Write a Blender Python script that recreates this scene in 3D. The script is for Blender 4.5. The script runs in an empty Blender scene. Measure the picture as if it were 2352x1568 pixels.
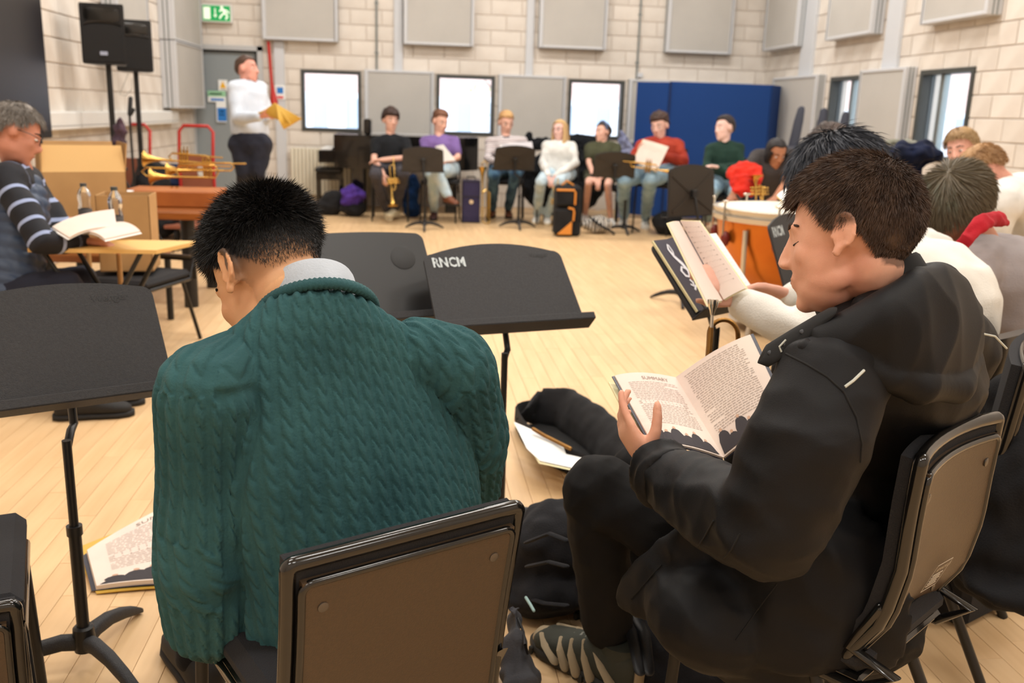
import bpy, math, random
import numpy as np
from mathutils import Vector, Matrix, noise
rnd = random.Random(7)
SC = bpy.context.scene
COL = SC.collection
# ---------------------------------------------------------------- camera
F=2120.; PITCH=math.radians(13.9); AZ=math.radians(6.6); ROLL=math.radians(1.82); H=1.35
def A(*v): return np.array(v,float)
cf=A(math.sin(AZ)*math.cos(PITCH),math.cos(AZ)*math.cos(PITCH),-math.sin(PITCH))
r0=A(math.cos(AZ),-math.sin(AZ),0); u0=np.cross(r0,cf)
cr=r0*math.cos(ROLL)+u0*math.sin(ROLL); cu=u0*math.cos(ROLL)-r0*math.sin(ROLL)
CC=A(0,0,H)
def ray(x,y): return cf+cr*((x-1176)/F)+cu*((784-y)/F)
def P(x,y,d): return CC+ray(x,y)*d
def PY(x,y,Y): v=ray(x,y); return CC+v*(Y/v[1])
def PX(x,y,X): v=ray(x,y); return CC+v*(X/v[0])
def PZ(x,y,z=0.): v=ray(x,y); return CC+v*((z-H)/v[2])
def depth(p): return float((A(*p)-CC)@cf)
def cdir(a,b,c): # direction given as right / up / towards camera, seen from the camera
    v=cr*a+cu*b-cf*c; return v/np.linalg.norm(v)
cam=bpy.data.cameras.new('camera'); co=bpy.data.objects.new('camera',cam); COL.objects.link(co); SC.camera=co
M=Matrix(((cr[0],cu[0],-cf[0],0),(cr[1],cu[1],-cf[1],0),(cr[2],cu[2],-cf[2],H),(0,0,0,1))); co.matrix_world=M
cam.sensor_width=36; cam.lens=F/2352*36; cam.clip_start=.05
cam.dof.use_dof=True; cam.dof.focus_distance=1.66; cam.dof.aperture_fstop=4.6
# ---------------------------------------------------------------- world, light, exposure
W=bpy.data.worlds.new('sky'); SC.world=W; W.use_nodes=True
bg=W.node_tree.nodes['Background']; bg.inputs[0].default_value=(.80,.90,1,1); bg.inputs[1].default_value=4.5
SC.view_settings.view_transform='Standard'; SC.view_settings.look='None'; SC.view_settings.exposure=0.0; SC.view_settings.gamma=1
SC.cycles.use_denoising=True; SC.cycles.max_bounces=6; SC.cycles.diffuse_bounces=4; SC.cycles.glossy_bounces=3; SC.cycles.transmission_bounces=6; SC.cycles.transparent_max_bounces=8
SC.cycles.sample_clamp_indirect=6; SC.cycles.caustics_reflective=False; SC.cycles.caustics_refractive=False
XL,XR,YB,YF,ZC=-2.96,5.15,13.5,-3.0,4.6
LAMPS=[(x,y) for x in (-1.4,1.1,3.6) for y in (-1.3,1.8,4.9,8.0,11.1)]
for x,y in LAMPS:
    l=bpy.data.lights.new('lamp_light','AREA'); l.shape='RECTANGLE'; l.size=1.3; l.size_y=.5; l.energy=(40 if y<3 else 56); l.color=(1.,.985,.955)
    o=bpy.data.objects.new('lamp_light',l); COL.objects.link(o); o.location=(x,y,ZC-.10)
# ---------------------------------------------------------------- materials
MATS={}
def lin(c):
    return tuple(((v/255)/12.92 if v/255<=.04045 else ((v/255+.055)/1.055)**2.4) for v in c)
def mat(name,c,rough=.6,metal=0,c2=None,ns=20,bump=0,bs=60,spec=.5,trans=0,sheen=0,coat=0,emit=0,stretch=None,rndm=0,alpha=1,isl=0,thr=None,det=3,ior=1.45):
    if name in MATS: return MATS[name]
    m=bpy.data.materials.new(name); m.use_nodes=True; nt=m.node_tree; N=nt.nodes; L=nt.links
    b=N['Principled BSDF']; c=lin(c)+(1,)
    b.inputs['Base Color'].default_value=c; b.inputs['Roughness'].default_value=rough; b.inputs['Metallic'].default_value=metal
    b.inputs['Specular IOR Level'].default_value=spec; b.inputs['Transmission Weight'].default_value=trans; b.inputs['IOR'].default_value=ior
    b.inputs['Sheen Weight'].default_value=sheen; b.inputs['Coat Weight'].default_value=coat; b.inputs['Alpha'].default_value=alpha
    if emit: b.inputs['Emission Color'].default_value=c; b.inputs['Emission Strength'].default_value=emit
    tc=N.new('ShaderNodeTexCoord'); src=tc.outputs['Object']
    if stretch:
        mp=N.new('ShaderNodeMapping'); mp.inputs['Scale'].default_value=stretch; L.new(src,mp.inputs[0]); src=mp.outputs[0]
    col=None
    if c2 is not None:
        n=N.new('ShaderNodeTexNoise'); n.inputs['Scale'].default_value=ns; n.inputs['Detail'].default_value=det; L.new(src,n.inputs['Vector'])
        r=N.new('ShaderNodeValToRGB'); lo,hi=thr or (.35,.65); r.color_ramp.elements[0].position=lo; r.color_ramp.elements[1].position=hi
        r.color_ramp.elements[0].color=c; r.color_ramp.elements[1].color=lin(c2)+(1,); L.new(n.outputs['Fac'],r.inputs[0]); col=r.outputs[0]
    if rndm:
        oi=N.new('ShaderNodeObjectInfo'); g=N.new('ShaderNodeNewGeometry'); ad=N.new('ShaderNodeMath'); ad.operation='ADD'
        L.new(oi.outputs['Random'],ad.inputs[0]); L.new(g.outputs['Random Per Island'],ad.inputs[1])
        fr=N.new('ShaderNodeMath'); fr.operation='FRACT'; L.new(ad.outputs[0],fr.inputs[0])
        mr=N.new('ShaderNodeMapRange'); mr.inputs['To Min'].default_value=1-rndm; mr.inputs['To Max'].default_value=1+rndm; L.new(fr.outputs[0],mr.inputs[0])
        hs=N.new('ShaderNodeHueSaturation'); L.new(mr.outputs[0],hs.inputs['Value'])
        if col is not None: L.new(col,hs.inputs['Color'])
        else: hs.inputs['Color'].default_value=c
        col=hs.outputs[0]
    if col is not None: L.new(col,b.inputs['Base Color'])
    if bump:
        n2=N.new('ShaderNodeTexNoise'); n2.inputs['Scale'].default_value=bs; n2.inputs['Detail'].default_value=3; L.new(src,n2.inputs['Vector'])
        bp=N.new('ShaderNodeBump'); bp.inputs['Strength'].default_value=bump; bp.inputs['Distance'].default_value=.004
        L.new(n2.outputs['Fac'],bp.inputs['Height']); L.new(bp.outputs[0],b.inputs['Normal'])
    MATS[name]=m; return m
def band_mat(name,bands,axis=2,rough=.8,bump=.3):
    """bands: (period, [(fraction, colour)...]) flat constant stripes along an attribute 'u' stored on the mesh"""
    m=bpy.data.materials.new(name); m.use_nodes=True; N=m.node_tree.nodes; L=m.node_tree.links; b=N['Principled BSDF']
    at=N.new('ShaderNodeAttribute'); at.attribute_name='u'; dv=N.new('ShaderNodeMath'); dv.operation='DIVIDE'; dv.inputs[1].default_value=bands[0]
    L.new(at.outputs['Fac'],dv.inputs[0]); fr=N.new('ShaderNodeMath'); fr.operation='FRACT'; L.new(dv.outputs[0],fr.inputs[0])
    r=N.new('ShaderNodeValToRGB'); r.color_ramp.interpolation='CONSTANT'; es=r.color_ramp.elements
    for i,(f,c) in enumerate(bands[1]):
        e=es[i] if i<len(es) and i<2 else es.new(f); e.position=f; e.color=lin(c)+(1,)
    L.new(fr.outputs[0],r.inputs[0]); L.new(r.outputs[0],b.inputs['Base Color']); b.inputs['Roughness'].default_value=rough
    n2=N.new('ShaderNodeTexNoise'); n2.inputs['Scale'].default_value=260; bp=N.new('ShaderNodeBump'); bp.inputs['Strength'].default_value=bump; bp.inputs['Distance'].default_value=.003
    L.new(n2.outputs['Fac'],bp.inputs['Height']); L.new(bp.outputs[0],b.inputs['Normal']); return m
# ---------------------------------------------------------------- mesh helpers
def nrm(v): v=np.asarray(v,float); return v/(np.linalg.norm(v)+1e-12)
def frame(d,up=(0,0,1)):
    d=nrm(d); up=np.asarray(up,float); s=np.cross(d,up)
    if np.linalg.norm(s)<1e-4: s=np.cross(d,(1,0,0))
    s=nrm(s); return s,nrm(np.cross(s,d)),d   # side, up, dir
def Rz(a): c,s=math.cos(a),math.sin(a); return np.array([[c,-s,0],[s,c,0],[0,0,1.]])
def Rx(a): c,s=math.cos(a),math.sin(a); return np.array([[1,0,0],[0,c,-s],[0,s,c.real]])
class B:
    def __init__(s): s.v=[]; s.f=[]; s.m=[]; s.n=0
    def add(s,v,f,mi=0):
        v=np.asarray(v,float); s.v.append(v); s.f+= [tuple(i+s.n for i in q) for q in f]; s.m+=[mi]*len(f); s.n+=len(v); return s
    def box(s,c,size,R=None,b=0.,mi=0):
        hx,hy,hz=[x/2 for x in size]; c=np.asarray(c,float)
        if b<=0:
            v=[(x,y,z) for x in(-hx,hx) for y in(-hy,hy) for z in(-hz,hz)]
            f=[(0,1,3,2),(4,6,7,5),(0,4,5,1),(2,3,7,6),(0,2,6,4),(1,5,7,3)]
        else:
            b=min(b,hx*.9,hy*.9,hz*.9); v=[];idx={}
            for sx in(-1,1):
                for sy in(-1,1):
                    for sz in(-1,1):
                        for k in range(3):
                            q=[sx*(hx-b),sy*(hy-b),sz*(hz-b)]; q[k]=(sx*hx,sy*hy,sz*hz)[k]; idx[(sx,sy,sz,k)]=len(v); v.append(q)
            f=[]
            g=idx.get
            for s1 in(-1,1):
                f.append(tuple(g((s1,a,c_,0)) for a,c_ in((-1,-1),(1,-1),(1,1),(-1,1)))[::s1])
                f.append(tuple(g((a,s1,c_,1)) for a,c_ in((-1,-1),(1,-1),(1,1),(-1,1)))[::-s1])
                f.append(tuple(g((a,c_,s1,2)) for a,c_ in((-1,-1),(1,-1),(1,1),(-1,1)))[::s1])
            for a in(-1,1):
                for c_ in(-1,1):
                    f.append((g((a,c_,-1,0)),g((a,c_,1,0)),g((a,c_,1,1)),g((a,c_,-1,1)))[::a*c_])
                    f.append((g((a,-1,c_,0)),g((a,-1,c_,2)),g((a,1,c_,2)),g((a,1,c_,0)))[::a*c_])
                    f.append((g((-1,a,c_,1)),g((1,a,c_,1)),g((1,a,c_,2)),g((-1,a,c_,2)))[::a*c_])
            for a in(-1,1):
                for c_ in(-1,1):
                    for e in(-1,1): f.append((g((a,c_,e,0)),g((a,c_,e,1)),g((a,c_,e,2)))[::a*c_*e])
        v=np.array(v,float)
        if R is not None: v=v@np.asarray(R).T
        return s.add(v+c,f,mi)
    def bar(s,p,q,w,h,up=(0,0,1),b=0,mi=0):
        p=A(*p);q=A(*q); sd,u,d=frame(q-p,up); R=np.array([sd,d,u]).T
        return s.box((p+q)/2,(w,np.linalg.norm(q-p),h),R,b,mi)
    def loft(s,secs,n=16,cap=True,mi=0,power=2.,closed=False):
        """secs: (centre, vecA, vecB)"""
        t=np.arange(n)*2*math.pi/n; ct,st=np.cos(t),np.sin(t)
        if power!=2: ct=np.sign(ct)*abs(ct)**(2/power); st=np.sign(st)*abs(st)**(2/power)
        v=[];k=len(secs)
        for c,a,b in secs: v.append(np.asarray(c)+np.outer(ct,a)+np.outer(st,b))
        v=np.concatenate(v); f=[]
        for i in range(k-1+(1 if closed else 0)):
            a0=i*n;b0=((i+1)%k)*n
            for j in range(n): f.append((a0+j,a0+(j+1)%n,b0+(j+1)%n,b0+j))
        if cap and not closed: f.append(tuple(range(n))[::-1]); f.append(tuple(range((k-1)*n,k*n)))
        return s.add(v,f,mi)
    def tube(s,pts,r,n=10,round_=False,mi=0,flat=1.,up=None,closed=False):
        pts=[np.asarray(p,float) for p in pts]; k=len(pts)
        rs=r if hasattr(r,'__len__') else [r]*k
        secs=[]; prev=None
        for i,p in enumerate(pts):
            if closed: d=nrm(pts[(i+1)%k]-pts[i-1])
            else: d=nrm(pts[min(i+1,k-1)]-pts[max(i-1,0)])
            if prev is None:
                a,b,_=frame(d,up if up is not None else (0,0,1))
            else:
                a=nrm(prev-d*(prev@d)); b=np.cross(a,d)
            prev=a; secs.append((p,a*rs[i],b*rs[i]*flat,d))
        if round_ and not closed:
            out=[]
            c,a,b,d=secs[0]; R0=rs[0]
            for th in(80,55,28): out.append((c-d*R0*math.sin(math.radians(th)),a*math.cos(math.radians(th)),b*math.cos(math.radians(th))))
            out+=[x[:3] for x in secs]; c,a,b,d=secs[-1]; R1=rs[-1]
            for th in(28,55,80): out.append((c+d*R1*math.sin(math.radians(th)),a*math.cos(math.radians(th)),b*math.cos(math.radians(th))))
            return s.loft(out,n,mi=mi)
        return s.loft([x[:3] for x in secs],n,mi=mi,closed=closed)
    def cyl(s,p,q,r,r2=None,n=14,mi=0): return s.tube([p,q],[r,r if r2 is None else r2],n,mi=mi)
    def cap(s,p,q,r,r2=None,n=12,mi=0): return s.tube([p,q],[r,r if r2 is None else r2],n,True,mi)
    def ell(s,c,rad,R=None,n=16,m=10,mi=0):
        v=[(0,0,-1)]+[(math.cos(2*math.pi*j/n)*math.sin(math.pi*i/m),math.sin(2*math.pi*j/n)*math.sin(math.pi*i/m),-math.cos(math.pi*i/m)) for i in range(1,m) for j in range(n)]+[(0,0,1)]
        f=[(0,1+(j+1)%n,1+j) for j in range(n)]
        for i in range(m-2):
            for j in range(n): f.append((1+i*n+j,1+i*n+(j+1)%n,1+(i+1)*n+(j+1)%n,1+(i+1)*n+j))
        e=1+(m-1)*n; f+=[(e,1+(m-2)*n+j,1+(m-2)*n+(j+1)%n) for j in range(n)]
        v=np.array(v)*np.array(rad)
        if R is not None: v=v@np.asarray(R).T
        return s.add(v+np.asarray(c),f,mi)
    def lathe(s,c,prof,axis=(0,0,1),n=20,mi=0,cap=True):
        a,b,d=frame(axis,(0,1,0) if abs(nrm(axis)[2])>.9 else (0,0,1)); c=np.asarray(c,float)
        return s.loft([(c+d*h,a*r,b*r) for r,h in prof],n,cap=cap,mi=mi)
    def slab(s,poly,o,ex,ey,t,mi=0,mi2=None):
        """flat polygon (local 2D) extruded by t along ex x ey (towards -normal)"""
        o=np.asarray(o,float);ex=np.asarray(ex,float);ey=np.asarray(ey,float);nn=np.cross(ex,ey); k=len(poly)
        fr=np.array([o+ex*x+ey*y for x,y in poly]); v=np.concatenate([fr,fr-nn*t])
        s.add(v,[tuple(range(k))]+[(i,k+i,k+(i+1)%k,(i+1)%k) for i in range(k)],mi)
        return s.add(fr-nn*t,[tuple(range(k))[::-1]],mi if mi2 is None else mi2)
    def mesh(s,name,mats,off=(0,0,0),smooth=True,ang=40):
        me=bpy.data.meshes.new(name); v=np.concatenate(s.v)-np.asarray(off,float)
        me.from_pydata(v.tolist(),[],s.f)
        for m in (mats if isinstance(mats,(list,tuple)) else [mats]): me.materials.append(m)
        if any(s.m): me.polygons.foreach_set('material_index',s.m)
        if smooth: smooth_mesh(me,ang)
        me.update(); return me
    def obj(s,name,mats,parent=None,smooth=True,ang=40,**kw):
        off=ORG[parent.name] if parent is not None else A(0,0,0)
        return link(name,s.mesh(name,mats,off,smooth,ang),parent,**kw)
def smooth_mesh(me,ang=40):
    me.polygons.foreach_set('use_smooth',[True]*len(me.polygons))
    if ang<179: me.set_sharp_from_angle(angle=math.radians(ang))
ORG={}
def link(name,me,parent=None,label=None,kind=None,cat=None,group=None):
    o=bpy.data.objects.new(name,me); COL.objects.link(o)
    if parent is not None: o.parent=parent; ORG[o.name]=ORG[parent.name]
    else: ORG[o.name]=A(0,0,0)
    tag(o,label,cat,group,kind); return o
def tag(o,label=None,cat=None,group=None,kind=None):
    if label: o['label']=label
    if cat: o['category']=cat
    if group: o['group']=group
    if kind: o['kind']=kind
    return o
def thing(name,label,cat,loc,group=None):
    o=bpy.data.objects.new(name,None); COL.objects.link(o); o.location=tuple(loc); o.empty_display_size=.05; ORG[o.name]=A(*loc)
    return tag(o,label,cat,group)
def solo(b,name,mats,label,cat,group=None,smooth=True,ang=40,kind=None):
    """thing that is one mesh; origin at its base"""
    v=np.concatenate(b.v); c=(v.min(0)+v.max(0))/2; c[2]=v[:,2].min()
    o=bpy.data.objects.new(name,b.mesh(name,mats,c,smooth,ang)); COL.objects.link(o); o.location=tuple(c); ORG[o.name]=c
    return tag(o,label,cat,group,kind)
def struct(b,name,mats,smooth=False,parent=None): return b.obj(name,mats,parent,smooth,kind='structure' if parent is None else None)
def text(s,o,ex,ey,size,m,parent,name='lettering',t=.0008,align='LEFT',bold=0.,shear=0):
    cu_=bpy.data.curves.new('tmp','FONT'); cu_.body=s; cu_.size=size; cu_.extrude=0; cu_.offset=bold; cu_.align_x=align; cu_.shear=shear; cu_.resolution_u=2; cu_.fill_mode='FRONT'
    ob=bpy.data.objects.new('tmp',cu_); COL.objects.link(ob); dg=bpy.context.evaluated_depsgraph_get(); me=bpy.data.meshes.new_from_object(ob.evaluated_get(dg))
    bpy.data.objects.remove(ob); bpy.data.curves.remove(cu_)
    n=len(me.vertices); co_=np.empty(n*3); me.vertices.foreach_get('co',co_); co_=co_.reshape(-1,3)
    nn=np.cross(ex,ey); w=np.asarray(o)+np.outer(co_[:,0],ex)+np.outer(co_[:,1],ey)+nn*t-ORG[parent.name]
    me.vertices.foreach_set('co',w.ravel()); me.materials.clear(); me.materials.append(m); me.update()
    return link(name,me,parent)
# ---------------------------------------------------------------- room shell
m_mortar=mat('mortar joint',(204,192,180),.95)
m_block=mat('pale concrete block',(224,217,208),.92,c2=(212,203,193),ns=3,bump=.5,bs=120,rndm=.05)
m_steel=mat('grey painted steel strip',(200,203,208),.55)
m_ceil=mat('ceiling paint',(215,212,205),.9)
def blockwall(name,o,ex,L,nrmv,holes,vis,seed,zmax=4.6):
    """o corner on the floor, ex along, nrmv into the room; holes in (along,z) boxes; vis(a,z) -> wanted as single blocks"""
    rr=random.Random(seed); o=A(*o);ex=A(*ex);nv=A(*nrmv)
    # mortar sheet with real openings
    xs=sorted({0,L,*[h[0] for h in holes],*[h[1] for h in holes]}); zs=sorted({0,zmax,*[h[2] for h in holes],*[h[3] for h in holes]})
    w=B()
    for i in range(len(xs)-1):
        for j in range(len(zs)-1):
            cx,cz=(xs[i]+xs[i+1])/2,(zs[j]+zs[j+1])/2
            if any(h[0]<cx<h[1] and h[2]<cz<h[3] for h in holes): continue
            c=o+ex*cx+A(0,0,cz)-nv*.10; w.box(c,(abs(ex[0])*(xs[i+1]-xs[i])+abs(nv[0])*.2,abs(ex[1])*(xs[i+1]-xs[i])+abs(nv[1])*.2,zs[j+1]-zs[j]))
    root=struct(w,name,m_mortar)
    ch=.2045;bl=.43;g=.010
    cells=[]
    for r in range(int(zmax/ch)+1):
        z0=r*ch;x=-(r%2)*bl/2
        while x<L:
            a0,a1=max(x,0)+g/2,min(x+bl,L)-g/2; b0,b1=z0+g/2,min(z0+ch,zmax)-g/2; x+=bl
            if a1-a0<.02 or b1-b0<.02: continue
            segs=[(a0,a1,b0,b1)]
            for h in holes:
                ns=[]
                for (p,q,s_,t_) in segs:
                    if q<=h[0] or p>=h[1] or t_<=h[2] or s_>=h[3]: ns.append((p,q,s_,t_)); continue
                    if p<h[0]: ns.append((p,h[0],s_,t_))
                    if q>h[1]: ns.append((h[1],q,s_,t_))
                    pp,qq=max(p,h[0]),min(q,h[1])
                    if s_<h[2]: ns.append((pp,qq,s_,h[2]))
                    if t_>h[3]: ns.append((pp,qq,h[3],t_))
                segs=ns
            cells+=[c for c in segs if c[1]-c[0]>.02 and c[3]-c[2]>.02]
    single=[c for c in cells if vis((c[0]+c[1])/2,(c[2]+c[3])/2)][:295]; ss=set(single)
    cache={}
    def geo(b,c,off):
        d=.012+rr.uniform(-.0015,.0015); cen=o+ex*(c[0]+c[1])/2+A(0,0,(c[2]+c[3])/2)+nv*(d/2-.002)-off
        b.box(cen,(abs(ex[0])*(c[1]-c[0])+abs(nv[0])*d,abs(ex[1])*(c[1]-c[0])+abs(nv[1])*d,c[3]-c[2]),b=.0045)
    for c in single:
        k=(round(c[1]-c[0],3),round(c[3]-c[2],3)); cen=o+ex*(c[0]+c[1])/2+A(0,0,(c[2]+c[3])/2)
        if k not in cache: b=B(); geo(b,c,cen); cache[k]=b.mesh('block',m_block,smooth=False)
        q=bpy.data.objects.new('block',cache[k]); COL.objects.link(q); q.parent=root; q.location=tuple(cen+nv*rr.uniform(0,.003))
    rest=B()
    for c in cells:
        if c not in ss: geo(rest,c,A(0,0,0))
    if rest.n: rest.obj('distant_blocks',m_block,root,False,kind='stuff')
    return root
WT,WB_=1.84,1.02
bwin=[(-1.49,-.67),(.38,1.20),(2.26,3.07)]
door=(-2.93,-2.07,0,2.055)
blockwall('wall_back',(XL,YB,0),(1,0,0),XR-XL,(0,-1,0),[(a-XL,b-XL,WB_,WT) for a,b in bwin]+[(door[0]-XL,door[1]-XL,0,2.055)],lambda a,z:(1.83<z<2.95) or (a+XL<-.6 and z<1.9 and z>.1 and a>.8) or (z<1.1 and z>.75 and a<3.5),3)
rwin=[(8.27,9.19),(10.35,11.25)]
blockwall('wall_right',(XR,YF,0),(0,1,0),YB-YF,(-1,0,0),[(a-YF,b-YF,WB_,1.89) for a,b in rwin],lambda a,z:(a+YF>6.2 and .95<z<3.1),4)
blockwall('wall_left',(XL,YF,0),(0,1,0),YB-YF,(1,0,0),[],lambda a,z:(a+YF>7.6 and z<2.9),5)
b=B(); b.box(((XL+XR)/2,YF-.1,ZC/2),(XR-XL+.4,.2,ZC)); struct(b,'wall_front',m_block)
b=B(); b.box(((XL+XR)/2,(YB+YF)/2,ZC+.1),(XR-XL+.4,YB-YF+.4,.2)); struct(b,'ceiling',m_ceil)
# lamps on the ceiling
m_diff=mat('lamp diffuser',(255,244,225),.5,emit=3.5); m_white=mat('white plastic',(225,225,222),.45)
for i,(x,y) in enumerate(LAMPS):
    t=thing('ceiling_lamp','white rectangular ceiling lamp above the rehearsal room','lamp',(x,y,ZC),'ceiling lamps')
    b=B(); b.box((x,y,ZC-.03),(1.4,.6,.06),b=.01); b.obj('housing',m_white,t,False)
    b=B(); b.box((x,y,ZC-.066),(1.3,.5,.01)); b.obj('diffuser',m_diff,t,False)
# floor
def wood_mat(name,c,c2,rv,rough=.32,grain=(60,3,60)):
    m=mat(name,c,rough,c2=c2,ns=1.0,stretch=grain,rndm=rv,bump=.04,bs=2,det=4,thr=(.3,.7),coat=.0,spec=.4); return m
m_floor=wood_mat('beech floor board',(224,190,146),(212,176,131),.05,rough=.42,grain=(26,2.2,26))
m_gap=mat('floor gap',(150,115,78),.8)
b=B(); b.box(((XL+XR)/2,(YB+YF)/2,-.06),(XR-XL,YB-YF,.1)); floor=struct(b,'floor',m_gap)
PW=.074; planks=[]; rr=random.Random(11); ix=0; x=XL
while x<XR-.001:
    x1=min(x+PW,XR); y=YF-rr.uniform(0,.6)
    while y<YB:
        Ln=rr.uniform(.45,1.15); y0,y1=max(y,YF),min(y+Ln,YB); y+=Ln
        if y1-y0>.03: planks.append((x+.0006,x1-.0006,y0+.0006,y1-.0006,rr.uniform(-.0003,.0002)))
    x=x1; ix+=1
def inview(p):
    cx,cy=(p[0]+p[1])/2,(p[2]+p[3])/2; d=depth((cx,cy,0))
    if d<1.6: return 1e9
    q=A(cx,cy,0)-CC; X_=1176+F*(q@cr)/d; Y_=784-F*(q@cu)/d
    return d if -80<X_<2430 and 300<Y_<1660 else 1e9
planks.sort(key=inview); rest=B()
for i,p in enumerate(planks):
    c=((p[0]+p[1])/2,(p[2]+p[3])/2,-.005+p[4])
    if i<295:
        b=B(); b.box((0,0,0),(p[1]-p[0],p[3]-p[2],.010),b=.0007); q=link('plank',b.mesh('plank',m_floor,smooth=False),floor); q.location=c
    else: rest.box(c,(p[1]-p[0],p[3]-p[2],.010))
rest.obj('distant_planks',m_floor,floor,False,kind='stuff')
# baseboards: none seen.  vertical steel strips and service runs
def strip(n,x0,x1,z0,z1,Y=YB,d=.05,m=m_steel,face='back'):
    b=B()
    if face=='back': b.box(((x0+x1)/2,Y-d/2,(z0+z1)/2),(x1-x0,d,z1-z0),b=.004)
    else: b.box((XR-d/2 if face=='right' else XL+d/2,(x0+x1)/2,(z0+z1)/2),(d,x1-x0,z1-z0),b=.004)
    struct(b,'trim_%d'%n,m)
tx=lambda px_,py_: PY(px_,py_,YB)[0]
strip(1,tx(905,60),tx(925,60),WT+.02,ZC); strip(2,tx(1209,60),tx(1226,60),WT+.02,ZC)
strip(3,tx(632,200),tx(655,200),0,2.2); strip(4,tx(1434,60)+.22,tx(1434,60)+.30,1.9,1.96)
ry=lambda px_,py_: PX(px_,py_,XR)[1]
strip(5,ry(1880,60),ry(1852,60),1.93,ZC,face='right'); strip(6,ry(2078,60),ry(2045,60),1.93,ZC,face='right')
# door
m_door=mat('grey door paint',(138,146,150),.45,bump=.05,bs=40); m_frame=mat('grey frame paint',(184,186,188),.5); m_dark=mat('dark aluminium',(52,54,54),.4,metal=.3)
b=B(); b.box((-2.5,YB+.03,1.02),(.86,.045,2.05),b=.003); dr=struct(b,'door_1',m_door)
b=B(); b.box((-2.945,YB-.01,1.04),(.035,.09,2.1)); b.box((-2.03,YB-.01,1.06),(.07,.09,2.12)); b.box((-2.48,YB-.01,2.09),(.97,.09,.06)); b.obj('door_frame',m_frame,dr,False)
b=B(); b.box((-2.085,YB+.0,1.03),(.03,.06,2.05)); b.box((-2.5,YB,2.045),(.86,.06,.025)); b.obj('door_seal',m_dark,dr,False)
m_sw=mat('sign white',(235,238,238),.5); m_sb=mat('sign blue',(40,120,200),.5); m_sy=mat('sign yellow',(235,180,30),.5); m_sg=mat('sign pale green',(150,205,165),.5); m_sr=mat('sign red',(215,60,60),.5)
def sign(px0,py0,px1,py1,marks,label,Y=YB-.005):
    p,q=PY(px0,py0,Y),PY(px1,py1,Y); x0,x1,z0,z1=p[0],q[0],q[2],p[2]; t=thing('wall_sign',label,'sign',((x0+x1)/2,Y,z0))
    b=B(); b.box(((x0+x1)/2,Y,(z0+z1)/2),(x1-x0,.006,z1-z0),b=.001); b.obj('sign_plate',m_sw,t,False)
    for nm,m,k,a,c,d,e in marks:
        b=B(); X0,X1,Z0,Z1=x0+a*(x1-x0),x0+c*(x1-x0),z0+d*(z1-z0),z0+e*(z1-z0)
        if k=='tri': b.slab([(X0,Z0),(X1,Z0),((X0+X1)/2,Z1)],(0,Y-.0045,0),(1,0,0),(0,0,1),.001)
        else: b.box(((X0+X1)/2,Y-.004,(Z0+Z1)/2),(X1-X0,.002,Z1-Z0))
        b.obj(nm,m,t,False)
    return t
m_ink=mat('sign ink',(70,75,80),.6)
sign(501,183,523,209,[('warning_triangle',m_sy,'tri',.15,.85,.25,.9),('text_line',m_ink,'r',.2,.8,.1,.16)],'small white door sign with a yellow warning triangle')
sign(477,208,519,235,[('green_band',m_sg,'r',0,1,.5,1),('blue_text',m_sb,'r',.15,.9,.12,.32),('green_text',m_sw,'r',.1,.8,.66,.8)],'wide door sign, pale green over white with blue lettering',YB-.012)
sign(496,233,521,281,[('blue_band',m_sb,'r',.1,1,.05,.7),('text_line',m_sw,'r',.3,.8,.5,.56),('text_line',m_sw,'r',.3,.8,.35,.4)],'tall blue and white mandatory sign on the grey door',YB-.02)
sign(631,195,656,229,[('blue_disc',m_sb,'r',.2,.8,.42,.85),('red_text',m_sr,'r',.2,.8,.08,.24)],'white notice with blue square and red line beside the door',YB-.06)
# exit sign
m_eg=mat('exit green',(22,150,80),.5,emit=.5); m_ew=mat('exit pale panel',(225,235,215),.5,emit=.6)
p,q=PY(461,8,YB-.1),PY(533,53,YB-.1); x0,x1,z0,z1=p[0],q[0],q[2],p[2]
t=thing('exit_sign','green and white illuminated exit sign with running man above the door','sign',((x0+x1)/2,YB-.05,z0))
b=B(); b.box(((x0+x1)/2,YB-.05,(z0+z1)/2),(x1-x0,.1,z1-z0),b=.006); b.obj('sign_box',m_white,t,False)
W_,H_=x1-x0,z1-z0; fx=lambda u:x0+W_*u; fz=lambda v:z0+H_*v; Yf=YB-.1
b=B(); b.box(((x0+x1)/2,Yf-.002,(z0+z1)/2),(W_*.9,.004,H_*.84)); b.obj('green_panel',m_eg,t,False)
b=B(); b.box((fx(.19),Yf-.005,fz(.5)),(W_*.22,.003,H_*.66)); b.obj('door_symbol',m_ew,t,False)
b=B(); b.box((fx(.46),Yf-.005,fz(.6)),(W_*.035,.003,H_*.34)); b.slab([(fx(.40),fz(.42)),(fx(.46),fz(.26)),(fx(.52),fz(.42))],(0,Yf-.006,0),(1,0,0),(0,0,1),.002); b.obj('arrow_symbol',m_ew,t,False)
b=B()
for a,c in [((.78,.55),(.70,.74)),((.78,.55),(.86,.36)),((.86,.36),(.80,.18)),((.78,.55),(.66,.40)),((.66,.40),(.60,.22)),((.70,.72),(.60,.62)),((.70,.72),(.86,.64)),((.86,.64),(.90,.52))]:
    b.bar((fx(a[0]),Yf-.006,fz(a[1])),(fx(c[0]),Yf-.006,fz(c[1])),.022,.003,(0,1,0))
b.ell((fx(.68),Yf-.006,fz(.83)),(.02,.003,.02),n=10,m=6); b.obj('running_man_symbol',m_ew,t,False)
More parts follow.
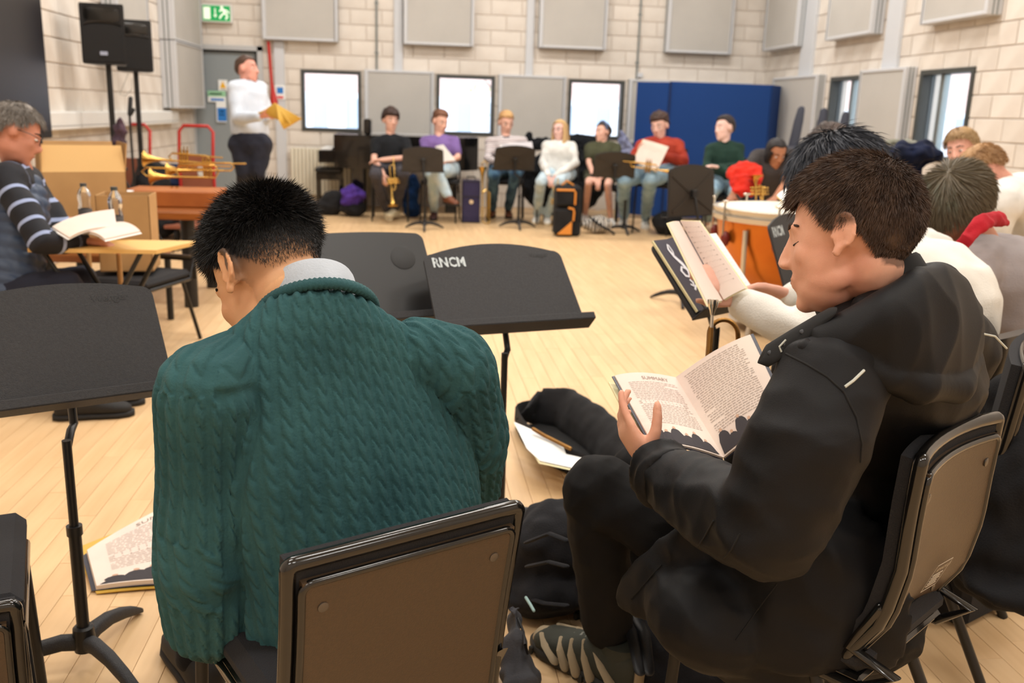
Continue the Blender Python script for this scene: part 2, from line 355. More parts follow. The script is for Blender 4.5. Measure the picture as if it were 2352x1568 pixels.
# red pipe with flared end
m_red=mat('red painted steel',(190,45,38),.4)
b=B(); p0,p1,p2=PY(616,90,YB-.08),PY(624,190,YB-.08),PY(630,238,YB-.08); p0[2]=2.19; b.tube([p0,p1,p1+(p2-p1)*.3,p2],[.022,.02,.028,.055],12)
solo(b,'standpipe',m_red,'thin red vertical pipe with flared lower end beside the door','pipe')
# conduits on back wall
m_cond=mat('galvanised conduit',(135,142,142),.4,metal=.6)
for (x,y) in ((865,60),(1468,60)):
    X_=tx(x,y); b=B(); b.cyl((X_,YB-.03,WT+.03),(X_,YB-.03,ZC),.013); 
    for z in (2.1,2.75,3.4): b.box((X_,YB-.015,z),(.05,.03,.02))
    solo(b,'conduit',m_cond,'thin grey conduit on the block wall '+('left of' if x<900 else 'right of')+' the back windows' if 0 else ('thin grey metal conduit between the first and second upper panels' if x<900 else 'thin grey metal conduit left of the fourth upper panel'),'conduit')
# windows
m_glass=mat('window glass',(255,255,255),.02,trans=1,ior=1.02,spec=.3); m_wf=mat('window frame anthracite',(66,68,66),.45); m_sill=mat('window reveal',(205,212,218),.6)
def window(n,a,c,z0,z1,face,mull=None):
    def bx(b,u0,u1,w0,w1,d0,d1,bev=0):
        if face=='back': b.box(((u0+u1)/2,YB+(d0+d1)/2,(w0+w1)/2),(u1-u0,d1-d0,w1-w0),b=bev)
        else: b.box((XR+(d0+d1)/2,(u0+u1)/2,(w0+w1)/2),(d1-d0,u1-u0,w1-w0),b=bev)
    t=.045; b=B(); bx(b,a,a+t,z0,z1,-.03,.12); bx(b,c-t,c,z0,z1,-.03,.12); bx(b,a+t,c-t,z1-t,z1,-.03,.12); bx(b,a+t,c-t,z0,z0+t,-.03,.12)
    r=struct(b,'window_%d'%n,m_wf)
    b=B(); bx(b,a+t,c-t,z0+t,z1-t,.07,.078); b.obj('pane',m_glass,r,False)
    if mull is not None: b=B(); bx(b,mull-.035,mull+.035,z0+t,z1-t,.04,.11,.004); b.obj('mullion',m_cond,r,False)
    b=B(); bx(b,a-.0,c+.0,z0-.05,z0,.0,.3); b.obj('window_sill',m_sill,r,False)
for i,(a,c) in enumerate(bwin): window(i+1,a,c,WB_,WT,'back')
window(4,*rwin[0],WB_,1.89,'right',rwin[0][0]+.62); window(5,*rwin[1],WB_,1.89,'right',rwin[1][0]+.45)
# acoustic panels
m_fab=mat('grey acoustic cloth',(186,183,178),.95,bump=.2,bs=300,c2=(181,178,173),ns=2); m_pf=mat('panel frame grey',(198,200,204),.5)
def apanel(u0,u1,z0,z1,face,d,label,group,fr=.05,slots=True):
    if face=='back': t=thing('acoustic_panel',label,'panel',((u0+u1)/2,YB-.0,z0),group)
    else: t=thing('acoustic_panel',label,'panel',((XR if face=='right' else XL),(u0+u1)/2,z0),group)
    def bx(b,a,c,w0,w1,d0,d1,bev=0):
        if face=='back': b.box(((a+c)/2,YB-(d0+d1)/2,(w0+w1)/2),(c-a,d1-d0,w1-w0),b=bev)
        elif face=='right': b.box((XR-(d0+d1)/2,(a+c)/2,(w0+w1)/2),(d1-d0,c-a,w1-w0),b=bev)
        else: b.box((XL+(d0+d1)/2,(a+c)/2,(w0+w1)/2),(d1-d0,c-a,w1-w0),b=bev)
    b=B(); bx(b,u0,u0+fr,z0,z1,.012,d,.006); bx(b,u1-fr,u1,z0,z1,.012,d,.006); bx(b,u0+fr,u1-fr,z0,z0+fr*.7,.012,d,.006); bx(b,u0+fr,u1-fr,z1-fr*.7,z1,.012,d,.006)
    b.obj('panel_frame',m_pf,t,False)
    b=B(); bx(b,u0+fr,u1-fr,z0+fr*.7,z1-fr*.7,.012,d-.012); b.obj('cloth_face',m_fab,t,False)
    if slots:
        b=B()
        for k in (.35,.7): bx(b,u1-fr*.8,u1-fr*.8+.006,z0+.01,z1-.01,d,d+.004); bx(b,u1-.012,u1-.006,z0,z1,d*.3,d*.32)
        for dd in (.35,.6): bx(b,u0-.003,u0,z0,z1,d*dd,d*dd+.012); bx(b,u1,u1+.003,z0,z1,d*dd,d*dd+.012)
        b.obj('frame_groove',m_cond,t,False,kind='stuff')
names=['above the door sign, first from the left','second from the left, above the first windows','third from the left, above the fair-haired player','above the blue screen']
for i,(x0,x1,z0) in enumerate([(-1.97,-.97,2.21),(-.08,.88,2.22),(1.79,2.74,2.245),(3.6,4.56,2.25)]):
    apanel(x0,x1,z0,3.5,'back',.16,'high grey acoustic panel on the back wall, '+names[i],'upper acoustic panels on the back wall')
for i,(x0,x1,l) in enumerate([(-.62,.34,'between the first and second back windows'),(1.25,2.21,'between the second and third back windows'),(3.12,4.95,'behind the blue screen')]):
    apanel(x0,x1,.98,1.87,'back',.09,'low grey cloth acoustic panel '+l,'lower acoustic panels on the back wall')
for i,(y0,y1,l) in enumerate([(12.15,13.3,'nearest the corner'),(10.1,11.25,'second from the corner'),(8.0,9.1,'above the large window')]):
    apanel(y0,y1,2.31,3.5,'right',.16,'grey cloth acoustic panel high on the right wall, '+l,'upper acoustic panels on the right wall')
for i,(y0,y1,l) in enumerate([(11.4,12.85,'between the blue screen and the window'),(9.28,10.28,'between the two right windows')]):
    apanel(y0,y1,.98,1.93,'right',.14,'low grey cloth acoustic panel on the right wall '+l,'lower acoustic panels on the right wall')
apanel(11.85,13.36,1.28,2.06,'left',.2,'grey acoustic panel on the left wall beside the door, lower half',None,fr=.03)
apanel(11.85,13.36,2.07,3.4,'left',.2,'grey acoustic panel on the left wall beside the door, upper half',None,fr=.03)
apanel(9.75,10.9,1.98,3.2,'left',.16,'grey cloth acoustic panel high behind the loudspeakers',None)
# trunking on the left wall
b=B(); b.box((XL+.055,8.6,1.17),(.11,7.2,.15),b=.01); struct(b,'trim_7',m_white)
b=B(); b.box((XL+.055,8.6,1.13),(.114,7.2,.004)); struct(b,'trim_8',m_cond)
# radiator
m_rad=mat('cream radiator enamel',(228,222,204),.45)
t=thing('radiator','cream panel radiator on the back wall behind the piano bench','radiator',(-1.1,YB-.1,.15))
for k in range(22):
    x=-1.62+k*.052; b=B(); b.box((x,YB-.1,.46),(.044,.06,.66),b=.012); b.obj('fin',m_rad,t,False)
b=B(); b.box((-1.07,YB-.06,.46),(1.15,.02,.62)); b.cyl((-1.6,YB-.08,.0),(-1.6,YB-.08,.2),.014); b.cyl((-.55,YB-.08,.0),(-.55,YB-.08,.2),.014); b.obj('back_plate',m_rad,t,False)
# wall screen
m_scr=mat('black glass screen',(20,18,24),.28); m_blk=mat('black plastic',(24,24,26),.45,bump=.1,bs=200)
t=thing('wall_screen','large black display screen hanging on the left wall','screen',(XL+.04,7.0,1.05))
b=B(); b.box((XL+.13,6.46,1.78),(.10,2.6,1.46),b=.008); b.obj('casing',m_blk,t,False)
b=B(); b.box((XL+.182,6.46,1.79),(.006,2.54,1.38)); b.obj('glass_front',m_scr,t,False)
# building and tree outside
m_br=mat('pale pink brick facade',(222,190,180),.9,c2=(232,205,196),ns=3); m_bw=mat('pale render facade',(228,230,234),.9); m_bg=mat('facade window',(176,190,206),.6); m_ground=mat('pavement',(170,170,172),.9)
b=B(); b.box((4,25,-.28),(60,40,.3)); struct(b,'ground',m_ground) if 0 else solo(b,'pavement',m_ground,'grey pavement outside the windows','pavement')
t=thing('office_building','pale brick office building seen through the back windows','building',(1,27,0))
b=B(); b.box((1,30,6),(40,6,12)); b.obj('wall',m_br,t,False)
for z in (1.0,4.2):
    b=B(); b.box((1,26.98,z+.0),(40,.1,1.5)); b.obj('pale_band',m_bw,t,False)
    for k in range(16):
        x=-14+k*2; b=B(); b.box((x,26.9,z),(1.3,.1,1.2)); w_=b.obj('window',m_bg,t,False); b=B(); b.box((x,26.84,z),(.5,.05,1.1)); b.obj('blind',m_bw,w_,False)
b=B(); b.box((24,13,5),(4,40,10)); 
t2=thing('side_building','pale building seen through the right windows','building',(22,13,0)); b.obj('wall',m_bw,t2,False)
for k in range(10):
    b=B(); b.box((21.95,-2+k*3,2.5),(.1,1.4,1.6)); b.obj('window',m_bg,t2,False)
m_leaf=mat('yellow green leaves',(170,185,120),.7,rndm=.3); m_bark=mat('bark',(110,100,90),.9)
def tree(x,y,label,h=5.0):
    t=thing('tree',label,'tree',(x,y,-.1),None); rr=random.Random(int(x*7+y)); b=B(); b.tube([(x,y,-.1),(x+.1,y,1.5),(x-.1,y,h)],[.14,.1,.04],8)
    lf=B()
    for k in range(14):
        a=rr.uniform(0,6.3); z=rr.uniform(1.0,h); r=rr.uniform(.6,1.6); e=A(x+r*math.cos(a),y+r*math.sin(a),z+rr.uniform(.2,.9)); s0=A(x,y,z); b.tube([s0,(s0+e)/2+A(0,0,.1),e],[.035,.02,.008],5)
        for q in range(34):
            c=s0+(e-s0)*rr.uniform(.3,1.15)+A(*[rr.gauss(0,.18) for _ in range(3)]); d=nrm([rr.gauss(0,1) for _ in range(3)]); s_,u_,_=frame(d)
            lf.add([c-s_*.05,c+u_*.03,c+s_*.05,c-u_*.03],[(0,1,2,3)])
    b.obj('trunk',m_bark,t); lf.obj('foliage',m_leaf,t,False,kind='stuff')
tree(1.9,18.5,'thin leafy tree outside the middle back window'); tree(11.5,12.4,'yellowing tree outside the large right window',6)
# ---------------------------------------------------------------- figures
def remesh(b,vox,sm=2,adapt=0):
    me=b.mesh('tmp',[],smooth=False); ob=bpy.data.objects.new('tmp',me); COL.objects.link(ob)
    m=ob.modifiers.new('r','REMESH'); m.mode='VOXEL'; m.voxel_size=vox
    if sm: s=ob.modifiers.new('s','SMOOTH'); s.factor=.5; s.iterations=sm
    dg=bpy.context.evaluated_depsgraph_get(); r=bpy.data.meshes.new_from_object(ob.evaluated_get(dg))
    bpy.data.objects.remove(ob); bpy.data.meshes.remove(me); return r
def getv(me): a=np.empty(len(me.vertices)*3); me.vertices.foreach_get('co',a); return a.reshape(-1,3)
def setv(me,v): me.vertices.foreach_set('co',np.asarray(v).ravel()); me.update()
def norms(me): a=np.empty(len(me.vertices)*3); me.vertex_normals.foreach_get('vector',a); return a.reshape(-1,3)
def finish(me,name,mats,parent,**kw):
    me.name=name; me.materials.clear()
    for m in (mats if isinstance(mats,(list,tuple)) else [mats]): me.materials.append(m)
    setv(me,getv(me)-ORG[parent.name]); smooth_mesh(me,180); return link(name,me,parent,**kw)
def wrinkle(me,amp,freq,st=(1,1,1),seed=0,oct=2):
    v=getv(me); n=norms(me); d=np.array([noise.turbulence(Vector((p[0]*freq*st[0]+seed,p[1]*freq*st[1],p[2]*freq*st[2])),oct,False) for p in v])
    setv(me,v+n*((d-.5)*amp)[:,None])
def hand(b,wr,d,n,th=1,s=1.,curl=.5,spread=.0,thumb=None,fr=.0088):
    sd,_,_=frame(d,n); n=nrm(np.asarray(n)-nrm(d)*(np.asarray(n)@nrm(d))); d=nrm(d); t=np.cross(d,n)*th; wr=np.asarray(wr,float)
    b.loft([(wr-d*.012*s,t*.024*s,n*.017*s),(wr+d*.02*s,t*.029*s,n*.017*s),(wr+d*.05*s,t*.037*s,n*.016*s),(wr+d*.085*s,t*.039*s,n*.013*s),(wr+d*.096*s,t*.034*s,n*.008*s)],14)
    for i,(o,l) in enumerate(((.030,.068),(.0105,.077),(-.009,.072),(-.028,.056))):
        c=curl[i] if hasattr(curl,'__len__') else curl; p=wr+d*(.086-abs(o)*.12)*s+t*o*s; dd=nrm(d+t*o*spread*12); pts=[p]; a=0
        for k,(f,w) in enumerate(((.45,.55),(.30,.9),(.25,.7))):
            a+=c*w; q=dd*math.cos(a)+n*math.sin(a); pts.append(pts[-1]+q*l*f*s)
        b.tube(pts,[fr*s,fr*s*.97,fr*s*.9,fr*s*.76],10,True)
    if thumb is None: thumb=(.75,.6,.25)
    q=nrm(t*thumb[0]+d*thumb[1]+n*thumb[2]); p=wr+d*.028*s+t*.02*s; p1=p+q*.042*s; q2=nrm(q+d*.5+n*.15); p2=p1+q2*.028*s; p3=p2+nrm(q2+d*.3)*.022*s
    b.tube([p,p1,p2,p3],[.0145*s,.0115*s,.0098*s,.0078*s],10,True)
def headfr(c,f,up=None):
    f=nrm(f); s_,u_,_=frame(f,cu if up is None else up); return A(*c),s_,f,u_
def headblobs(b,hf,s=1.,near=False,male=True):
    c,sx,fy,uz=hf; R=np.array([sx,fy,uz]).T; L=lambda x,y,z:c+(sx*x+fy*y+uz*z)*s; E=lambda p,r,R_=R,n=18,m=12:b.ell(L(*p),[k*s for k in r],R_,n,m)
    n,m=(28,20) if near else (18,12)
    E((0,-.012,.03),(.074,.093,.086),R,n,m); E((0,.028,-.03),(.0575,.060,.076),R,n,m); E((0,.034,-.076),(.047 if male else .042,.048,.042),R,n,m); E((0,.066,-.102),(.02,.018,.016))
    b.cap(L(0,.085,.006),L(0,.101,-.032),.0085*s,.0115*s,12); E((.010,.098,-.038),(.008,.010,.007)); E((-.010,.098,-.038),(.008,.010,.007))
    b.cap(L(-.032,.070,.020),L(.032,.070,.020),.012*s,.012*s,12); b.cap(L(-.012,.081,.019),L(.012,.081,.019),.010*s,.010*s,12)
    E((0,.030,.0),(.060,.055,.068),R,n,m)
    for q in(-1,1):
        E((q*.034,.056,-.026),(.021,.021,.024)); E((q*.037,.022,-.066),(.017,.038,.024))
        if not near: E((q*.077,-.008,-.006),(.009,.018,.030))
        else:
            pts=[L(q*(.074+.012*math.sin(a*.5)**.7),-.012+.0165*math.cos(a),.002+.027*math.sin(a)*(1 if math.sin(a)>0 else .95)) for a in [x*math.pi/8 for x in range(-4,13)]]
            b.tube(pts,.0042*s,10,True); E((q*.078,.001,-.030),(.006,.009,.010)); E((q*.076,-.008,.0),(.004,.014,.024)); E((q*.080,-.016,-.002),(.005,.006,.018)); E((q*.077,.006,-.008),(.005,.005,.008))
    b.cap(L(-.019,.082,-.062),L(.019,.082,-.062),.006*s,n=10); b.cap(L(-.016,.081,-.072),L(.016,.081,-.072),.0065*s,n=10)
def sst(x,a,b): t=np.clip((x-a)/(b-a),0,1); return t*t*(3-2*t)
def hairmask(d,front=.42,side=-.12,back=-.72):
    x,y,z=d[:,0],d[:,1],d[:,2]
    zh=np.where(y>0,side+(front-side)*sst(y,.18,.62),side+(back-side)*sst(-y,.1,.6)); return sst(z-zh,-.05,.07)
def stubble(me,hf,s,c_skin,c_dark,fn):
    c,sx,fy,uz=hf; v=(getv(me)-c)/s; l=np.stack([v@sx,v@fy+.012,v@uz-.03],1); d=l/A(.074,.093,.086); r=np.linalg.norm(d,axis=1); d=d/r[:,None]; k=fn(d)*(r<1.22); a=me.attributes.new('stub','FLOAT','POINT'); a.data.foreach_set('value',k.astype(np.float32))
def stubmat(name,c,c2,cd):
    m=mat(name,c,.5,c2=c2,ns=9,bump=.06,bs=400,spec=.35); N=m.node_tree.nodes; L=m.node_tree.links; b=N['Principled BSDF']; src=b.inputs['Base Color'].links[0].from_socket
    at=N.new('ShaderNodeAttribute'); at.attribute_name='stub'; mx=N.new('ShaderNodeMixRGB'); L.new(at.outputs['Fac'],mx.inputs[0]); L.new(src,mx.inputs[1]); mx.inputs[2].default_value=lin(cd)+(1,); L.new(mx.outputs[0],b.inputs['Base Color']); b.inputs['Subsurface Weight'].default_value=.12; b.inputs['Subsurface Radius'].default_value=(.012,.004,.002); return m
def haircap(hf,s,name,m,parent,th=(.12,.06,.10),hl=(.42,-.12,-.72),lump=.02,lf=9,n=84,k=54,seed=1,extra=None):
    c,sx,fy,uz=hf; o=A(0,-.012,.03); rad=A(.074,.093,.086)
    b=B(); b.ell((0,0,0),(1,1,1),n=n,m=k); d=np.concatenate(b.v); d=d/np.linalg.norm(d,axis=1)[:,None]; mk=hairmask(d,*hl)
    w=sst(d[:,2],.1,.8); bk=sst(-d[:,1],0,.8); T=th[0]*w+(1-w)*(th[1]*(1-bk)+th[2]*bk)
    ln=np.array([noise.fractal(Vector((p[0]*lf*.3+seed,p[1]*lf*.3,p[2]*lf*.3)),1.,2.,3) for p in d])
    fade=th[3] if len(th)>3 else None
    r=1+mk*(.02+T+lump*ln*3)-.12*(1-mk); v=(d*rad)*r[:,None]+o
    # keep the hair outside the jaw and face blobs only where the mask says so
    if extra is not None: v=extra(v,d,mk)
    w_=c+(v[:,:1]*sx+v[:,1:2]*fy+v[:,2:3]*uz)*s; b.v=[w_]
    return b.obj(name,m,parent,True,180), d, mk, w_
def strands(hf,s,m,parent,cnt,L0,wid,th=.0,crown=(0,-.45,.9),hl=(.42,-.12,-.72),seed=3,lift=.35,droop=.3,lenf=None,name='hair_strands',seg=3,dens=None,tang=1.,jit=.25,base=.98,flow=None,thick=None):
    rg=np.random.RandomState(seed); c,sx,fy,uz=hf; o=A(0,-.012,.03); rad=A(.074,.093,.086)
    d=rg.normal(size=(cnt*3,3)); d/=np.linalg.norm(d,axis=1)[:,None]; mk=hairmask(d,*hl); keep=rg.rand(len(d))<mk*(dens(d) if dens is not None else 1); d=d[keep][:cnt]; cnt=len(d)
    cr_=nrm(crown)
    if thick is not None:
        w=sst(d[:,2],.1,.8); bk=sst(-d[:,1],0,.8); T=thick[0]*w+(1-w)*(thick[1]*(1-bk)+thick[2]*bk); base=(base*(1.0+T*.9))[:,None]
    root=d*rad*base+o; nn=d/rad; nn/=np.linalg.norm(nn,axis=1)[:,None]
    fl=d-cr_; fl=fl-nn*(fl*nn).sum(1)[:,None]; fl/=np.linalg.norm(fl,axis=1)[:,None]+1e-6
    if flow is not None: f2=flow(d,nn); fl=f2
    dr=nn*lift+fl*tang+rg.normal(size=d.shape)*jit; dr/=np.linalg.norm(dr,axis=1)[:,None]
    ln=L0*(lenf(d) if lenf is not None else 1)*rg.uniform(.7,1.15,cnt); g=A(0,0,-1.)
    pts=[root]; p=root; q=dr
    for k in range(seg):
        p=p+q*(ln/seg)[:,None]; q=q+g*droop/seg; q=q-nn*np.minimum((q*nn).sum(1),0)[:,None]*.8; q/=np.linalg.norm(q,axis=1)[:,None]; pts.append(p)
    W=lambda v:c+(v[:,:1]*sx+v[:,1:2]*fy+v[:,2:3]*uz)*s
    pts=[W(x) for x in pts]; view=pts[0]-CC; sd=np.cross(pts[-1]-pts[0],rg.normal(size=d.shape)+view/np.linalg.norm(view,axis=1)[:,None]*2.0); sd/=np.linalg.norm(sd,axis=1)[:,None]+1e-9
    vs=[];
    for k,x in enumerate(pts[:-1]): w=wid*(1-k/seg*.6); vs+=[x-sd*w,x+sd*w]
    vs.append(pts[-1]); V=np.stack(vs,1).reshape(-1,3); K=2*seg+1; fs=[]
    base_=np.arange(cnt)*K; quads=[]; tris=[]
    for k in range(seg-1): quads.append(np.stack([base_+2*k,base_+2*k+1,base_+2*k+3,base_+2*k+2],1))
    tr=np.stack([base_+2*seg-2,base_+2*seg-1,base_+2*seg],1)
    faces=(np.concatenate(quads).tolist() if quads else [])+tr.tolist()
    me=bpy.data.meshes.new(name); me.from_pydata((V-ORG[parent.name]).tolist(),[],faces); me.materials.append(m); me.update()
    return link(name,me,parent,kind='stuff')
def eyes(hf,s,parent,iris=(60,45,35),brow=(60,45,38),look=(0,1,-.3),lips=(178,110,100),closed=False):
    c,sx,fy,uz=hf; L=lambda x,y,z:c+(sx*x+fy*y+uz*z)*s; R=np.array([sx,fy,uz]).T
    me_=mat('eye white',(225,222,218),.2); mi=mat('iris %d'%iris[0],iris,.2); mb=mat('eyebrow %d'%brow[0],brow,.9); ml=mat('lips %d'%lips[0],lips,.45)
    for q in(-1,1):
        if closed:
            b=B(); b.tube([L(q*.016,.077,-.004),L(q*.030,.077,-.008),L(q*.044,.066,-.005)],[.0012*s,.0018*s,.001*s],8,True); b.obj('eyelash',mb,parent)
            b=B(); b.tube([L(q*.013,.088,.021),L(q*.030,.0815,.026),L(q*.046,.066,.020)],[.0028*s,.0034*s,.002*s],8,True); b.obj('eyebrow',mb,parent); continue
        b=B(); b.ell(L(q*.030,.0725,-.002),(.0115*s,.0118*s,.0115*s*.46),R,14,10); ee=b.obj('eye',me_,parent)
        b=B(); lk=nrm(look); b.ell(L(q*.030+lk[0]*.009,.0725+lk[1]*.010,-.002+lk[2]*.004),(.0062*s,.0035*s,.0048*s),R,12,8); b.obj('iris',mi,ee)
        b=B(); b.tube([L(q*.013,.088,.021),L(q*.030,.0815,.026),L(q*.046,.066,.020)],[.0028*s,.0034*s,.002*s],8,True); b.obj('eyebrow',mb,parent)
    b=B(); b.tube([L(-.020,.079,-.066),L(0,.0875,-.066),L(.020,.079,-.066)],[.002*s,.0042*s,.002*s],8,True); b.obj('lips',ml,parent)
def shoe(an,toe,s,m,ms,parent,L=.27,name='shoe',boot=0,fl=None):
    an=A(*an); t=A(toe[0],toe[1],0); t=nrm(t); sd=A(-t[1],t[0],0); z0=an[2]-.085*s if fl is None else fl; h=A(an[0],an[1],z0)-t*.07*s
    b=B(); P_=lambda x,z,w,hh:(h+t*x*s+A(0,0,z*s),sd*w*s,A(0,0,hh*s))
    b.loft([P_(-.012,.045,.02,.03),P_(.0,.05,.034,.042),P_(.05,.062,.040,.055),P_(.10,.058,.041,.050),P_(.16,.045,.046,.034),P_(.21,.038,.048,.025),P_(.25,.032,.038,.02),P_(.268,.028,.018,.012)],18,power=2.4)
    if boot or True: b.loft([(h+t*.045*s+A(0,0,.05*s),t*.048*s,sd*.036*s),(A(an[0],an[1],z0+(.10+boot)*s),t*.045*s,sd*.037*s)],16)
    o=b.obj(name,m,parent,True,60)
    b=B(); b.loft([(h+t*x*s+A(0,0,.012*s),sd*w*s,A(0,0,.013*s)) for x,w in((-.02,.02),(0,.036),(.06,.041),(.12,.042),(.18,.048),(.22,.05),(.26,.038),(.278,.018))],18,power=3); b.obj('sole',ms,o,True,60); return o
def armb(b,sh,el,wr,r,s,n=14): b.tube([sh,(sh*.5+el*.5),el,(el*.5+wr*.5),wr],[r[0]*s,(r[0]+r[1])/2*s,r[1]*s,(r[1]*.55+r[2]*.5)*s,r[2]*s],n,True)
def torsob(b,hip,neck,lat_h,lat_s,s,g=0.,wd=1.,sh=(),bulge=.0,prof=None):
    ax=neck-hip; L=np.linalg.norm(ax); sec=[]
    for t,w,d in (prof or ((-.10,.125,.085),(0,.165,.115),(.12,.162,.118),(.35,.138,.105),(.6,.155,.115),(.8,.17,.11),(.93,.14,.09),(1.03,.06,.055))):
        lat=nrm(lat_h*(1-t)+lat_s*t); up=nrm(ax); fr=nrm(np.cross(up,lat)); c=hip+ax*t-fr*bulge*math.sin(math.pi*min(max(t,0),1)); sec.append((c,lat*(w*wd*s+g),fr*(d*s*wd+g)))
    b.loft(sec,22)
    for q in sh: b.tube([hip+ax*.93*1.0+(q-neck)*.25,q],[.075*s+g,.062*s+g],14,True)
SEATS=[]
def fig(name,label,D,hd,face,sk,shs,els,wrs,hips,kns,ans,toes=None,s=1.12,top=None,bot=None,short=True,hair=None,shoe_m=None,hands=True,hup=None,vox=.0114,male=True,bare=False,neckpt=None,hdir=None,palm=None,wd=1.,bulge=.0,shoelen=.27,collar=None,brow=(60,45,38),shorts=False,curl=.5,floor_ank=True,skirt=False):
    """points are pixels with a depth offset from D; ankles sit at .09 m"""
    T=lambda p:P(p[0],p[1],D+(p[2] if len(p)>2 else 0))
    hc=T(hd); sh=[T(p) for p in shs]; el=[T(p) for p in els]; wr=[T(p) for p in wrs]; hp=[T(p) for p in hips]; kn=[T(p) for p in kns]; an=[PZ(p[0],p[1],.10*s) if len(p)<3 else T(p) for p in ans] or [A(k[0],k[1],.10*s) for k in kn]
    if not ans: ans=[(0,0)]*2; toes=[(face[0],0,face[2])]*2; shoe_m=[(MATS.get('black sole') or mat('black sole',(25,24,24),.7),)*2]*2
    hipc=(hp[0]+hp[1])/2; shc=(sh[0]+sh[1])/2; up=nrm(shc-hipc); nk=shc+up*.045*s if neckpt is None else T(neckpt)
    root=thing('person',label,'person',(hipc[0],hipc[1],0 if ans else hipc[2])); SEATS.append((hipc,nrm(((kn[0]+kn[1])/2-hipc)*A(1,1,0))))
    hf=headfr(hc,cdir(*face),hup); skm=mat('skin %d %d'%(sk[0],sk[1]),sk,.5,c2=tuple(int(k*.93) for k in sk),ns=14,spec=.35)
    hz=s*(1.13 if D>9 else 1); b=B(); headblobs(b,hf,hz,False,male); ch=hc-hf[3]*.05*s-hf[2]*.015*s; b.tube([ch,nk,hipc*.12+nk*.88],[.052*s,.054*s,.05*s],16,True)
    latS,latH=nrm(sh[1]-sh[0]),nrm(hp[1]-hp[0]); torsob(b,hipc,nk,latH,latS,s,-.03,wd,sh,bulge)
    for i in range(len(sh)):
        if i>=len(el): break
        armb(b,sh[i],el[i],wr[i],(.046,.037,.026),s); 
        if hands:
            dv=nrm(wr[i]-el[i]) if hdir is None or hdir[i] is None else cdir(*hdir[i]); pn=A(0,0,-1.) if palm is None else cdir(*palm[i]); b_=hand(b,wr[i],dv,pn,1 if i==0 else -1,s*1.0,curl,.0,fr=.0105)
    for i in range(len(kn)):
        q=.018 if bot and not shorts else (.008 if bot else 0); b.tube([hp[i],(hp[i]+kn[i])/2,kn[i]],[.085*s-q-.005,.072*s-q,.052*s-q*.7],14,True)
        if i<len(an): b.tube([kn[i],kn[i]*.65+an[i]*.35,an[i]],[.050*s-q*.7,.052*s-q*.7,.034*s],14,True); b.cap(an[i],an[i]-A(0,0,.04*s),.036*s)
    finish(remesh(b,vox,1),'body',skm,root)
    eyes(hf,hz,root,brow=brow)
    if hair: hair(hf,hz,root)
    if top:
        b=B(); g=top.get('g',.012); torsob(b,hipc,nk,latH,latS,s,g,wd,sh,bulge,top.get('prof'))
        for i in range(len(el)):
            e=el[i] if not top.get('short') else sh[i]+(el[i]-sh[i])*top.get('sl',.72)
            if top.get('short'): b.tube([sh[i],e],[.058*s+g,.052*s+g],14,True)
            else: armb(b,sh[i],el[i],el[i]+(wr[i]-el[i])*.97,(.055+g*.6,.047+g*.7,.036+g*.4),s)
        me=remesh(b,vox*1.35,3); wrinkle(me,top.get('wr',.012),8,seed=D); v=getv(me)
        if 'u' in top:
            a=me.attributes.new('u','FLOAT','POINT'); a.data.foreach_set('value',(v@up).astype(np.float32))
        o=finish(me,top.get('name','sweater'),top['m'],root)
        if collar:
            b=B(); a_,b_,d_=frame(nk-shc+(hc-nk)*.4,latS); pts=[nk+up*.005+(a_*math.cos(t)*.068+b_*math.sin(t)*.062)*s for t in np.linspace(0,2*math.pi,20)[:-1]]
            b.tube(pts,.011*s,8,closed=True); b.obj('collar',collar,root)
    if bot:
        b=B(); g=bot.get('g',.014); b.ell(hipc,(.17*s*wd,.13*s*wd,.12*s)); b.tube([hp[0],hp[1]],.10*s+g,14,True)
        if bot.get('waist'): fw_=nrm(np.cross(up,latH)); b.loft([(hipc-up*.05,latH*(.165*s+g),fw_*(.115*s+g)),(hipc+up*bot['waist'],latH*(.150*s+g),fw_*(.105*s+g))],22)
        for i in range(len(kn)):
            e=kn[i] if not shorts else hp[i]*.3+kn[i]*.7
            b.tube([hp[i],(hp[i]+e)/2,e],[.092*s+g,.080*s+g,.062*s+g],14,True)
            if i<len(an) and not shorts: q=kn[i]+(an[i]-kn[i])*bot.get('cut',.95); b.tube([kn[i],kn[i]*.5+q*.5,q],[.058*s+g,.056*s+g,.050*s+g*.6],14,True)
        me=remesh(b,vox*1.5,3); wrinkle(me,.012,11,seed=D+3); finish(me,bot.get('name','trousers'),bot['m'],root)
    if shoe_m:
        for i,a in enumerate(an):
            if shoe_m[i] is None: continue
            td=(toes[i] if toes else (0,0,1)); td=cdir(*td); shoe(a,td,s,shoe_m[i][0],shoe_m[i][1],root,boot=shoe_m[i][2] if len(shoe_m[i])>2 else 0,fl=(0.001 if len(ans[i])<3 else None))
    return root,hf
def hm(name,c,c2=None): return mat('hair '+name,c,.55,c2=c2 or tuple(int(k*.6) for k in c),ns=5,stretch=(1,1,.3),bump=.5,bs=90,spec=.4)
def HR(name,c,c2=None,st=0,**kw):
    def f(hf,s,root):
        m=hm(name,c,c2); haircap(hf,s,'hair',m,root,**kw)
        if st: strands(hf,s,m,root,st,.03,.0011,hl=kw.get('hl',(.42,-.12,-.72)),lift=.3,seed=5,base=1.02+kw.get('th',(.1,))[0]*.7)
    return f
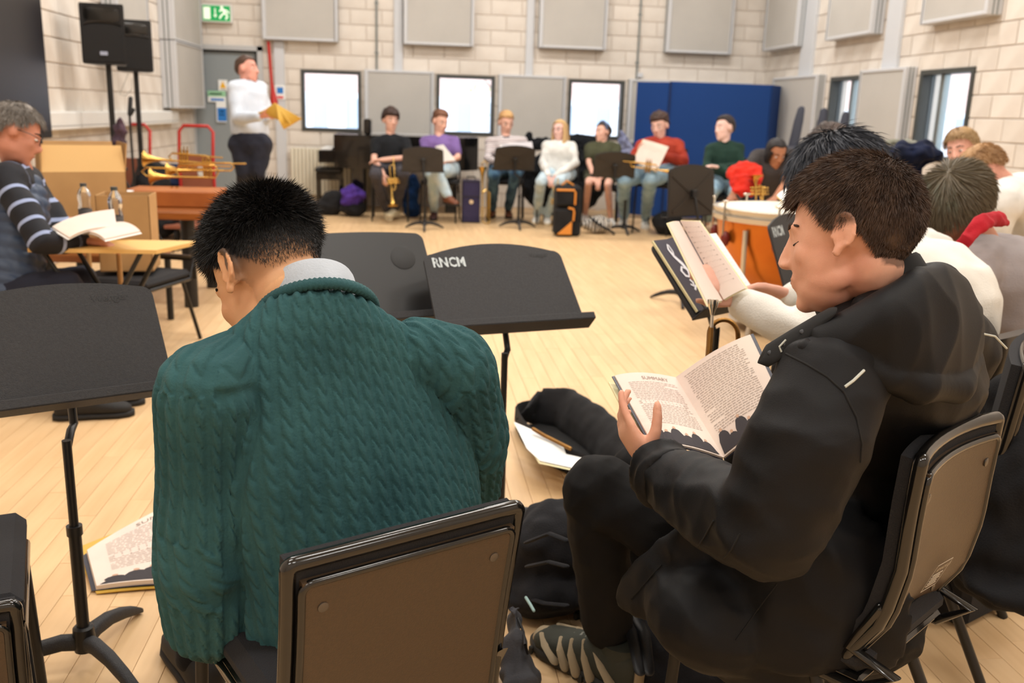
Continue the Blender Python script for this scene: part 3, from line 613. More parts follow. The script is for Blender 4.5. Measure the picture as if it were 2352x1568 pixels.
def chair_at(x,y,rz,label,group=None,sh=.45,col=None,w=.44,back=.80,fold=None):
    """orchestra chair; rz = direction the sitter faces"""
    t=thing('chair',label,'chair',(x,y,0),group); R=Rz(rz); Q=lambda a,b_,c:A(x,y,0)+R@A(a,b_,c)
    mf=mat('black chair upholstery',(30,30,33),.9,bump=.3,bs=300); ms=mat('black chair steel',(22,22,24),.35,metal=.2); mp=col or mat('dark plastic chair shell',(38,34,31),.3)
    b=B(); b.box(Q(0,0,sh-.02),(w,w,.05),R,.02); b.obj('seat',mf,t,True,60)
    b=B(); n=7; secs=[]
    for k in range(n):
        u=k/(n-1); z=sh+.08+(back-sh-.08)*u; yb=-w/2-.02-.05*u-.02*math.sin(u*3); secs.append((Q(0,yb,z),R@A(w*.47,0,0),R@A(0,.018,0)))
    b.loft(secs,20,power=4); b.obj('backrest',mp,t,True,60)
    for sx in(-1,1):
        b=B(); b.tube([Q(sx*w*.48,w*.40,sh-.04),Q(sx*w*.50,w*.44,0.0)],.011,10); b.obj('leg',ms,t)
        b=B(); b.tube([Q(sx*w*.48,-w*.30,sh-.04),Q(sx*w*.50,-w*.62,0.0)],.011,10); b.obj('leg',ms,t)
    b=B(); 
    for sx in(-1,1): b.tube([Q(sx*w*.49,w*.42,sh-.05),Q(sx*w*.49,-w*.45,sh-.05),Q(sx*w*.49,-w*.56,sh+.06),Q(sx*w*.47,-w*.62,back-.1)],.011,10)
    b.tube([Q(-w*.49,w*.40,sh-.05),Q(w*.49,w*.40,sh-.05)],.010,8); b.obj('frame',ms,t); return t
# ---------------------------------------------------------------- players along the back wall
def cm(name,c,c2=None,**kw): return mat('cloth '+name,c,.88,c2=c2 or tuple(int(k*.88) for k in c),ns=7,bump=.35,bs=220,sheen=.03,spec=.2,**kw)
SK=(226,176,156); SK2=(214,160,138)
denim=cm('pale denim',(120,150,172),(150,178,196)); denim2=cm('light denim',(172,196,210),(196,212,220)); denim3=cm('dark denim',(45,72,100),(90,125,150))
w_sh=mat('white trainer',(232,230,225),.5); so=mat('pale sole',(205,190,160),.6); br_sh=mat('brown leather shoe',(110,62,38),.45); dk_sh=mat('dark brown boot',(66,36,34),.5); blk_s=mat('black sole',(25,24,24),.7)
gr_tr=cm('charcoal trousers',(70,68,74))
# black tee
fig('person','man in black v-neck tee and charcoal trousers holding a trumpet between his knees',11.45,(897,277),(.45,-.18,.85),SK,[(864,325),(931,325)],[(859,366,-.12),(940,362,-.18)],[(880,398,-.34),(877,367,-.34)],[(872,388),(922,388)],[(862,402,-.45),(927,400,-.42)],[(889,484),(908,480,.15)],s=1.06,
    top=dict(m=cm('black tee',(28,30,34)),short=True,name='tee_shirt',sl=.62),bot=dict(m=gr_tr),hair=HR('dark brown mop',(62,44,38),th=(.34,.24,.2),hl=(.2,-.2,-.5),lump=.035,lf=14),shoe_m=[(mat('cream trainer',(222,210,180),.6),so),(mat('cream trainer',(222,210,180),.6),so)],toes=[(.3,0,1),(-.3,0,1)],hdir=[(.1,-1,.2),(-.9,-.1,.3)],palm=[(.6,0,-.6),(0,-1,0)])
fig('person','man in purple tee and pale jeans with one brown-shod foot crossed over',11.5,(1011,281),(.6,-.3,.7),SK,[(976,326),(1044,325)],[(972,362,-.1),(1052,362,-.12)],[(1004,372,-.3),(1024,370,-.3)],[(988,388),(1036,388)],[(994,400,-.45),(1004,396,-.55)],[(998,484),(1030,452,-.5)],s=1.06,
    top=dict(m=cm('purple tee',(126,100,160)),short=True,name='tee_shirt',sl=.7),bot=dict(m=denim2),hair=HR('auburn',(120,78,55),th=(.24,.05,.05),hl=(.46,.05,-.6),lump=.03),shoe_m=[(dk_sh,blk_s,.06),(br_sh,blk_s)],toes=[(0,0,1),(.5,-.6,.7)])
fi=band_mat('fair isle knit',(.075,[(0,(206,196,196)),(.22,(60,62,84)),(.34,(214,206,204)),(.5,(150,120,128)),(.62,(220,214,212)),(.78,(52,56,78)),(.88,(210,200,200))]))
fig('person','fair-haired man in patterned navy and cream half-zip sweater and dark jeans',11.8,(1162,283),(.3,-.35,.8),SK,[(1126,328),(1200,326)],[(1120,364,-.1),(1208,362,-.1)],[(1143,374,-.32),(1190,368,-.35)],[(1142,388),(1186,388)],[(1134,402,-.45),(1184,400,-.45)],[(1131,480),(1167,480)],s=1.07,
    top=dict(m=fi,u=1,name='sweater'),bot=dict(m=denim3),hair=HR('fair',(200,160,108),(170,125,80),th=(.22,.07,.07),hl=(.42,.02,-.6),lump=.03),shoe_m=[(br_sh,blk_s,.05),(br_sh,blk_s,.05)],toes=[(-.2,0,1),(.1,0,1)],collar=cm('navy collar',(30,34,60)))
def longhair(c,c2,th=(.12,.14,.12),drop=.2):
    def f(hf,s,root):
        m=hm('long blonde',c,c2); haircap(hf,s,'hair',m,root,th=th,hl=(.5,-.35,-.9),lump=.012)
        cc,sx,fy,uz=hf; 
        for q in(-1,1):
            b=B(); L=lambda x,y,z:cc+(sx*x+fy*y+uz*z)*s
            b.loft([(L(q*.070,.0,.03),sx*.018*s,fy*.05*s),(L(q*.078,.0,-.04),sx*.018*s,fy*.05*s),(L(q*.074,.02,-.12),sx*.018*s,fy*.042*s),(L(q*.068,.045,-.12-drop*.5),sx*.016*s,fy*.034*s),(L(q*.062,.06,-.12-drop),sx*.008*s,fy*.014*s)],12); b.obj('hair_lock',m,root)
        b=B(); b.loft([(L(0,-.07,.02),sx*.07*s,fy*.03*s),(L(0,-.08,-.08),sx*.075*s,fy*.03*s),(L(0,-.08,-.2),sx*.06*s,fy*.025*s)],14); b.obj('hair_lock',m,root)
    return f
r_,hf_=fig('person','blonde woman in white sweatshirt, glasses and light jeans with clasped hands',11.55,(1286,300),(-.55,-.05,.8),(232,190,180),[(1256,337),(1312,337)],[(1246,374,-.1),(1322,372,-.12)],[(1259,402,-.42),(1276,404,-.42)],[(1262,398),(1304,398)],[(1242,418,-.5),(1284,416,-.45)],[(1233,494),(1257,496)],s=.98,male=False,
    top=dict(m=cm('white sweatshirt',(226,226,222)),name='sweatshirt',g=.02),bot=dict(m=denim2),hair=longhair((205,170,120),(165,130,90)),shoe_m=[(w_sh,so),(w_sh,so)],toes=[(-.1,0,1),(0,0,1)],hdir=[(.3,-1,.1),(-.3,-1,.1)])
def glasses(hf,s,root,c=(60,40,40)):
    cc,sx,fy,uz=hf; L=lambda x,y,z:cc+(sx*x+fy*y+uz*z)*s; m=mat('spectacle frame %d'%c[0],c,.35); g=thing if 0 else None
    b=B()
    for q in(-1,1):
        pts=[L(q*.031+.021*math.cos(a),.098-abs(.021*math.cos(a)+0)*.25,-.002+.017*math.sin(a)) for a in np.linspace(0,2*math.pi,17)[:-1]]; b.tube(pts,.0016*s,6,closed=True)
        b.tube([L(q*.052,.092,.004),L(q*.076,.05,.006),L(q*.081,-.012,.004)],.0016*s,6)
    b.tube([L(-.010,.099,.002),L(.010,.099,.002)],.0016*s,6); o=b.obj('spectacles',m,root)
glasses(hf_,1.107,r_,(110,60,66))
r_,hf_=fig('person','woman in olive shirt and shorts with blue headband, bare knees and clasped hands',11.75,(1384,305),(-.8,.02,.6),SK,[(1354,340),(1414,340)],[(1352,374,-.12),(1412,378,-.1)],[(1366,410,-.42),(1378,410,-.42)],[(1358,402),(1404,402)],[(1352,420,-.48),(1396,424,-.48)],[(1344,492),(1402,500)],s=.98,male=False,
    top=dict(m=cm('olive tee',(74,76,56)),short=True,name='shirt',sl=.62,g=.02),bot=dict(m=cm('olive shorts',(66,66,48)),name='shorts'),shorts=True,hair=HR('dark tied back',(52,42,38),th=(.08,.07,.14),hl=(.5,-.1,-.7)),shoe_m=[(w_sh,so),(w_sh,so)],toes=[(-.1,0,1),(.1,0,1)],hdir=[(.4,-1,.1),(-.3,-1,.1)])
c_,sx_,fy_,uz_=hf_; b=B(); b.tube([c_+(sx_*x+fy_*y+uz_*z)*.98 for x,y,z in [(.083*1.13*math.cos(a),.012,.034+.113*math.sin(a)) for a in np.linspace(.0,math.pi,14)]],.014,8,True,flat=1.0); b.obj('headband',cm('blue grey headband',(96,110,142)),r_)
fig('person','man in rust-red sweater and pale jeans with white trainers looking into a booklet',10.95,(1515,290),(-.5,-.28,.75),(232,186,170),[(1474,336),(1556,334)],[(1452,368,-.1),(1572,372,-.12)],[(1466,357,-.38),(1507,352,-.4)],[(1488,392),(1544,392)],[(1432,414,-.45),(1494,412,-.5)],[(1434,498),(1482,502)],s=1.13,wd=1.12,
    top=dict(m=cm('rust sweater',(165,62,44),(140,46,34)),name='sweater',g=.022),bot=dict(m=denim,g=.02),hair=HR('curly brown',(74,52,44),th=(.30,.16,.10),hl=(.30,-.0,-.6),lump=.05,lf=16),shoe_m=[(w_sh,w_sh),(w_sh,w_sh)],toes=[(-.3,0,1),(-.1,0,1)],hdir=[(.1,.6,.2),(-.6,.3,.3)])
fig('person','man in dark green collared sweater with folded arms before the blue screen',10.0,(1664,296),(-.85,.0,.45),(232,192,180),[(1634,344),(1694,342)],[(1622,385,-.1),(1702,385,-.1)],[(1672,392,-.36),(1650,384,-.33)],[(1645,420),(1695,420)],[(1632,440,-.45),(1690,440,-.45)],[(1625,505),(1660,508)],s=1.03,
    top=dict(m=cm('bottle green sweater',(34,58,50)),name='sweater',g=.018),bot=dict(m=denim),hair=HR('near black',(50,40,40),th=(.20,.07,.08),hl=(.5,.0,-.62),lump=.02),hdir=[(.8,.1,.2),(-.8,.1,.2)],collar=cm('green collar',(28,46,40)))
def tiedhair(hf,s,root):
    m=hm('black long',(38,32,34)); haircap(hf,s,'hair',m,root,th=(.09,.08,.16),hl=(.55,-.25,-.8),lump=.01); c,sx,fy,uz=hf; L=lambda x,y,z:c+(sx*x+fy*y+uz*z)*s
    for q in(-1,1):
        b=B(); b.loft([(L(q*.068,.02,.03),sx*.016*s,fy*.05*s),(L(q*.074,.0,-.04),sx*.018*s,fy*.045*s),(L(q*.07,-.02,-.13),sx*.016*s,fy*.03*s)],12); b.obj('hair_lock',m,root)
fig('person','person in charcoal tee bending forward over the kettledrum with both arms down',7.9,(1783,352),(.15,-.55,.75),(178,122,92),[(1738,362,.1),(1812,360,.1)],[(1702,408,-.1),(1808,418,-.1)],[(1684,446,-.2),(1782,452,-.25)],[(1745,455,.35),(1800,455,.35)],[(1735,500,.2),(1800,500,.2)],[(1740,560,.4),(1800,560,.4)],s=1.02,
    top=dict(m=cm('charcoal tee',(66,62,62)),short=True,name='tee_shirt',sl=.55,g=.016),bot=dict(m=cm('navy trousers',(28,34,56))),hair=tiedhair,bulge=.06)
# conductor
fig('person','man standing in pale blue shirt and navy trousers holding an open yellow score',8.6,(568,161),(.9,.08,.25),(222,158,140),[(540,205,-.1),(596,203,.12)],[(545,272,-.16),(612,262,.1)],[(596,268,-.38),(618,270,-.1)],[(552,330),(598,330)],[(560,395),(592,395)],[(562,492),(590,490)],s=1.08,
    top=dict(m=cm('pale blue shirt',(208,216,228),(196,206,220)),name='shirt',g=.018,wr=.008,prof=((.10,.140,.10),(.2,.150,.112),(.35,.148,.115),(.6,.155,.115),(.8,.17,.11),(.93,.14,.09),(1.03,.06,.055))),bot=dict(m=cm('midnight trousers',(44,46,58)),name='trousers',waist=.085),hair=HR('conductor brown',(92,66,52),th=(.13,.05,.06),hl=(.5,.02,-.65),lump=.02),shoe_m=[(blk_s,blk_s),(blk_s,blk_s)],toes=[(.8,0,.3),(.8,0,.3)],hdir=[(.9,.1,.1),(.8,.1,.2)],collar=cm('shirt collar',(205,214,228)),palm=[(0,1,0),(0,1,0)])
# ---------------------------------------------------------------- near people
def uvtube(v,a,b_,ref,r):
    ax=nrm(b_-a); q=v-a; t=q@ax; s_,u_,_=frame(ax,ref); x=q@s_; y=q@u_; return np.arctan2(x,y)*r,t
def cable(u,w,p=.0245,L=.034):
    c=np.floor(u/p); s=(u/p-c-.5)*2; sg=np.clip(abs(s)/.60,0,1); ph=w/L+(s+.35*np.sin(s*2.6))*.42+c*.37; f=ph-np.floor(ph); e=np.minimum(f,1-f)
    rope=(1-sg**4)**.6*(.30+.70*(1-np.exp(-(e/.10)**2)))*(1+.25*np.sin(np.pi*f)); rib=.16*np.exp(-((abs(s)-.88)/.06)**2); return np.where(sg<1,rope,0)+rib
kn=cm('dark green knit',(52,89,92),(42,76,80)); rib_=kn
D1=1.62; s1=1.13
LAT=A(math.cos(.48),math.sin(.48),0); BK=A(-LAT[1],LAT[0],0)
def green_man():
    s1=1.2
    f=cdir(-.62,-.52,-.45); up=cdir(-.30,.80,-.30); s_,u_,_=frame(f,up); ear=P(522,624,1.64)
    hc=ear+s_*.080*s1+f*.008*s1+u_*.006*s1  # left ear
    hf=(hc,s_,f,u_); s1=1.2
    hipc=P(860,1430,1.78); root=thing('person','man in dark green cable-knit sweater seen from behind, head bowed, on the front chair','person',(hipc[0],hipc[1],0))
    nk=P(735,735,1.66); sh=[P(480,905,1.54),P(1040,850,1.76)]; el=[P(492,1370,1.66),P(1075,1115,1.98)]; wr=[P(640,1440,1.98),P(930,1150,2.22)]
    hp=[hipc-LAT*.10,hipc+LAT*.10]; kn_=[hp[0]+BK*.50-LAT*.10+A(0,0,.03),hp[1]+BK*.50+LAT*.06+A(0,0,.03)]; an=[A(k[0],k[1],.10)+BK*.03 for k in kn_]
    skm=stubmat('skin warm near',(220,172,128),(208,154,114),(60,48,42))
    b=B(); headblobs(b,hf,s1,True); b.tube([hc-u_*.05*s1-f*.03,P(710,664,1.672),nk],[.052*s1,.053*s1,.056*s1],22,True)
    b.tube([nk,P(770,900,1.70),hipc],[.06,.13,.12],16,True); b.tube([sh[0]-A(0,0,.05),nk-A(0,0,.12),sh[1]-A(0,0,.05)],[.04,.05,.04],14,True)
    for i in (0,1):
        armb(b,sh[i]-A(0,0,.01),el[i],wr[i],(.042,.036,.028),s1); hand(b,wr[i],nrm(wr[i]-el[i]),A(0,0,-1.),1-2*i,1.05,.5)
        b.tube([hp[i],kn_[i]],[.08,.055],14,True); b.tube([kn_[i],an[i],an[i]-A(0,0,.03)],[.05,.036,.034],14,True)
    me=remesh(b,.0054,4); stubble(me,hf,s1,0,0,lambda d:(sst(d[:,2],-.95,-.15)**.9)*np.where(d[:,1]>0,sst(d[:,2]-.0-.35*sst(d[:,1],.3,.7),-.05,.12),1)*.93); finish(me,'body',skm,root); eyes(hf,s1,root,brow=(25,22,20),closed=True)
    # hair: long black top, cropped sides that fade into the skin
    hk=mat('hair black near',(18,17,17),.5,c2=(34,32,31),ns=60,spec=.45); hl=(.40,-.05,-.62)
    haircap(hf,s1,'hair',hk,root,th=(.26,-.015,-.01),hl=(.50,.36,.22),lump=.012,n=96,k=64)
    topd=lambda d: sst(d[:,2],.12,.36)
    strands(hf,s1,hk,root,24000,.029,.0007,hl=(.42,.05,.0),dens=topd,lift=.55,droop=.05,seed=4,crown=(0,-.35,.95),jit=.3,base=.98,thick=(.26,.0,.0))
    strands(hf,s1,hk,root,4000,.026,.0007,hl=(.3,.02,.3),dens=lambda d:sst(d[:,1],.15,.5),lift=.35,droop=.5,seed=9,crown=(0,-.5,.9),jit=.2,base=1.0,name='fringe_strands')
    fd=lambda d: np.clip(sst(d[:,2],-.70,.0)**1.3,0.02,1)
    strands(hf,s1,hk,root,62000,.0105,.00042,hl=(.45,-.16,-.75),dens=lambda d:fd(d)**.65,lift=.38,droop=.5,seed=6,seg=2,crown=(0,-.4,.9),jit=.22,base=.995,name='cropped_strands',lenf=lambda d:.5+1.2*sst(d[:,2],-.4,.35))
    # shirt collar
    cs=cm('pale blue shirt collar',(190,198,208)); an_=frame(nrm(hc-nk),LAT); a_,b2,d_=an_
    b=B(); n=40; lo=[];hi=[]; cc=P(724,712,1.672); up_=nrm(cdir(-.22,1,-.55)); a_,b2,d_=frame(up_,LAT)
    ring=lambda r1,r2,h:[cc+d_*h+a_*math.cos(t)*r1+b2*math.sin(t)*r2 for t in np.linspace(0,2*math.pi,n+1)[:-1]]
    R_=[ring(.090,.082,-.02),ring(.089,.081,.01),ring(.083,.076,.052),ring(.0805,.0735,.058),ring(.077,.070,.052),ring(.080,.074,-.02)]
    v=np.concatenate(R_); fs=[(i*n+j,i*n+(j+1)%n,(i+1)*n+(j+1)%n,(i+1)*n+j) for i in range(5) for j in range(n)]; b.add(v,fs); b.obj('shirt_collar',cs,root,True,80)
    # sweater
    b=B(); S_=lambda x,y,D_,hw,dp:b_s.append((P(x,y,D_),LAT*hw*sA,BK*dp*sB)); b_s=[]
    a_,b2,d_=frame(nrm(cdir(-.2,1,-.45)),LAT); sA=sB=1; a_,b2=b2*np.sign(b2@LAT),a_*np.sign(a_@BK); q=P(728,722,1.675); b_s+=[(q,a_*.104,b2*.096),(q-d_*.02,a_*.122,b2*.108),(P(738,775,1.68),nrm(a_+LAT*.3)*.17,nrm(b2+BK*.5)*.118)]
    for x,y,D_,hw,dp in ((745,830,1.685,.235,.125),(760,920,1.70,.262,.145),(785,1030,1.71,.262,.155),(815,1150,1.72,.252,.155),(840,1270,1.735,.243,.155),(850,1390,1.75,.24,.16),(850,1500,1.77,.245,.165),(850,1560,1.79,.235,.15)): S_(x,y,D_,hw,dp)
    b.loft(b_s,40)
    b.tube([P(560,860,1.60),sh[0]],[.075,.082],20,True); b.tube([P(960,820,1.73),sh[1]],[.07,.078],20,True)
    e0=P(488,1405,1.66); b.tube([sh[0],P(474,1100,1.585),P(478,1290,1.61),e0,P(560,1440,1.78),P(640,1440,1.95)],[.084,.082,.086,.083,.07,.052],22,True)
    b.tube([sh[1],P(1078,1000,1.86),el[1],P(1000,1140,2.1),wr[1]],[.080,.076,.072,.062,.05],22,True)
    me=remesh(b,.0032,6); v=getv(me); n=norms(me)
    ax0,ax1=P(750,720,1.80),P(850,1500,1.86); u1,w1=uvtube(v,ax0,ax1,-BK,.235)
    u2,w2=uvtube(v,sh[0],e0,-BK,.082); u3,w3=uvtube(v,sh[1],el[1],-BK,.078)
    def dist(a,c,v):
        t=np.clip(((v-a)@(c-a))/((c-a)@(c-a)),0,1); return np.linalg.norm(v-a-np.outer(t,c-a),axis=1)
    dl=np.minimum(dist(sh[0]-A(0,0,.03),e0,v),dist(e0,P(640,1440,1.95),v)); dr=np.minimum(dist(sh[1]-A(0,0,.05),el[1],v),dist(el[1],wr[1],v)); q=(v-ax0)@LAT
    isl=(dl<.093)&(q<-.165); isr=(dr<.082)&(q>.15); u=np.where(isl,u2,np.where(isr,u3,u1)); w=np.where(isl,w2,np.where(isr,w3,w1))
    h=cable(u,w); low=noise_arr(v,6.,11)*.006
    # armhole seam: a thin groove where sleeve meets body
    sm=np.exp(-((dl-.093)/.005)**2)*(abs(q+.20)<.09); h=h*(1-sm)-sm*.9
    setv(me,v+n*(h*.0052+low)[:,None]); o=finish(me,'sweater',kn,root)
    # ribbed crew neck
    b=B(); cc=P(728,718,1.675); pts=[]; 
    a_,b2,d_=frame(nrm(cdir(-.2,1,-.45)),LAT)
    m=150
    for k in range(m):
        t=2*math.pi*k/m; pts.append(cc+a_*math.cos(t)*.108+b2*math.sin(t)*.100)
    b.tube(pts,[.0100+(.0011 if k%2 else -.0011) for k in range(m)],10,closed=True,flat=1.4); b.obj('ribbed_neckband',kn,root,True,60)
    # trousers
    b=B(); b.ell(hipc-A(0,0,.03),(.20,.17,.12)); 
    for i in(0,1): b.tube([hp[i],kn_[i]],[.115,.078],18,True); b.tube([kn_[i],an[i]],[.074,.06],16,True)
    me=remesh(b,.01,4); wrinkle(me,.016,9,seed=3); finish(me,'trousers',cm('black wool trousers',(24,24,27)),root)
    for i in(0,1): shoe(an[i],BK,1.1,blk_s,blk_s,root)
    return root
def noise_arr(v,f,seed):
    return np.array([noise.noise(Vector((p[0]*f+seed,p[1]*f,p[2]*f))) for p in v])
green_man()
# man in black jacket
def jacket_man():
    s=1.06; f=cdir(-.84,-.03,-.50); up=cdir(-.10,1,-.10); s_,u_,_=frame(f,up); ear=P(1934,540,1.50)
    hc=ear+s_*.080*s+f*.008*s+u_*.006*s; hf=(hc,s_,f,u_)
    hipc=P(1930,1400,1.98); root=thing('person','man in black hooded jacket reading an open booklet on his lap','person',(hipc[0],hipc[1],0))
    nk=P(2050,690,1.64); sh=[P(1905,880,1.50),P(2190,800,1.92)]; el=[P(1765,1215,1.50),P(2000,1100,2.15)]; wr=[P(1512,1082,1.80),P(1720,1040,2.12)]
    kn_=[P(1372,1125,2.08),P(1475,1080,2.35)]; t0=PZ(1230,1452,.03); h0=PZ(1400,1545,.03); td=t0-h0; td[2]=0; td=nrm(td); an=[A(*(t0-td*.232)[:2],.12),PZ(1490,1392,.11)]; hp=[P(1880,1370,1.90),P(1960,1340,2.08)]
    skm=stubmat('skin pale near',(222,168,142),(212,150,126),(84,62,50))
    b=B(); headblobs(b,hf,s,True); b.tube([hc-u_*.05*s-f*.035,P(2020,640,1.63),nk],[.050*s,.052*s,.06*s],22,True)
    b.tube([nk,P(2000,1000,1.88),hipc],[.06,.10,.10],16,True); b.tube([sh[0],nk,sh[1]],[.05,.05,.05],14,True)
    hd=cdir(-.52,.80,-.25); n0=cdir(.80,.35,-.30)
    for i in (0,1):
        armb(b,sh[i]-A(0,0,.02),el[i],wr[i],(.042,.036,.028),s)
        b.tube([hp[i],kn_[i]],[.08,.055],14,True); b.tube([kn_[i],an[i],an[i]-A(0,0,.03)],[.05,.036,.034],14,True)
    th=1 if np.cross(hd,n0)@cdir(.3,-.2,1)>0 else -1
    hand(b,P(1500,1078,1.80),hd,n0,th,1.08,(.25,.5,.6,.7),0,thumb=(.55,.55,.62)); hand(b,wr[1],cdir(-.3,.7,-.1),cdir(-.6,.2,-.6),-th,1.08,.5)
    me=remesh(b,.0054,4); stubble(me,hf,s,0,0,lambda d:hairmask(d,.44,-.2,-.95)*.8); finish(me,'body',skm,root); eyes(hf,s,root,brow=(60,42,34),closed=True)
    hk=mat('hair brown near',(58,42,33),.55,c2=(84,64,50),ns=40,stretch=(1,1,1),spec=.35)
    haircap(hf,s,'hair',hk,root,th=(.20,.05,.09),hl=(.44,-.05,-.70),lump=.008,n=96,k=64)
    strands(hf,s,hk,root,42000,.020,.0005,hl=(.44,-.20,-.98),lift=.34,droop=.35,seed=4,crown=(.1,-.55,.83),jit=.18,base=1.0,lenf=lambda d:.45+.75*sst(d[:,2],-.6,.2),thick=(.20,.05,.09))
    strands(hf,s,hk,root,4000,.030,.0007,hl=(.36,.1,.3),dens=lambda d:sst(d[:,1],.45,.7),lift=.5,droop=.9,seed=8,crown=(0,-.4,.9),jit=.24,base=1.0,name='fringe_strands',thick=(.20,.05,.09))
    jm=mat('black shell jacket cloth',(14,14,16),.6,c2=(19,19,21),ns=4,bump=.12,bs=500,spec=.25); jd=mat('black jacket lining',(16,16,17),.85)
    b=B(); L2=nrm(sh[1]-sh[0]); L2=nrm(A(L2[0],L2[1],0)); F2=A(-L2[1],L2[0],0)
    secs=[]
    for x,y,D_,hw,dp in ((2040,665,1.64,.095,.085),(2040,705,1.65,.13,.105),(2048,780,1.68,.21,.135),(2050,880,1.76,.255,.155),(2025,1010,1.88,.25,.145),(1985,1150,1.90,.225,.16),(1935,1290,1.98,.225,.155),(1895,1420,2.0,.24,.16),(1865,1500,2.02,.24,.16)): secs.append((P(x,y,D_),L2*hw,F2*dp))
    b.loft(secs,36)
    # front skirt panel of the jacket over the thigh
    b.loft([(P(1930,1330,1.72),cdir(-.1,1,0)*.17,F2*.14),(P(1780,1340,1.70),cdir(.05,1,0)*.165,F2*.13),(P(1650,1330,1.74),cdir(.15,1,0)*.135,F2*.11),(P(1545,1330,1.84),cdir(.35,1,0)*.105,F2*.08),(P(1470,1345,1.93),cdir(.6,1,0)*.07,F2*.05),(P(1438,1372,1.97),cdir(.7,1,0)*.03,F2*.02)],26)
    b.ell(P(1650,1405,1.82),(.15,.15,.11)); b.ell(P(1760,1440,1.86),(.16,.16,.12))
    b.tube([P(1975,790,1.58),sh[0],P(1860,1010,1.47),el[0],],[.088,.095,.100,.088],24,True)
    b.tube([el[0],P(1690,1190,1.58),P(1590,1130,1.70),P(1528,1090,1.77)],[.088,.082,.070,.060],22,True)
    b.tube([sh[1],el[1],wr[1]],[.095,.085,.06],20,True); b.tube([P(2110,740,1.78),sh[1]],[.08,.09],20,True)
    me=remesh(b,.0074,5); v=getv(me); n=norms(me)
    # folds: ridged noise squeezed along each limb, strongest at the elbow and waist
    def fold(v,d,f,seed,st=.28):
        d=nrm(d); q=v-np.outer(v@d,d)*(1-1/st*.5); return 1-abs(noise_arr(q,f,seed))*2
    e=np.exp(-(np.linalg.norm(v-el[0],axis=1)/.14)**2); w_=np.exp(-(np.linalg.norm(v-P(1590,1130,1.68),axis=1)/.10)**2); wa=np.exp(-((v[:,2]-.62)/.10)**2)
    a1=fold(v,el[0]-sh[0],9,3)*.0045*(.5+1.4*e); a2=fold(v,wr[0]-el[0],12,8)*.010*w_; a3=noise_arr(v,5,2)*.008; a4=fold(v,A(.3,.1,1),9,12)*.0035*(1+wa)
    setv(me,v+n*(a1+a2+a3+a4-.006)[:,None]); o=finish(me,'jacket',jm,root)
    # hood lying on the back: two soft overlapping folds
    b=B(); hs=[((1865,788),1.50,.022),((1930,792),1.49,.045),((2020,785),1.48,.075),((2100,768),1.51,.102),((2165,755),1.58,.112),((2215,755),1.68,.090),((2240,765),1.78,.05)]
    b.loft([(P(x,y,D_),cdir(-.12,1,.1)*hh,cf*.058*(.4+hh*6)) for (x,y),D_,hh in hs],26)
    b.tube([P(1852,800,1.47),P(1985,850,1.45),P(2110,885,1.48),P(2195,888,1.56),P(2236,830,1.70)],[.010,.018,.022,.022,.016],14,True)
    b.tube([P(1985,700,1.52),P(2080,668,1.56),P(2150,650,1.66),P(2195,690,1.74)],[.02,.030,.034,.024],14,True)
    me=remesh(b,.005,5); v=getv(me); setv(me,v+norms(me)*(fold(v,A(.6,.1,-.7),6,21)*.008+noise_arr(v,6,4)*.010)[:,None]); finish(me,'hood',jm,root)
    # stand-up collar, open at the front
    b=B(); cc=P(2010,690,1.63); d_=nrm(cdir(-.42,.95,-.12)); a_,b2,_=frame(d_,L2); n_=36; rows=[]
    for r1,r2,h in ((.100,.090,-.05),(.104,.093,.0),(.100,.090,.042),(.096,.086,.048),(.090,.081,.042),(.098,.088,-.04)): rows.append([cc+d_*h+a_*math.cos(t)*r1+b2*math.sin(t)*r2-0*d_ for t in np.linspace(0,2*math.pi,n_+1)[:-1]])
    v=np.concatenate(rows); b.add(v,[(i*n_+j,i*n_+(j+1)%n_,(i+1)*n_+(j+1)%n_,(i+1)*n_+j) for i in range(5) for j in range(n_)]); b.obj('collar',jd,root,True,80)
    b=B(); b.loft([(P(1905,720,1.50),cdir(.5,1,0)*.012,cf*.03),(P(1850,765,1.50),cdir(.6,1,0)*.035,cf*.02),(P(1790,800,1.52),cdir(.6,1,0)*.036,cf*.015),(P(1752,812,1.54),cdir(.5,1,0)*.018,cf*.01)],14,power=3); fo=b.obj('storm_flap',jd,root,True,80)
    from mathutils.bvhtree import BVHTree
    fb=BVHTree.FromPolygons([tuple(q) for q in (getv(fo.data)+ORG[root.name])],[tuple(pl.vertices) for pl in fo.data.polygons])
    b=B()
    for x,y in ((1800,790),(1768,810),(1842,762)):
        h_=fb.ray_cast(Vector(CC),Vector(nrm(ray(x,y)))); b.lathe(np.array(h_[0]) if h_[0] is not None else P(x,y,1.52),[(.0005,-.001),(.004,-.001),(.004,.001),(.002,.002)],cdir(-.2,.4,1),12)
    b.obj('press_studs',mat('dark metal stud',(60,60,62),.4,metal=.8),root,True,kind='stuff')
    from mathutils.bvhtree import BVHTree
    bv=BVHTree.FromPolygons([tuple(q) for q in (getv(o.data)+ORG[root.name])],[tuple(pl.vertices) for pl in o.data.polygons]); sm_=mat('jacket seam',(6,6,7),.8)
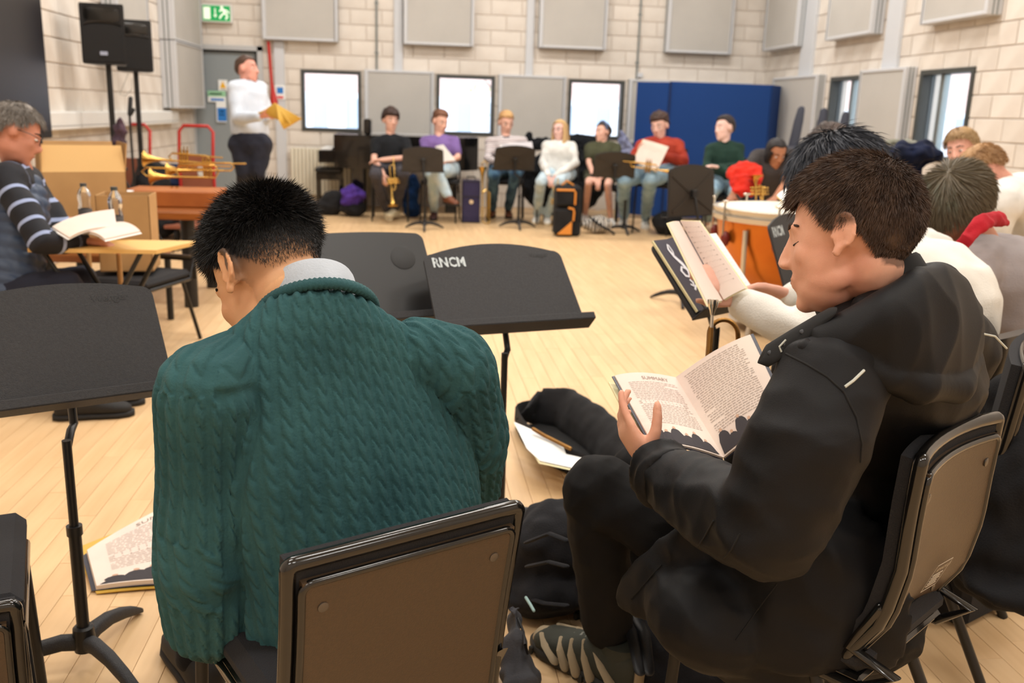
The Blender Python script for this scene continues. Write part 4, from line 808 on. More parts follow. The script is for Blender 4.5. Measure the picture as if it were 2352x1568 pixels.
    for ln in ([(1805,812),(1850,835),(1900,865),(1938,900),(1968,960),(1980,1020),(1975,1075)],[(1986,1040),(1972,1130),(1955,1240),(1930,1350),(1900,1460)],[(1690,1470),(1740,1400),(1800,1320),(1860,1240)],[(1450,1375),(1490,1330),(1530,1285)],[(1430,1392),(1520,1440),(1640,1490),(1760,1530)],[(1640,1195),(1620,1230),(1600,1262)],[(1700,1225),(1680,1262),(1655,1290)]):
        pts=[]
        for k in range(len(ln)-1):
            for u in (0,.25,.5,.75):
                x=ln[k][0]*(1-u)+ln[k+1][0]*u; y=ln[k][1]*(1-u)+ln[k+1][1]*u; r_=bv.ray_cast(Vector(CC),Vector(nrm(ray(x,y))))
                if r_[0] is not None and (not pts or np.linalg.norm(np.array(r_[0])-pts[-1])<.06): pts.append(np.array(r_[0])+np.array(r_[1])*.0004)
        if len(pts)>3: b=B(); b.tube(pts,.0017,6); b.obj('seam',sm_,root)
    pk=mat('reflective piping',(185,188,180),.4)
    b=B(); b.tube([P(1941,888,1.392),P(1960,874,1.392),P(1985,850,1.40)],.0022,6); b.obj('piping',pk,root)
    b=B(); b.tube([P(2252,765,1.72),P(2285,772,1.73),P(2312,800,1.75)],.0022,6); b.obj('piping',pk,root)
    b=B(); b.tube([P(1795,808,1.50),P(1790,796,1.50),P(1805,780,1.50)],.0016,6); b.obj('piping',pk,root)
    # cuff
    b=B(); c0,c1=P(1530,1092,1.765),P(1500,1070,1.80); b.tube([c0+(c0-c1)*.3,c0,c1],[.062,.064,.056],20); me=remesh(b,.005,2); v=getv(me); setv(me,v+norms(me)*(fold(v,c1-c0,10,5,.2)*.008)[:,None]); finish(me,'cuff',jm,root)
    b=B(); b.ell(hipc,(.18,.18,.11)); 
    for i in(0,1): b.tube([hp[i],(hp[i]+kn_[i])/2,kn_[i]],[.10,.095,.078],20,True); b.tube([kn_[i],kn_[i]*.5+an[i]*.5,an[i]+A(0,0,.03)],[.075,.070,.060],18,True)
    me=remesh(b,.006,4); v=getv(me); kk=np.exp(-(np.linalg.norm(v-kn_[0],axis=1)/.16)**2); setv(me,v+norms(me)*(fold(v,A(0,.3,1),8,31)*.006+fold(v,kn_[0]-hp[0],9,7)*.008*kk+noise_arr(v,6,9)*.008-.004)[:,None])
    finish(me,'trousers',mat('black twill trousers',(16,16,18),.8,c2=(21,21,22),ns=6,bump=.15,bs=600,spec=.25),root)
    # walking shoe
    tan=mat('tan suede',(150,134,108),.85,bump=.3,bs=300); dg=mat('dark green mesh',(52,54,46),.8,bump=.4,bs=500); rd=mat('red lace loop',(170,40,44),.6); sl=mat('dark rubber sole',(44,42,38),.8); lc=mat('grey laces',(130,130,122),.8)
    sd=A(-td[1],td[0],0)
    for i,(ax_,off) in enumerate(((an[0],0),(an[1],0))):
        hp0=A(ax_[0],ax_[1],0)-td*.085; Q=lambda x,y,z:hp0+td*x+sd*y+A(0,0,z)
        sh_=None; b=B(); b.loft([(Q(x,0,z),sd*w,A(0,0,h)) for x,z,w,h in ((-.012,.06,.022,.04),(0,.065,.038,.05),(.05,.07,.045,.06),(.10,.068,.046,.056),(.16,.055,.050,.042),(.22,.045,.053,.034),(.275,.038,.046,.026),(.305,.032,.024,.016))],26,power=2.5)
        b.loft([(Q(.045,0,.06),td*.055,sd*.043),(Q(.048,0,.125),td*.052,sd*.042),(Q(.05,0,.128),td*.044,sd*.034)],20)
        sh_=b.obj('walking_shoe',dg,root,True,60)
        b=B(); b.loft([(Q(x,0,.015),sd*w,A(0,0,.017)) for x,w in((-.022,.022),(0,.042),(.06,.048),(.12,.047),(.19,.056),(.25,.056),(.29,.042),(.318,.02))],24,power=3); 
        b.obj('sole',sl,sh_,True,60)
        b=B()
        for k in range(15):
            for q in(-1,1): x=-.005+k*.021; b.box(Q(x,q*(.046+.008*math.sin(k*.45)),.012),(.012,.012,.022),Rz(math.atan2(td[1],td[0])),.003)
        b.obj('tread_lugs',sl,sh_,False,kind='stuff')
        for q in(-1,1):
            for x0,x1,z0,z1 in ((.02,.10,.035,.10),(.09,.13,.03,.10),(.13,.165,.03,.088),(.165,.20,.03,.078),(.20,.265,.03,.062)):
                b=B(); w0=.047+.006*(x0>.1); b.tube([Q(x0,q*(w0+.004),z0),Q((x0+x1)/2,q*(w0+.001),(z0+z1)/2+.008),Q(x1,q*w0*.62,z1)],[.015,.014,.008],8,True,flat=.35); b.obj('suede_overlay',tan,sh_)
        b=B(); b.tube([Q(-.016,0,.035),Q(-.018,0,.08)],[.02,.018],10,True,flat=.5); b.obj('suede_overlay',tan,sh_)
        b=B(); b.loft([(Q(.26,0,.04),sd*.046,A(0,0,.028)),(Q(.30,0,.036),sd*.030,A(0,0,.020)),(Q(.312,0,.03),sd*.012,A(0,0,.01))],16); b.obj('toe_cap',tan,sh_)
        for k in range(5):
            x=.10+k*.026; z=.118-k*.0125
            for q in(-1,1):
                b=B(); b.ell(Q(x,q*.024,z-.008),(.006,.006,.006),n=8,m=6); b.obj('lace_loop',rd,sh_)
            b=B(); b.tube([Q(x,-.024,z-.006),Q(x+.008,0,z+.004),Q(x+.016,.024,z-.008)],.003,8,True); b.tube([Q(x,.024,z-.006),Q(x+.008,0,z+.006),Q(x+.016,-.024,z-.008)],.003,8,True); b.obj('lace',lc,sh_,kind='stuff')
        b=B(); b.box(Q(-.012,0,.118),(.012,.018,.03),Rz(math.atan2(td[1],td[0])),.003); b.obj('heel_tab',rd,sh_)
    return root
jacket_man()
# ---------------------------------------------------------------- middle distance people
def shag(name,c,c2,st,L,hl,th,crown=(0,-.4,.9),droop=1.2,**k):
    def f(hf,s,root):
        m=hm(name,c,c2); haircap(hf,s,'hair',m,root,th=th,hl=hl,lump=.02,extra=k.get('extra')); strands(hf,s,m,root,st,L,k.get('w',.0012),hl=hl,lift=.35,droop=droop,seed=7,crown=crown,jit=.22,base=1.02+th[0]*.7)
    return f
st=band_mat('navy striped knit',(.088,[(0,(12,15,26)),(.80,(150,164,200))]))
def oldman():
    root,hf=fig('person','grey-haired man in glasses, striped navy sweater and quilted blue vest reading at left','4.2' and 4.2,(38,308),(.80,-.28,-.42),(206,140,116),[(18,415,-.1),(60,415,.32)],[(100,560,-.18),(150,540,.3)],[(188,552,0),(128,508,.38)],[(-35,690,-.1),(0,690,.16)],[(150,655,-.02),(185,645,.25)],[(175,905),(205,880)],s=1.10,
        top=dict(m=st,u=1,name='sweater',g=.022),bot=dict(m=cm('dark slate trousers',(40,42,54)),name='trousers'),hair=shag('grey',(138,130,122),(92,86,80),5000,.03,(.44,-.02,-.62),(.14,.07,.07),w=.0014),shoe_m=[(blk_s,blk_s),(blk_s,blk_s)],toes=[(.9,0,-.3),(.9,0,-.3)],bulge=.03,hdir=[(.95,-.1,-.1),(.9,.05,.1)])
    glasses(hf,1.10,root,(30,28,30))
    # sleeve stripes follow each limb
    sw=[o for o in root.children if o.name.startswith('sweater')][0]; me=sw.data; v=getv(me)+ORG[root.name]
    a,e,w=P(18,415,4.1),P(100,560,4.02),P(188,552,4.2); seg=lambda p,q:np.clip(((v-p)@(q-p))/((q-p)@(q-p)),0,1)
    t1,t2=seg(a,e),seg(e,w); d1=np.linalg.norm(v-a-np.outer(t1,e-a),axis=1); d2=np.linalg.norm(v-e-np.outer(t2,w-e),axis=1)
    L1=np.linalg.norm(e-a); L2=np.linalg.norm(w-e); ua=np.where(d1<d2,t1*L1,L1+t2*L2); ua=np.where(ua>L1+L2*.8,.01,ua); u0=v@A(0,0,1.)
    me.attributes['u'].data.foreach_set('value',np.where(np.minimum(d1,d2)<.092,ua,u0).astype(np.float32))
    vm=mat('blue quilted nylon',(62,76,100),.45,c2=(52,64,86),ns=6,spec=.4); b=B(); hipc=P(-18,700,4.23); nk=P(30,400,4.30)
    b.loft([(hipc+(nk-hipc)*t-cf*0,nrm(P(60,415,4.5)-P(18,415,4.1))*w*1.22,nrm(P(100,500,4.2)-P(-40,520,4.2))*d*1.34) for t,w,d in ((-.15,.20,.17),(0,.20,.17),(.25,.185,.165),(.5,.185,.155),(.72,.18,.145),(.86,.14,.12),(.97,.09,.09))],30)
    me=remesh(b,.012,3); v=getv(me); z=v@nrm(nk-hipc); q=abs(np.sin(z/.055*math.pi))**.5; x=v@A(.3,1,0); q=q*(abs(np.sin(x/.12*math.pi))**.35); setv(me,v+norms(me)*(q*.016-.008)[:,None]); finish(me,'quilted_vest',vm,root)
    b=B(); b.tube([P(-10,415,4.05),P(40,425,4.20),P(75,415,4.35)],[.03,.032,.03],12,True); me=remesh(b,.01,2); finish(me,'vest_collar',cm('slate blue collar',(58,70,90)),root)
oldman()
wh=cm('off white sweatshirt',(222,220,214),(214,211,204))
fig('person','black-haired person in off-white sweatshirt turning pages on the tilted music stand',2.72,(1925,425),(-.75,-.45,-.35),(222,168,148),[(1935,610,-.12),(2130,590,.25)],[(1852,765,-.18),(1960,720,.2)],[(1700,700,-.05),(1822,680,.05)],[(2060,880,-.05),(2140,860,.15)],[(1830,850,.2),(1880,830,.5)],[],s=1.12,
    top=dict(m=wh,name='sweatshirt',g=.030,wr=.014,prof=((-.10,.15,.13),(0,.18,.15),(.2,.18,.15),(.45,.175,.16),(.7,.19,.16),(.88,.165,.13),(1.0,.09,.08))),bot=dict(m=cm('black jeans',(30,30,34))),hair=shag('blue black',(44,46,52),(70,74,84),6000,.07,(.42,-.3,-.75),(.24,.12,.12),droop=1.5,w=.0016),hdir=[(-.62,.62,.1),(-.95,.22,.0)],palm=[(-.5,-.3,-.8),(0,-.9,.2)],vox=.0085,curl=.35,bulge=.08)
def greenhair(hf,s,root):
    c,sx,fy,uz=hf; m=mat('hair brown with green streaks',(92,82,64),.5,c2=(70,98,82),ns=7,stretch=(1,1,.35),thr=(.56,.74),bump=.5,bs=70); L=lambda x,y,z:c+(sx*x+fy*y+uz*z)*s
    def ex(v,d,mk): w=sst(-d[:,2],-.2,.8)*mk; v=v.copy(); v[:,0]*=1+w*.25; v[:,2]-=w*.035; v[:,1]-=w*.01; return v
    haircap(hf,s,'hair',m,root,th=(.12,.20,.22),hl=(.30,-.45,-.98),lump=.012,extra=ex)
    strands(hf,s,m,root,9000,.075,.0018,hl=(.32,-.35,-.6),lift=.05,droop=.5,seed=3,crown=(0,-.2,1),jit=.07,base=1.03,seg=4,thick=(.12,.20,.22))
fig('person','person with green-streaked brown hair, red collar and grey sweatshirt bent forward at right',3.2,(2195,470),(-.55,-.72,.05),(176,120,96),[(2210,640,-.2),(2345,610,.15)],[(2180,830,-.2),(2370,840,.1)],[(2080,860,.0),(2280,900,.3)],[(2370,960,.0),(2420,950,.15)],[(2180,960,.2),(2230,950,.4)],[],s=1.10,hup=cdir(-.1,.8,.4),neckpt=(2255,560,.02),
    top=dict(m=cm('warm grey sweatshirt',(150,142,142),(140,132,132)),name='sweatshirt',g=.032,wr=.014,prof=((-.10,.15,.13),(0,.18,.15),(.2,.18,.15),(.45,.175,.16),(.7,.19,.16),(.88,.165,.13),(1.0,.10,.08))),bot=dict(m=cm('dark trousers',(34,34,40))),hair=greenhair,hands=True,bulge=.08,male=False)
p_=[o for o in COL.objects if o.get('label','').startswith('person with green-streaked')][0]
b=B(); b.tube([P(2195,592,2.80),P(2222,548,2.74),P(2262,505,2.78),P(2298,500,2.88),P(2310,512,3.0)],[.022,.030,.033,.030,.02],14,True,flat=.7); me=remesh(b,.006,3); wrinkle(me,.012,16); finish(me,'red_collar',cm('red collar',(176,34,46),(150,26,38)),p_)
fig('person','young man with short blond hair facing left in front of the large window',5.9,(2207,345),(-.72,-.18,.62),(230,172,152),[(2175,445,-.05),(2250,445,.05)],[(2165,520,0),(2262,520,0)],[(2180,560,-.3),(2230,560,-.3)],[(2190,560),(2240,560)],[(2180,600,-.4),(2240,600,-.4)],[],s=1.08,
    top=dict(m=cm('grey blue tee',(90,98,110)),name='tee_shirt'),bot=dict(m=denim3),hair=shag('blond',(176,146,104),(140,110,76),3000,.03,(.42,.0,-.6),(.24,.08,.08),w=.0016),hands=False)
fig('person','person with short ginger-blond hair in white hooded top, head bowed, far right',4.6,(2262,398),(-.6,-.72,-.25),(222,160,140),[(2300,470,-.15),(2400,450,.2)],[(2270,590,-.1),(2420,570,.2)],[(2200,620,-.2),(2330,640,.1)],[(2400,640,.1),(2450,640,.2)],[(2250,680,0),(2300,680,.2)],[],s=1.12,hup=cdir(-.3,.8,0),neckpt=(2308,425,.03),
    top=dict(m=cm('white hoodie',(226,224,220)),name='hoodie',g=.035,wr=.012),bot=dict(m=denim3),hair=shag('ginger blond',(178,140,98),(140,104,70),3500,.022,(.42,.0,-.55),(.13,.06,.06),w=.0016),hands=False,bulge=.08)
fig('person','person with tousled dark brown hair mostly hidden behind the black-haired one',5.2,(1905,352),(-.6,-.25,.3),(205,150,130),[(1870,430,-.05),(1950,430,.05)],[(1860,510,0),(1960,510,0)],[(1880,540,-.3),(1930,540,-.3)],[(1880,540),(1935,540)],[(1870,580,-.4),(1935,580,-.4)],[],s=1.16,
    top=dict(m=cm('dark jumper',(50,50,58)),name='sweater'),bot=dict(m=denim3),hair=HR('tousled brown',(66,50,42),th=(.34,.26,.22),hl=(.3,-.3,-.7),lump=.05,lf=15),hands=False)
# ---------------------------------------------------------------- furniture
m_stand=mat('black textured stand metal',(44,44,46),.62,c2=(50,50,52),ns=160,bump=.5,bs=420,spec=.4); m_pole=mat('black satin tube',(22,22,23),.4,spec=.5); m_let=mat('stencil white',(190,198,200),.7); m_emb=mat('embossed dark letters',(24,24,25),.5); m_back=mat('desk back warm black',(46,40,34),.5,bump=.3,bs=300)
def desk_outline(w,h,arc,r=.03,n=7):
    pts=[(-w/2,0),(w/2,0)]; t=w/2-.010
    for k in range(n): a=k/(n-1)*math.pi/2; pts.append((t-r+r*math.cos(a),h-arc-r+r*math.sin(a)))
    for k in range(1,12): x=(t-r)*(1-2*k/12); pts.append((x,h-arc+arc*(1-(x/(t-r))**2)))
    for k in range(n): a=math.pi/2+k/(n-1)*math.pi/2; pts.append((-t+r+r*math.cos(a),h-arc-r+r*math.sin(a)))
    return pts
def music_stand(tc,yaw,tilt,w,h,label,hub=None,front=True,arc=.03,rncm=False,wenger=None,round_=False,smooth_=False,legrot=.3,group='music stands',sc=1.,tray=True):
    lat=A(math.cos(yaw),math.sin(yaw),0); bk=A(-lat[1],lat[0],0); up=A(0,0,math.cos(tilt))+bk*math.sin(tilt); N_=np.cross(lat,up); tc=A(*tc); bot=tc-up*h
    if hub is None: hub=(bot+bk*.04*(1 if front else 1)+lat*0)[:2]
    hx,hy=hub[0],hub[1]; t=thing('music_stand',label,'music stand',(hx,hy,0),group)
    b=B(); b.slab(desk_outline(w,h,arc),bot+N_*.004,lat,up,.009); dk=b.obj('desk',m_pole if smooth_ else m_stand,t,True,30)
    sgn=1 if front else -1; Nf=N_*sgn; bkm=N_*(-sgn)
    b=B(); b.box(bot+Nf*.028-up*.004,(w*1.04,.062,.006),np.array([lat,Nf,up]).T,.0015); b.box(bot+Nf*.058+up*.006,(w*1.04,.004,.022),np.array([lat,Nf,up]).T,.001); b.obj('tray',m_stand,t,True,30)
    # ribs and bracket on the side away from the player
    o=bot+bkm*.010; b=B()
    for x,y in ((-.42,.08),(.42,.08),(-.42,.80),(.42,.80)):
        b.bar(o+up*h*.42,o+lat*w*x+up*h*y,.022,.010,N_)
    b.obj('back_ribs',m_back if not front else m_stand,t,False,kind='stuff')
    if not front:
        b=B(); pl=desk_outline(w*.985,h*.97,arc); b.slab(pl,bot+up*h*.012+bkm*.0062,lat*sgn*-1,up,.001) if 0 else b.slab([(-x,y) for x,y in pl][::-1] ,bot+bkm*.0075+up*h*.01,-lat,up,.002); b.obj('back_panel',m_back,t,True,30)
    at=bot+up*h*.42+bkm*.035; b=B(); b.box((o+up*h*.42+at)/2,(.05,.05,.06),np.array([lat,N_,up]).T,.006); b.obj('bracket',m_pole,t,True)
    un=bot+bkm*.05-A(0,0,.03); top=A(hx,hy,bot[2]-.07); b=B(); b.cyl(A(hx,hy,.09),A(hx,hy,top[2]*.62),.0145*sc); b.cyl(A(hx,hy,top[2]*.6),top,.0105*sc); b.cyl(A(hx,hy,top[2]*.60),A(hx,hy,top[2]*.64),.018*sc); b.tube([top-A(0,0,.02),un*.5+top*.5,un+bkm*.02,at],.010*sc,10,True); b.obj('pole',m_pole,t)
    b=B(); b.lathe((hx,hy,.05),[(.020,0),(.024,.0),(.026,.03),(.024,.06),(.019,.065)]); b.obj('hub',m_pole,t)
    for k in range(3):
        a=legrot+k*2*math.pi/3; d=A(math.cos(a),math.sin(a),0); s_=A(-d[1],d[0],0); c0=A(hx,hy,0); b=B()
        b.loft([(c0+d*x+A(0,0,z),s_*w_,(A(0,0,1)*hh)) for x,z,w_,hh in ((.0,.07,.016,.020),(.05,.078,.016,.019),(.11,.070,.015,.018),(.17,.050,.014,.017),(.22,.028,.013,.014),(.255,.010,.012,.008))],14,power=3.2); b.obj('leg',m_stand if sc>=1 else m_pole,t,True,50)
    if rncm:
        q=bot+lat*(-w/2+.035)+up*(h-.085)+N_*.0045; text('RNCM',q,lat*.78,up,rncm,m_let,t,bold=rncm*.03)
        b=B()
        for k,x in enumerate((.30,.95,1.45,2.35)): b.slab([(0,-.002),(rncm*.045,-.002),(rncm*.045,rncm*.75),(0,rncm*.75)],q+lat*rncm*x*.78+N_*.0012,lat,up,.0003)
        b.obj('stencil_gaps',m_stand,t,False,kind='stuff')
    if wenger: q=bot+lat*(w/2-wenger[0])+up*(h-wenger[1])+N_*.0045; text('Wenger',q,lat,up,wenger[2],m_emb,t,bold=.0004)
    if round_: 
        b=B(); b.lathe(bot+lat*(w/2-.095)+up*(h-.10)+N_*.004,[(.001,.0),(.040,.0),(.042,.0012),(.040,.002),(.001,.002)],N_,28); b.obj('round_sticker',m_emb,t)
    return t
k_=.9
def sk_(p,k): return CC+(A(*p)-CC)*k
S1=music_stand(sk_((-.935,2.54,.868),.9),.486,.539,.45,.30,'nearest music stand, bare black desk with embossed maker name, left foreground',hub=(-.78,2.10),wenger=(.155,.052,.026),legrot=-.75,arc=.02)
S3=music_stand((.265,3.008,.929),.29,.763,.50,.33,'black music stand lettered RNCM in white, standing behind the green sweater',hub=(.30,2.78),rncm=.050,wenger=(.125,.058,.020),legrot=.15,arc=.035)
S2=music_stand(P(815,535,3.0)+A(-.02,0,.0),.36,.62,.52,.33,'plain black music stand with round dark sticker, hidden partly by the bowed head',round_=True,smooth_=True,arc=.01,legrot=.6)
S4=music_stand(sk_((1.045,3.466,.907),.86),.65,.774,.39,.30,'tilted music stand loaded with open booklets in front of the white sleeves',legrot=.2,arc=.02)
S5=music_stand(sk_((1.603,3.827,.966),1.0),.857,.382,.5,.34,'black music stand lettered RNCM in front of the kettledrum, partly behind the face',rncm=.058,arc=.03,legrot=.5)
def far_stand(x,y,D,label,w=.46,h=.27,yaw=.15,tilt=-.12,hub=None): return music_stand(P(x,y,D),yaw,tilt,w,h,label,hub=hub,front=False,arc=.03,sc=1.1,legrot=.5)
far_stand(972,336,10.6,'music stand seen from the back before the black tee and the purple tee',.49,.29,.1,-.05,hub=tuple(PZ(975,527,0)[:2]))
far_stand(1185,334,10.9,'music stand seen from the back before the fair-haired man',.51,.30,.15,-.25,hub=tuple(PZ(1190,524,0)[:2]))
far_stand(1415,348,10.3,'music stand seen from the back between the olive shirt and the red sweater',.49,.29,.05,-.2,hub=tuple(PZ(1432,535,0)[:2]))
music_stand((2.04,6.642,1.028),.5,.10,.48,.37,'upright music stand seen from the back beside the kettledrum',front=False,arc=.03,sc=1.1)
music_stand(P(1668,392,8.2),1.2,.5,.46,.30,'music stand seen edge-on between the dark green sweater and the kettledrum',front=False,arc=.03)
# orchestra chairs in the foreground
m_shell=mat('brown-black moulded chair shell',(74,58,42),.38,c2=(68,54,40),ns=200,bump=.25,bs=500,spec=.5); m_rim=mat('gloss black rim',(18,17,16),.16,spec=.6,coat=.3); m_uph=mat('charcoal upholstery',(34,34,37),.95,bump=.5,bs=420); m_screw=mat('screw plug',(96,90,84),.3,metal=.6)
def big_chair(tc,yaw,tilt,w,h,label,seat=True,amadeus=False,bow=.02,curve=(0,0,.0,.02,.05),sdrop=.0):
    lat=A(math.cos(yaw),math.sin(yaw),0); bk=A(-lat[1],lat[0],0); up=A(0,0,math.cos(tilt))+bk*math.sin(tilt); N_=-np.cross(up,lat)*1.; N_=np.cross(lat,up); tc=A(*tc)
    base=tc-up*h+bk*.2; t=thing('orchestra_chair',label,'chair',(base[0],base[1],0),'orchestra chairs in the foreground')
    def S(u,v,off=0):  # u -1..1 across, v 0 top..1 bottom
        cz=np.interp(v,[0,.25,.5,.75,1],curve); return tc-up*h*v+lat*u*w/2*(1-.02*math.sin(v*3.1))-N_*(cz)+N_*(bow*(u*u-1)*-1*0-bow*(1-u*u)*-1*0)+N_*(-bow*(1-u*u))+N_*off
    def sheet(b,u0,u1,v0,v1,o0,o1,n=14,m=14,rr=.12):
        V=[];
        for i in range(m+1):
            for j in range(n+1): V.append(S(u0+(u1-u0)*j/n,v0+(v1-v0)*i/m,o1))
        for i in range(m+1):
            for j in range(n+1): V.append(S(u0+(u1-u0)*j/n,v0+(v1-v0)*i/m,o0))
        K=(n+1)*(m+1); f=[]
        for i in range(m):
            for j in range(n): a=i*(n+1)+j; f.append((a,a+n+1,a+n+2,a+1)); f.append((K+a,K+a+1,K+a+n+2,K+a+n+1))
        for j in range(n): f.append((j,j+1,K+j+1,K+j)); a=m*(n+1)+j; f.append((a,K+a,K+a+1,a+1))
        for i in range(m): a=i*(n+1); f.append((a,K+a,K+a+n+1,a+n+1)); a+=n; f.append((a,a+n+1,K+a+n+1,K+a))
        b.add(V,f)
    b=B(); sheet(b,-.97,.97,.02,.97,-.045,-.006); b.obj('back_cushion',m_uph,t,True,50)
    b=B(); sheet(b,-.90,.90,.075,.985,-.006,.006); b.obj('back_shell',m_shell,t,True,40)
    def ring(u,v0,v1,off,r,rc=.06,nm='rim',m=m_rim,fl=1.):
        pts=[]
        def arc(cu_,cv,a0,a1):
            for k in range(6): a=a0+(a1-a0)*k/5; pts.append(S(cu_+rc*math.cos(a),cv-rc*w/h*.5*math.sin(a)*1.0,off))
        q=rc*w/h*.5
        arc(u-rc,v0+q,0,math.pi/2); pts.extend(S(x,v0,off) for x in np.linspace(u-rc,-u+rc,11)[1:-1]); arc(-u+rc,v0+q,math.pi/2,math.pi)
        pts.extend(S(-u,x,off) for x in np.linspace(v0+q,v1-q,11)[1:-1]); arc(-u+rc,v1-q,math.pi,1.5*math.pi); pts.extend(S(x,v1,off) for x in np.linspace(-u+rc,u-rc,9)[1:-1]); arc(u-rc,v1-q,1.5*math.pi,2*math.pi); pts.extend(S(u,x,off) for x in np.linspace(v1-q,v0+q,11)[1:-1])
        b=B(); b.tube(pts,r,10,closed=True,flat=fl); b.obj(nm,m,t)
    ring(.975,.012,.985,-.012,.0125,.05,'frame_rim'); ring(.90,.085,.975,.003,.0065,.08,'shell_edge')
    for x,y in ((-.74,.20),(.74,.20),(-.74,.86),(.60,.86)):
        b=B(); b.lathe(S(x,y,.0055),[(.001,.0),(.0085,.0),(.0085,.002),(.005,.0035),(.001,.003)],N_,14); b.obj('screw',m_screw,t)
    sc=tc-up*h*1.0+bk*(.24)+A(0,0,.0); z=.43; c=A(sc[0],sc[1],z); R=Rz(yaw)
    b=B(); b.box(c,(w*1.02,.42,.055),R,.02); b.obj('seat',m_uph,t,True,60); b=B(); b.box(c-A(0,0,.034),(w*1.0,.41,.014),R,.006); b.obj('seat_shell',m_rim,t,True,60)
    for q in(-1,1):
        b=B(); b.tube([c+lat*q*w*.47+bk*.18-A(0,0,.03),c+lat*q*w*.50+bk*.20-A(0,0,z)],.0125,12); b.obj('leg',m_pole,t)
        b=B(); b.tube([c+lat*q*w*.47-bk*.10-A(0,0,.03),c+lat*q*w*.54-bk*.30-A(0,0,z)],.0125,12); b.obj('leg',m_pole,t)
        b=B(); b.tube([c+lat*q*w*.49+bk*.19-A(0,0,.05),c+lat*q*w*.49-bk*.20-A(0,0,.05),c+lat*q*w*.49-bk*.26+A(0,0,.0),S(q*.985,.93,-.02),S(q*.985,.7,-.02)],.0115,12,True); b.obj('side_tube',m_rim,t)
    if amadeus:
        q=S(.10,.80,.0068); e1=nrm(S(.5,.80,0)-S(.1,.80,0)); e2=nrm(S(.1,.70,0)-S(.1,.80,0))
        ml=mat('label print grey',(190,180,165),.6); b=B()
        for k,(x0,y0,x1,y1) in enumerate(((0,0,.058,.0),(0,.068,.058,.068),(0,0,0,.068),(.058,0,.058,.068))): b.bar(q+e1*x0+e2*y0+N_*.003,q+e1*x1+e2*y1+N_*.003,.001,.0006,N_)
        for k in range(5): b.bar(q+e1*.008+e2*(.010+k*.007)+N_*.003,q+e1*(.048-.004*(k%2))+e2*(.010+k*.007)+N_*.003,.0018,.0006,N_)
        b.obj('label_plate',ml,t,False,kind='stuff'); text('AMADEUS',q+e1*.005+e2*.050+N_*.003,e1,e2,.0125,ml,t)
    return t
big_chair((.013,1.300,.722),.50,-.17,.41,.40,'orchestra chair under the green sweater, brown shell back with two screws',curve=(0,0,0,.0,.0),bow=.0)
big_chair(tuple(sk_((1.115,1.63,.752),.87)),.66,-.06,.355,.41,'orchestra chair behind the black jacket, curved brown shell with small label',amadeus=True,bow=.022,curve=(0,-.0,-.004,.008,.06))
big_chair(tuple(P(2390,800,2.25)),.9,-.10,.42,.42,'orchestra chair at the right edge behind the grey sweatshirt',bow=.02)
big_chair(tuple(P(-268,1445,1.55)),.35,-.10,.40,.42,'empty orchestra chair cut off by the bottom left corner',bow=.0)
# chairs under the seated people
SEATN=['under the man in the black tee','under the man in the purple tee','under the man in the patterned sweater','under the blonde woman','under the woman in olive','under the man in the rust sweater','under the man in dark green']
for (hc_,fd_),nm in zip(SEATS[:7],SEATN):
    chair_at(hc_[0],hc_[1],math.atan2(fd_[1],fd_[0])-math.pi/2,'black padded chair '+nm,'players chairs',sh=max(.36,hc_[2]-.13),back=max(.7,hc_[2]+.26))
for (hc_,fd_),nm in zip(SEATS[9:15],('the grey-haired man in stripes','the black-haired page turner','the person with green-streaked hair','the blond man at the window','the ginger-blond person in white','the tousled brown-haired person')):
    chair_at(hc_[0],hc_[1],math.atan2(fd_[1],fd_[0])-math.pi/2,'black padded chair under '+nm,'players chairs',sh=max(.30,hc_[2]-.13),back=max(.55,hc_[2]+.20),w=.40)
# ---------------------------------------------------------------- books and paper
m_pg=mat('printed page warm white',(226,212,200),.75,c2=(218,200,190),ns=5); m_pw=mat('white paper',(240,240,238),.7); m_pr=mat('print ink brown grey',(150,134,124),.8); m_pr2=mat('print dark figures',(58,54,58),.8); m_pf2=mat('print faces',(196,160,136),.8); m_cov=mat('dark slate booklet cover',(50,52,66),.35); m_yel=mat('yellow booklet cover',(206,166,70),.55); m_cream=mat('cream booklet edge',(232,222,176),.6)
def bil(c,bul,up_):  # c: outer-top, spine-top, spine-bottom, outer-bottom
    c=[A(*q) for q in c]; nn=nrm(np.cross(c[3]-c[0],c[1]-c[0]))*up_
    def S(u,v,off=0): return (c[0]*(1-u)+c[1]*u)*(1-v)+(c[3]*(1-u)+c[2]*u)*v+nn*(bul*math.sin(math.pi*min(1,max(0,u))**.8)*1.0+off)
    return S
def sheetmesh(b,S,o0,o1,n=12,m=8,u0=0,u1=1,v0=0,v1=1):
    V=[S(u0+(u1-u0)*j/n,v0+(v1-v0)*i/m,o) for o in (o0,o1) for i in range(m+1) for j in range(n+1)]; K=(n+1)*(m+1); f=[]
    for i in range(m):
        for j in range(n): a=i*(n+1)+j; f.append((a,a+1,a+n+2,a+n+1)); f.append((K+a,K+a+n+1,K+a+n+2,K+a+1))
    for j in range(n): f.append((j,K+j,K+j+1,j+1)); a=m*(n+1)+j; f.append((a,a+1,K+a+1,K+a))
    for i in range(m): a=i*(n+1); f.append((a,a+n+1,K+a+n+1,K+a)); a+=n; f.append((a,K+a,K+a+n+1,a+n+1))
    b.add(V,f)
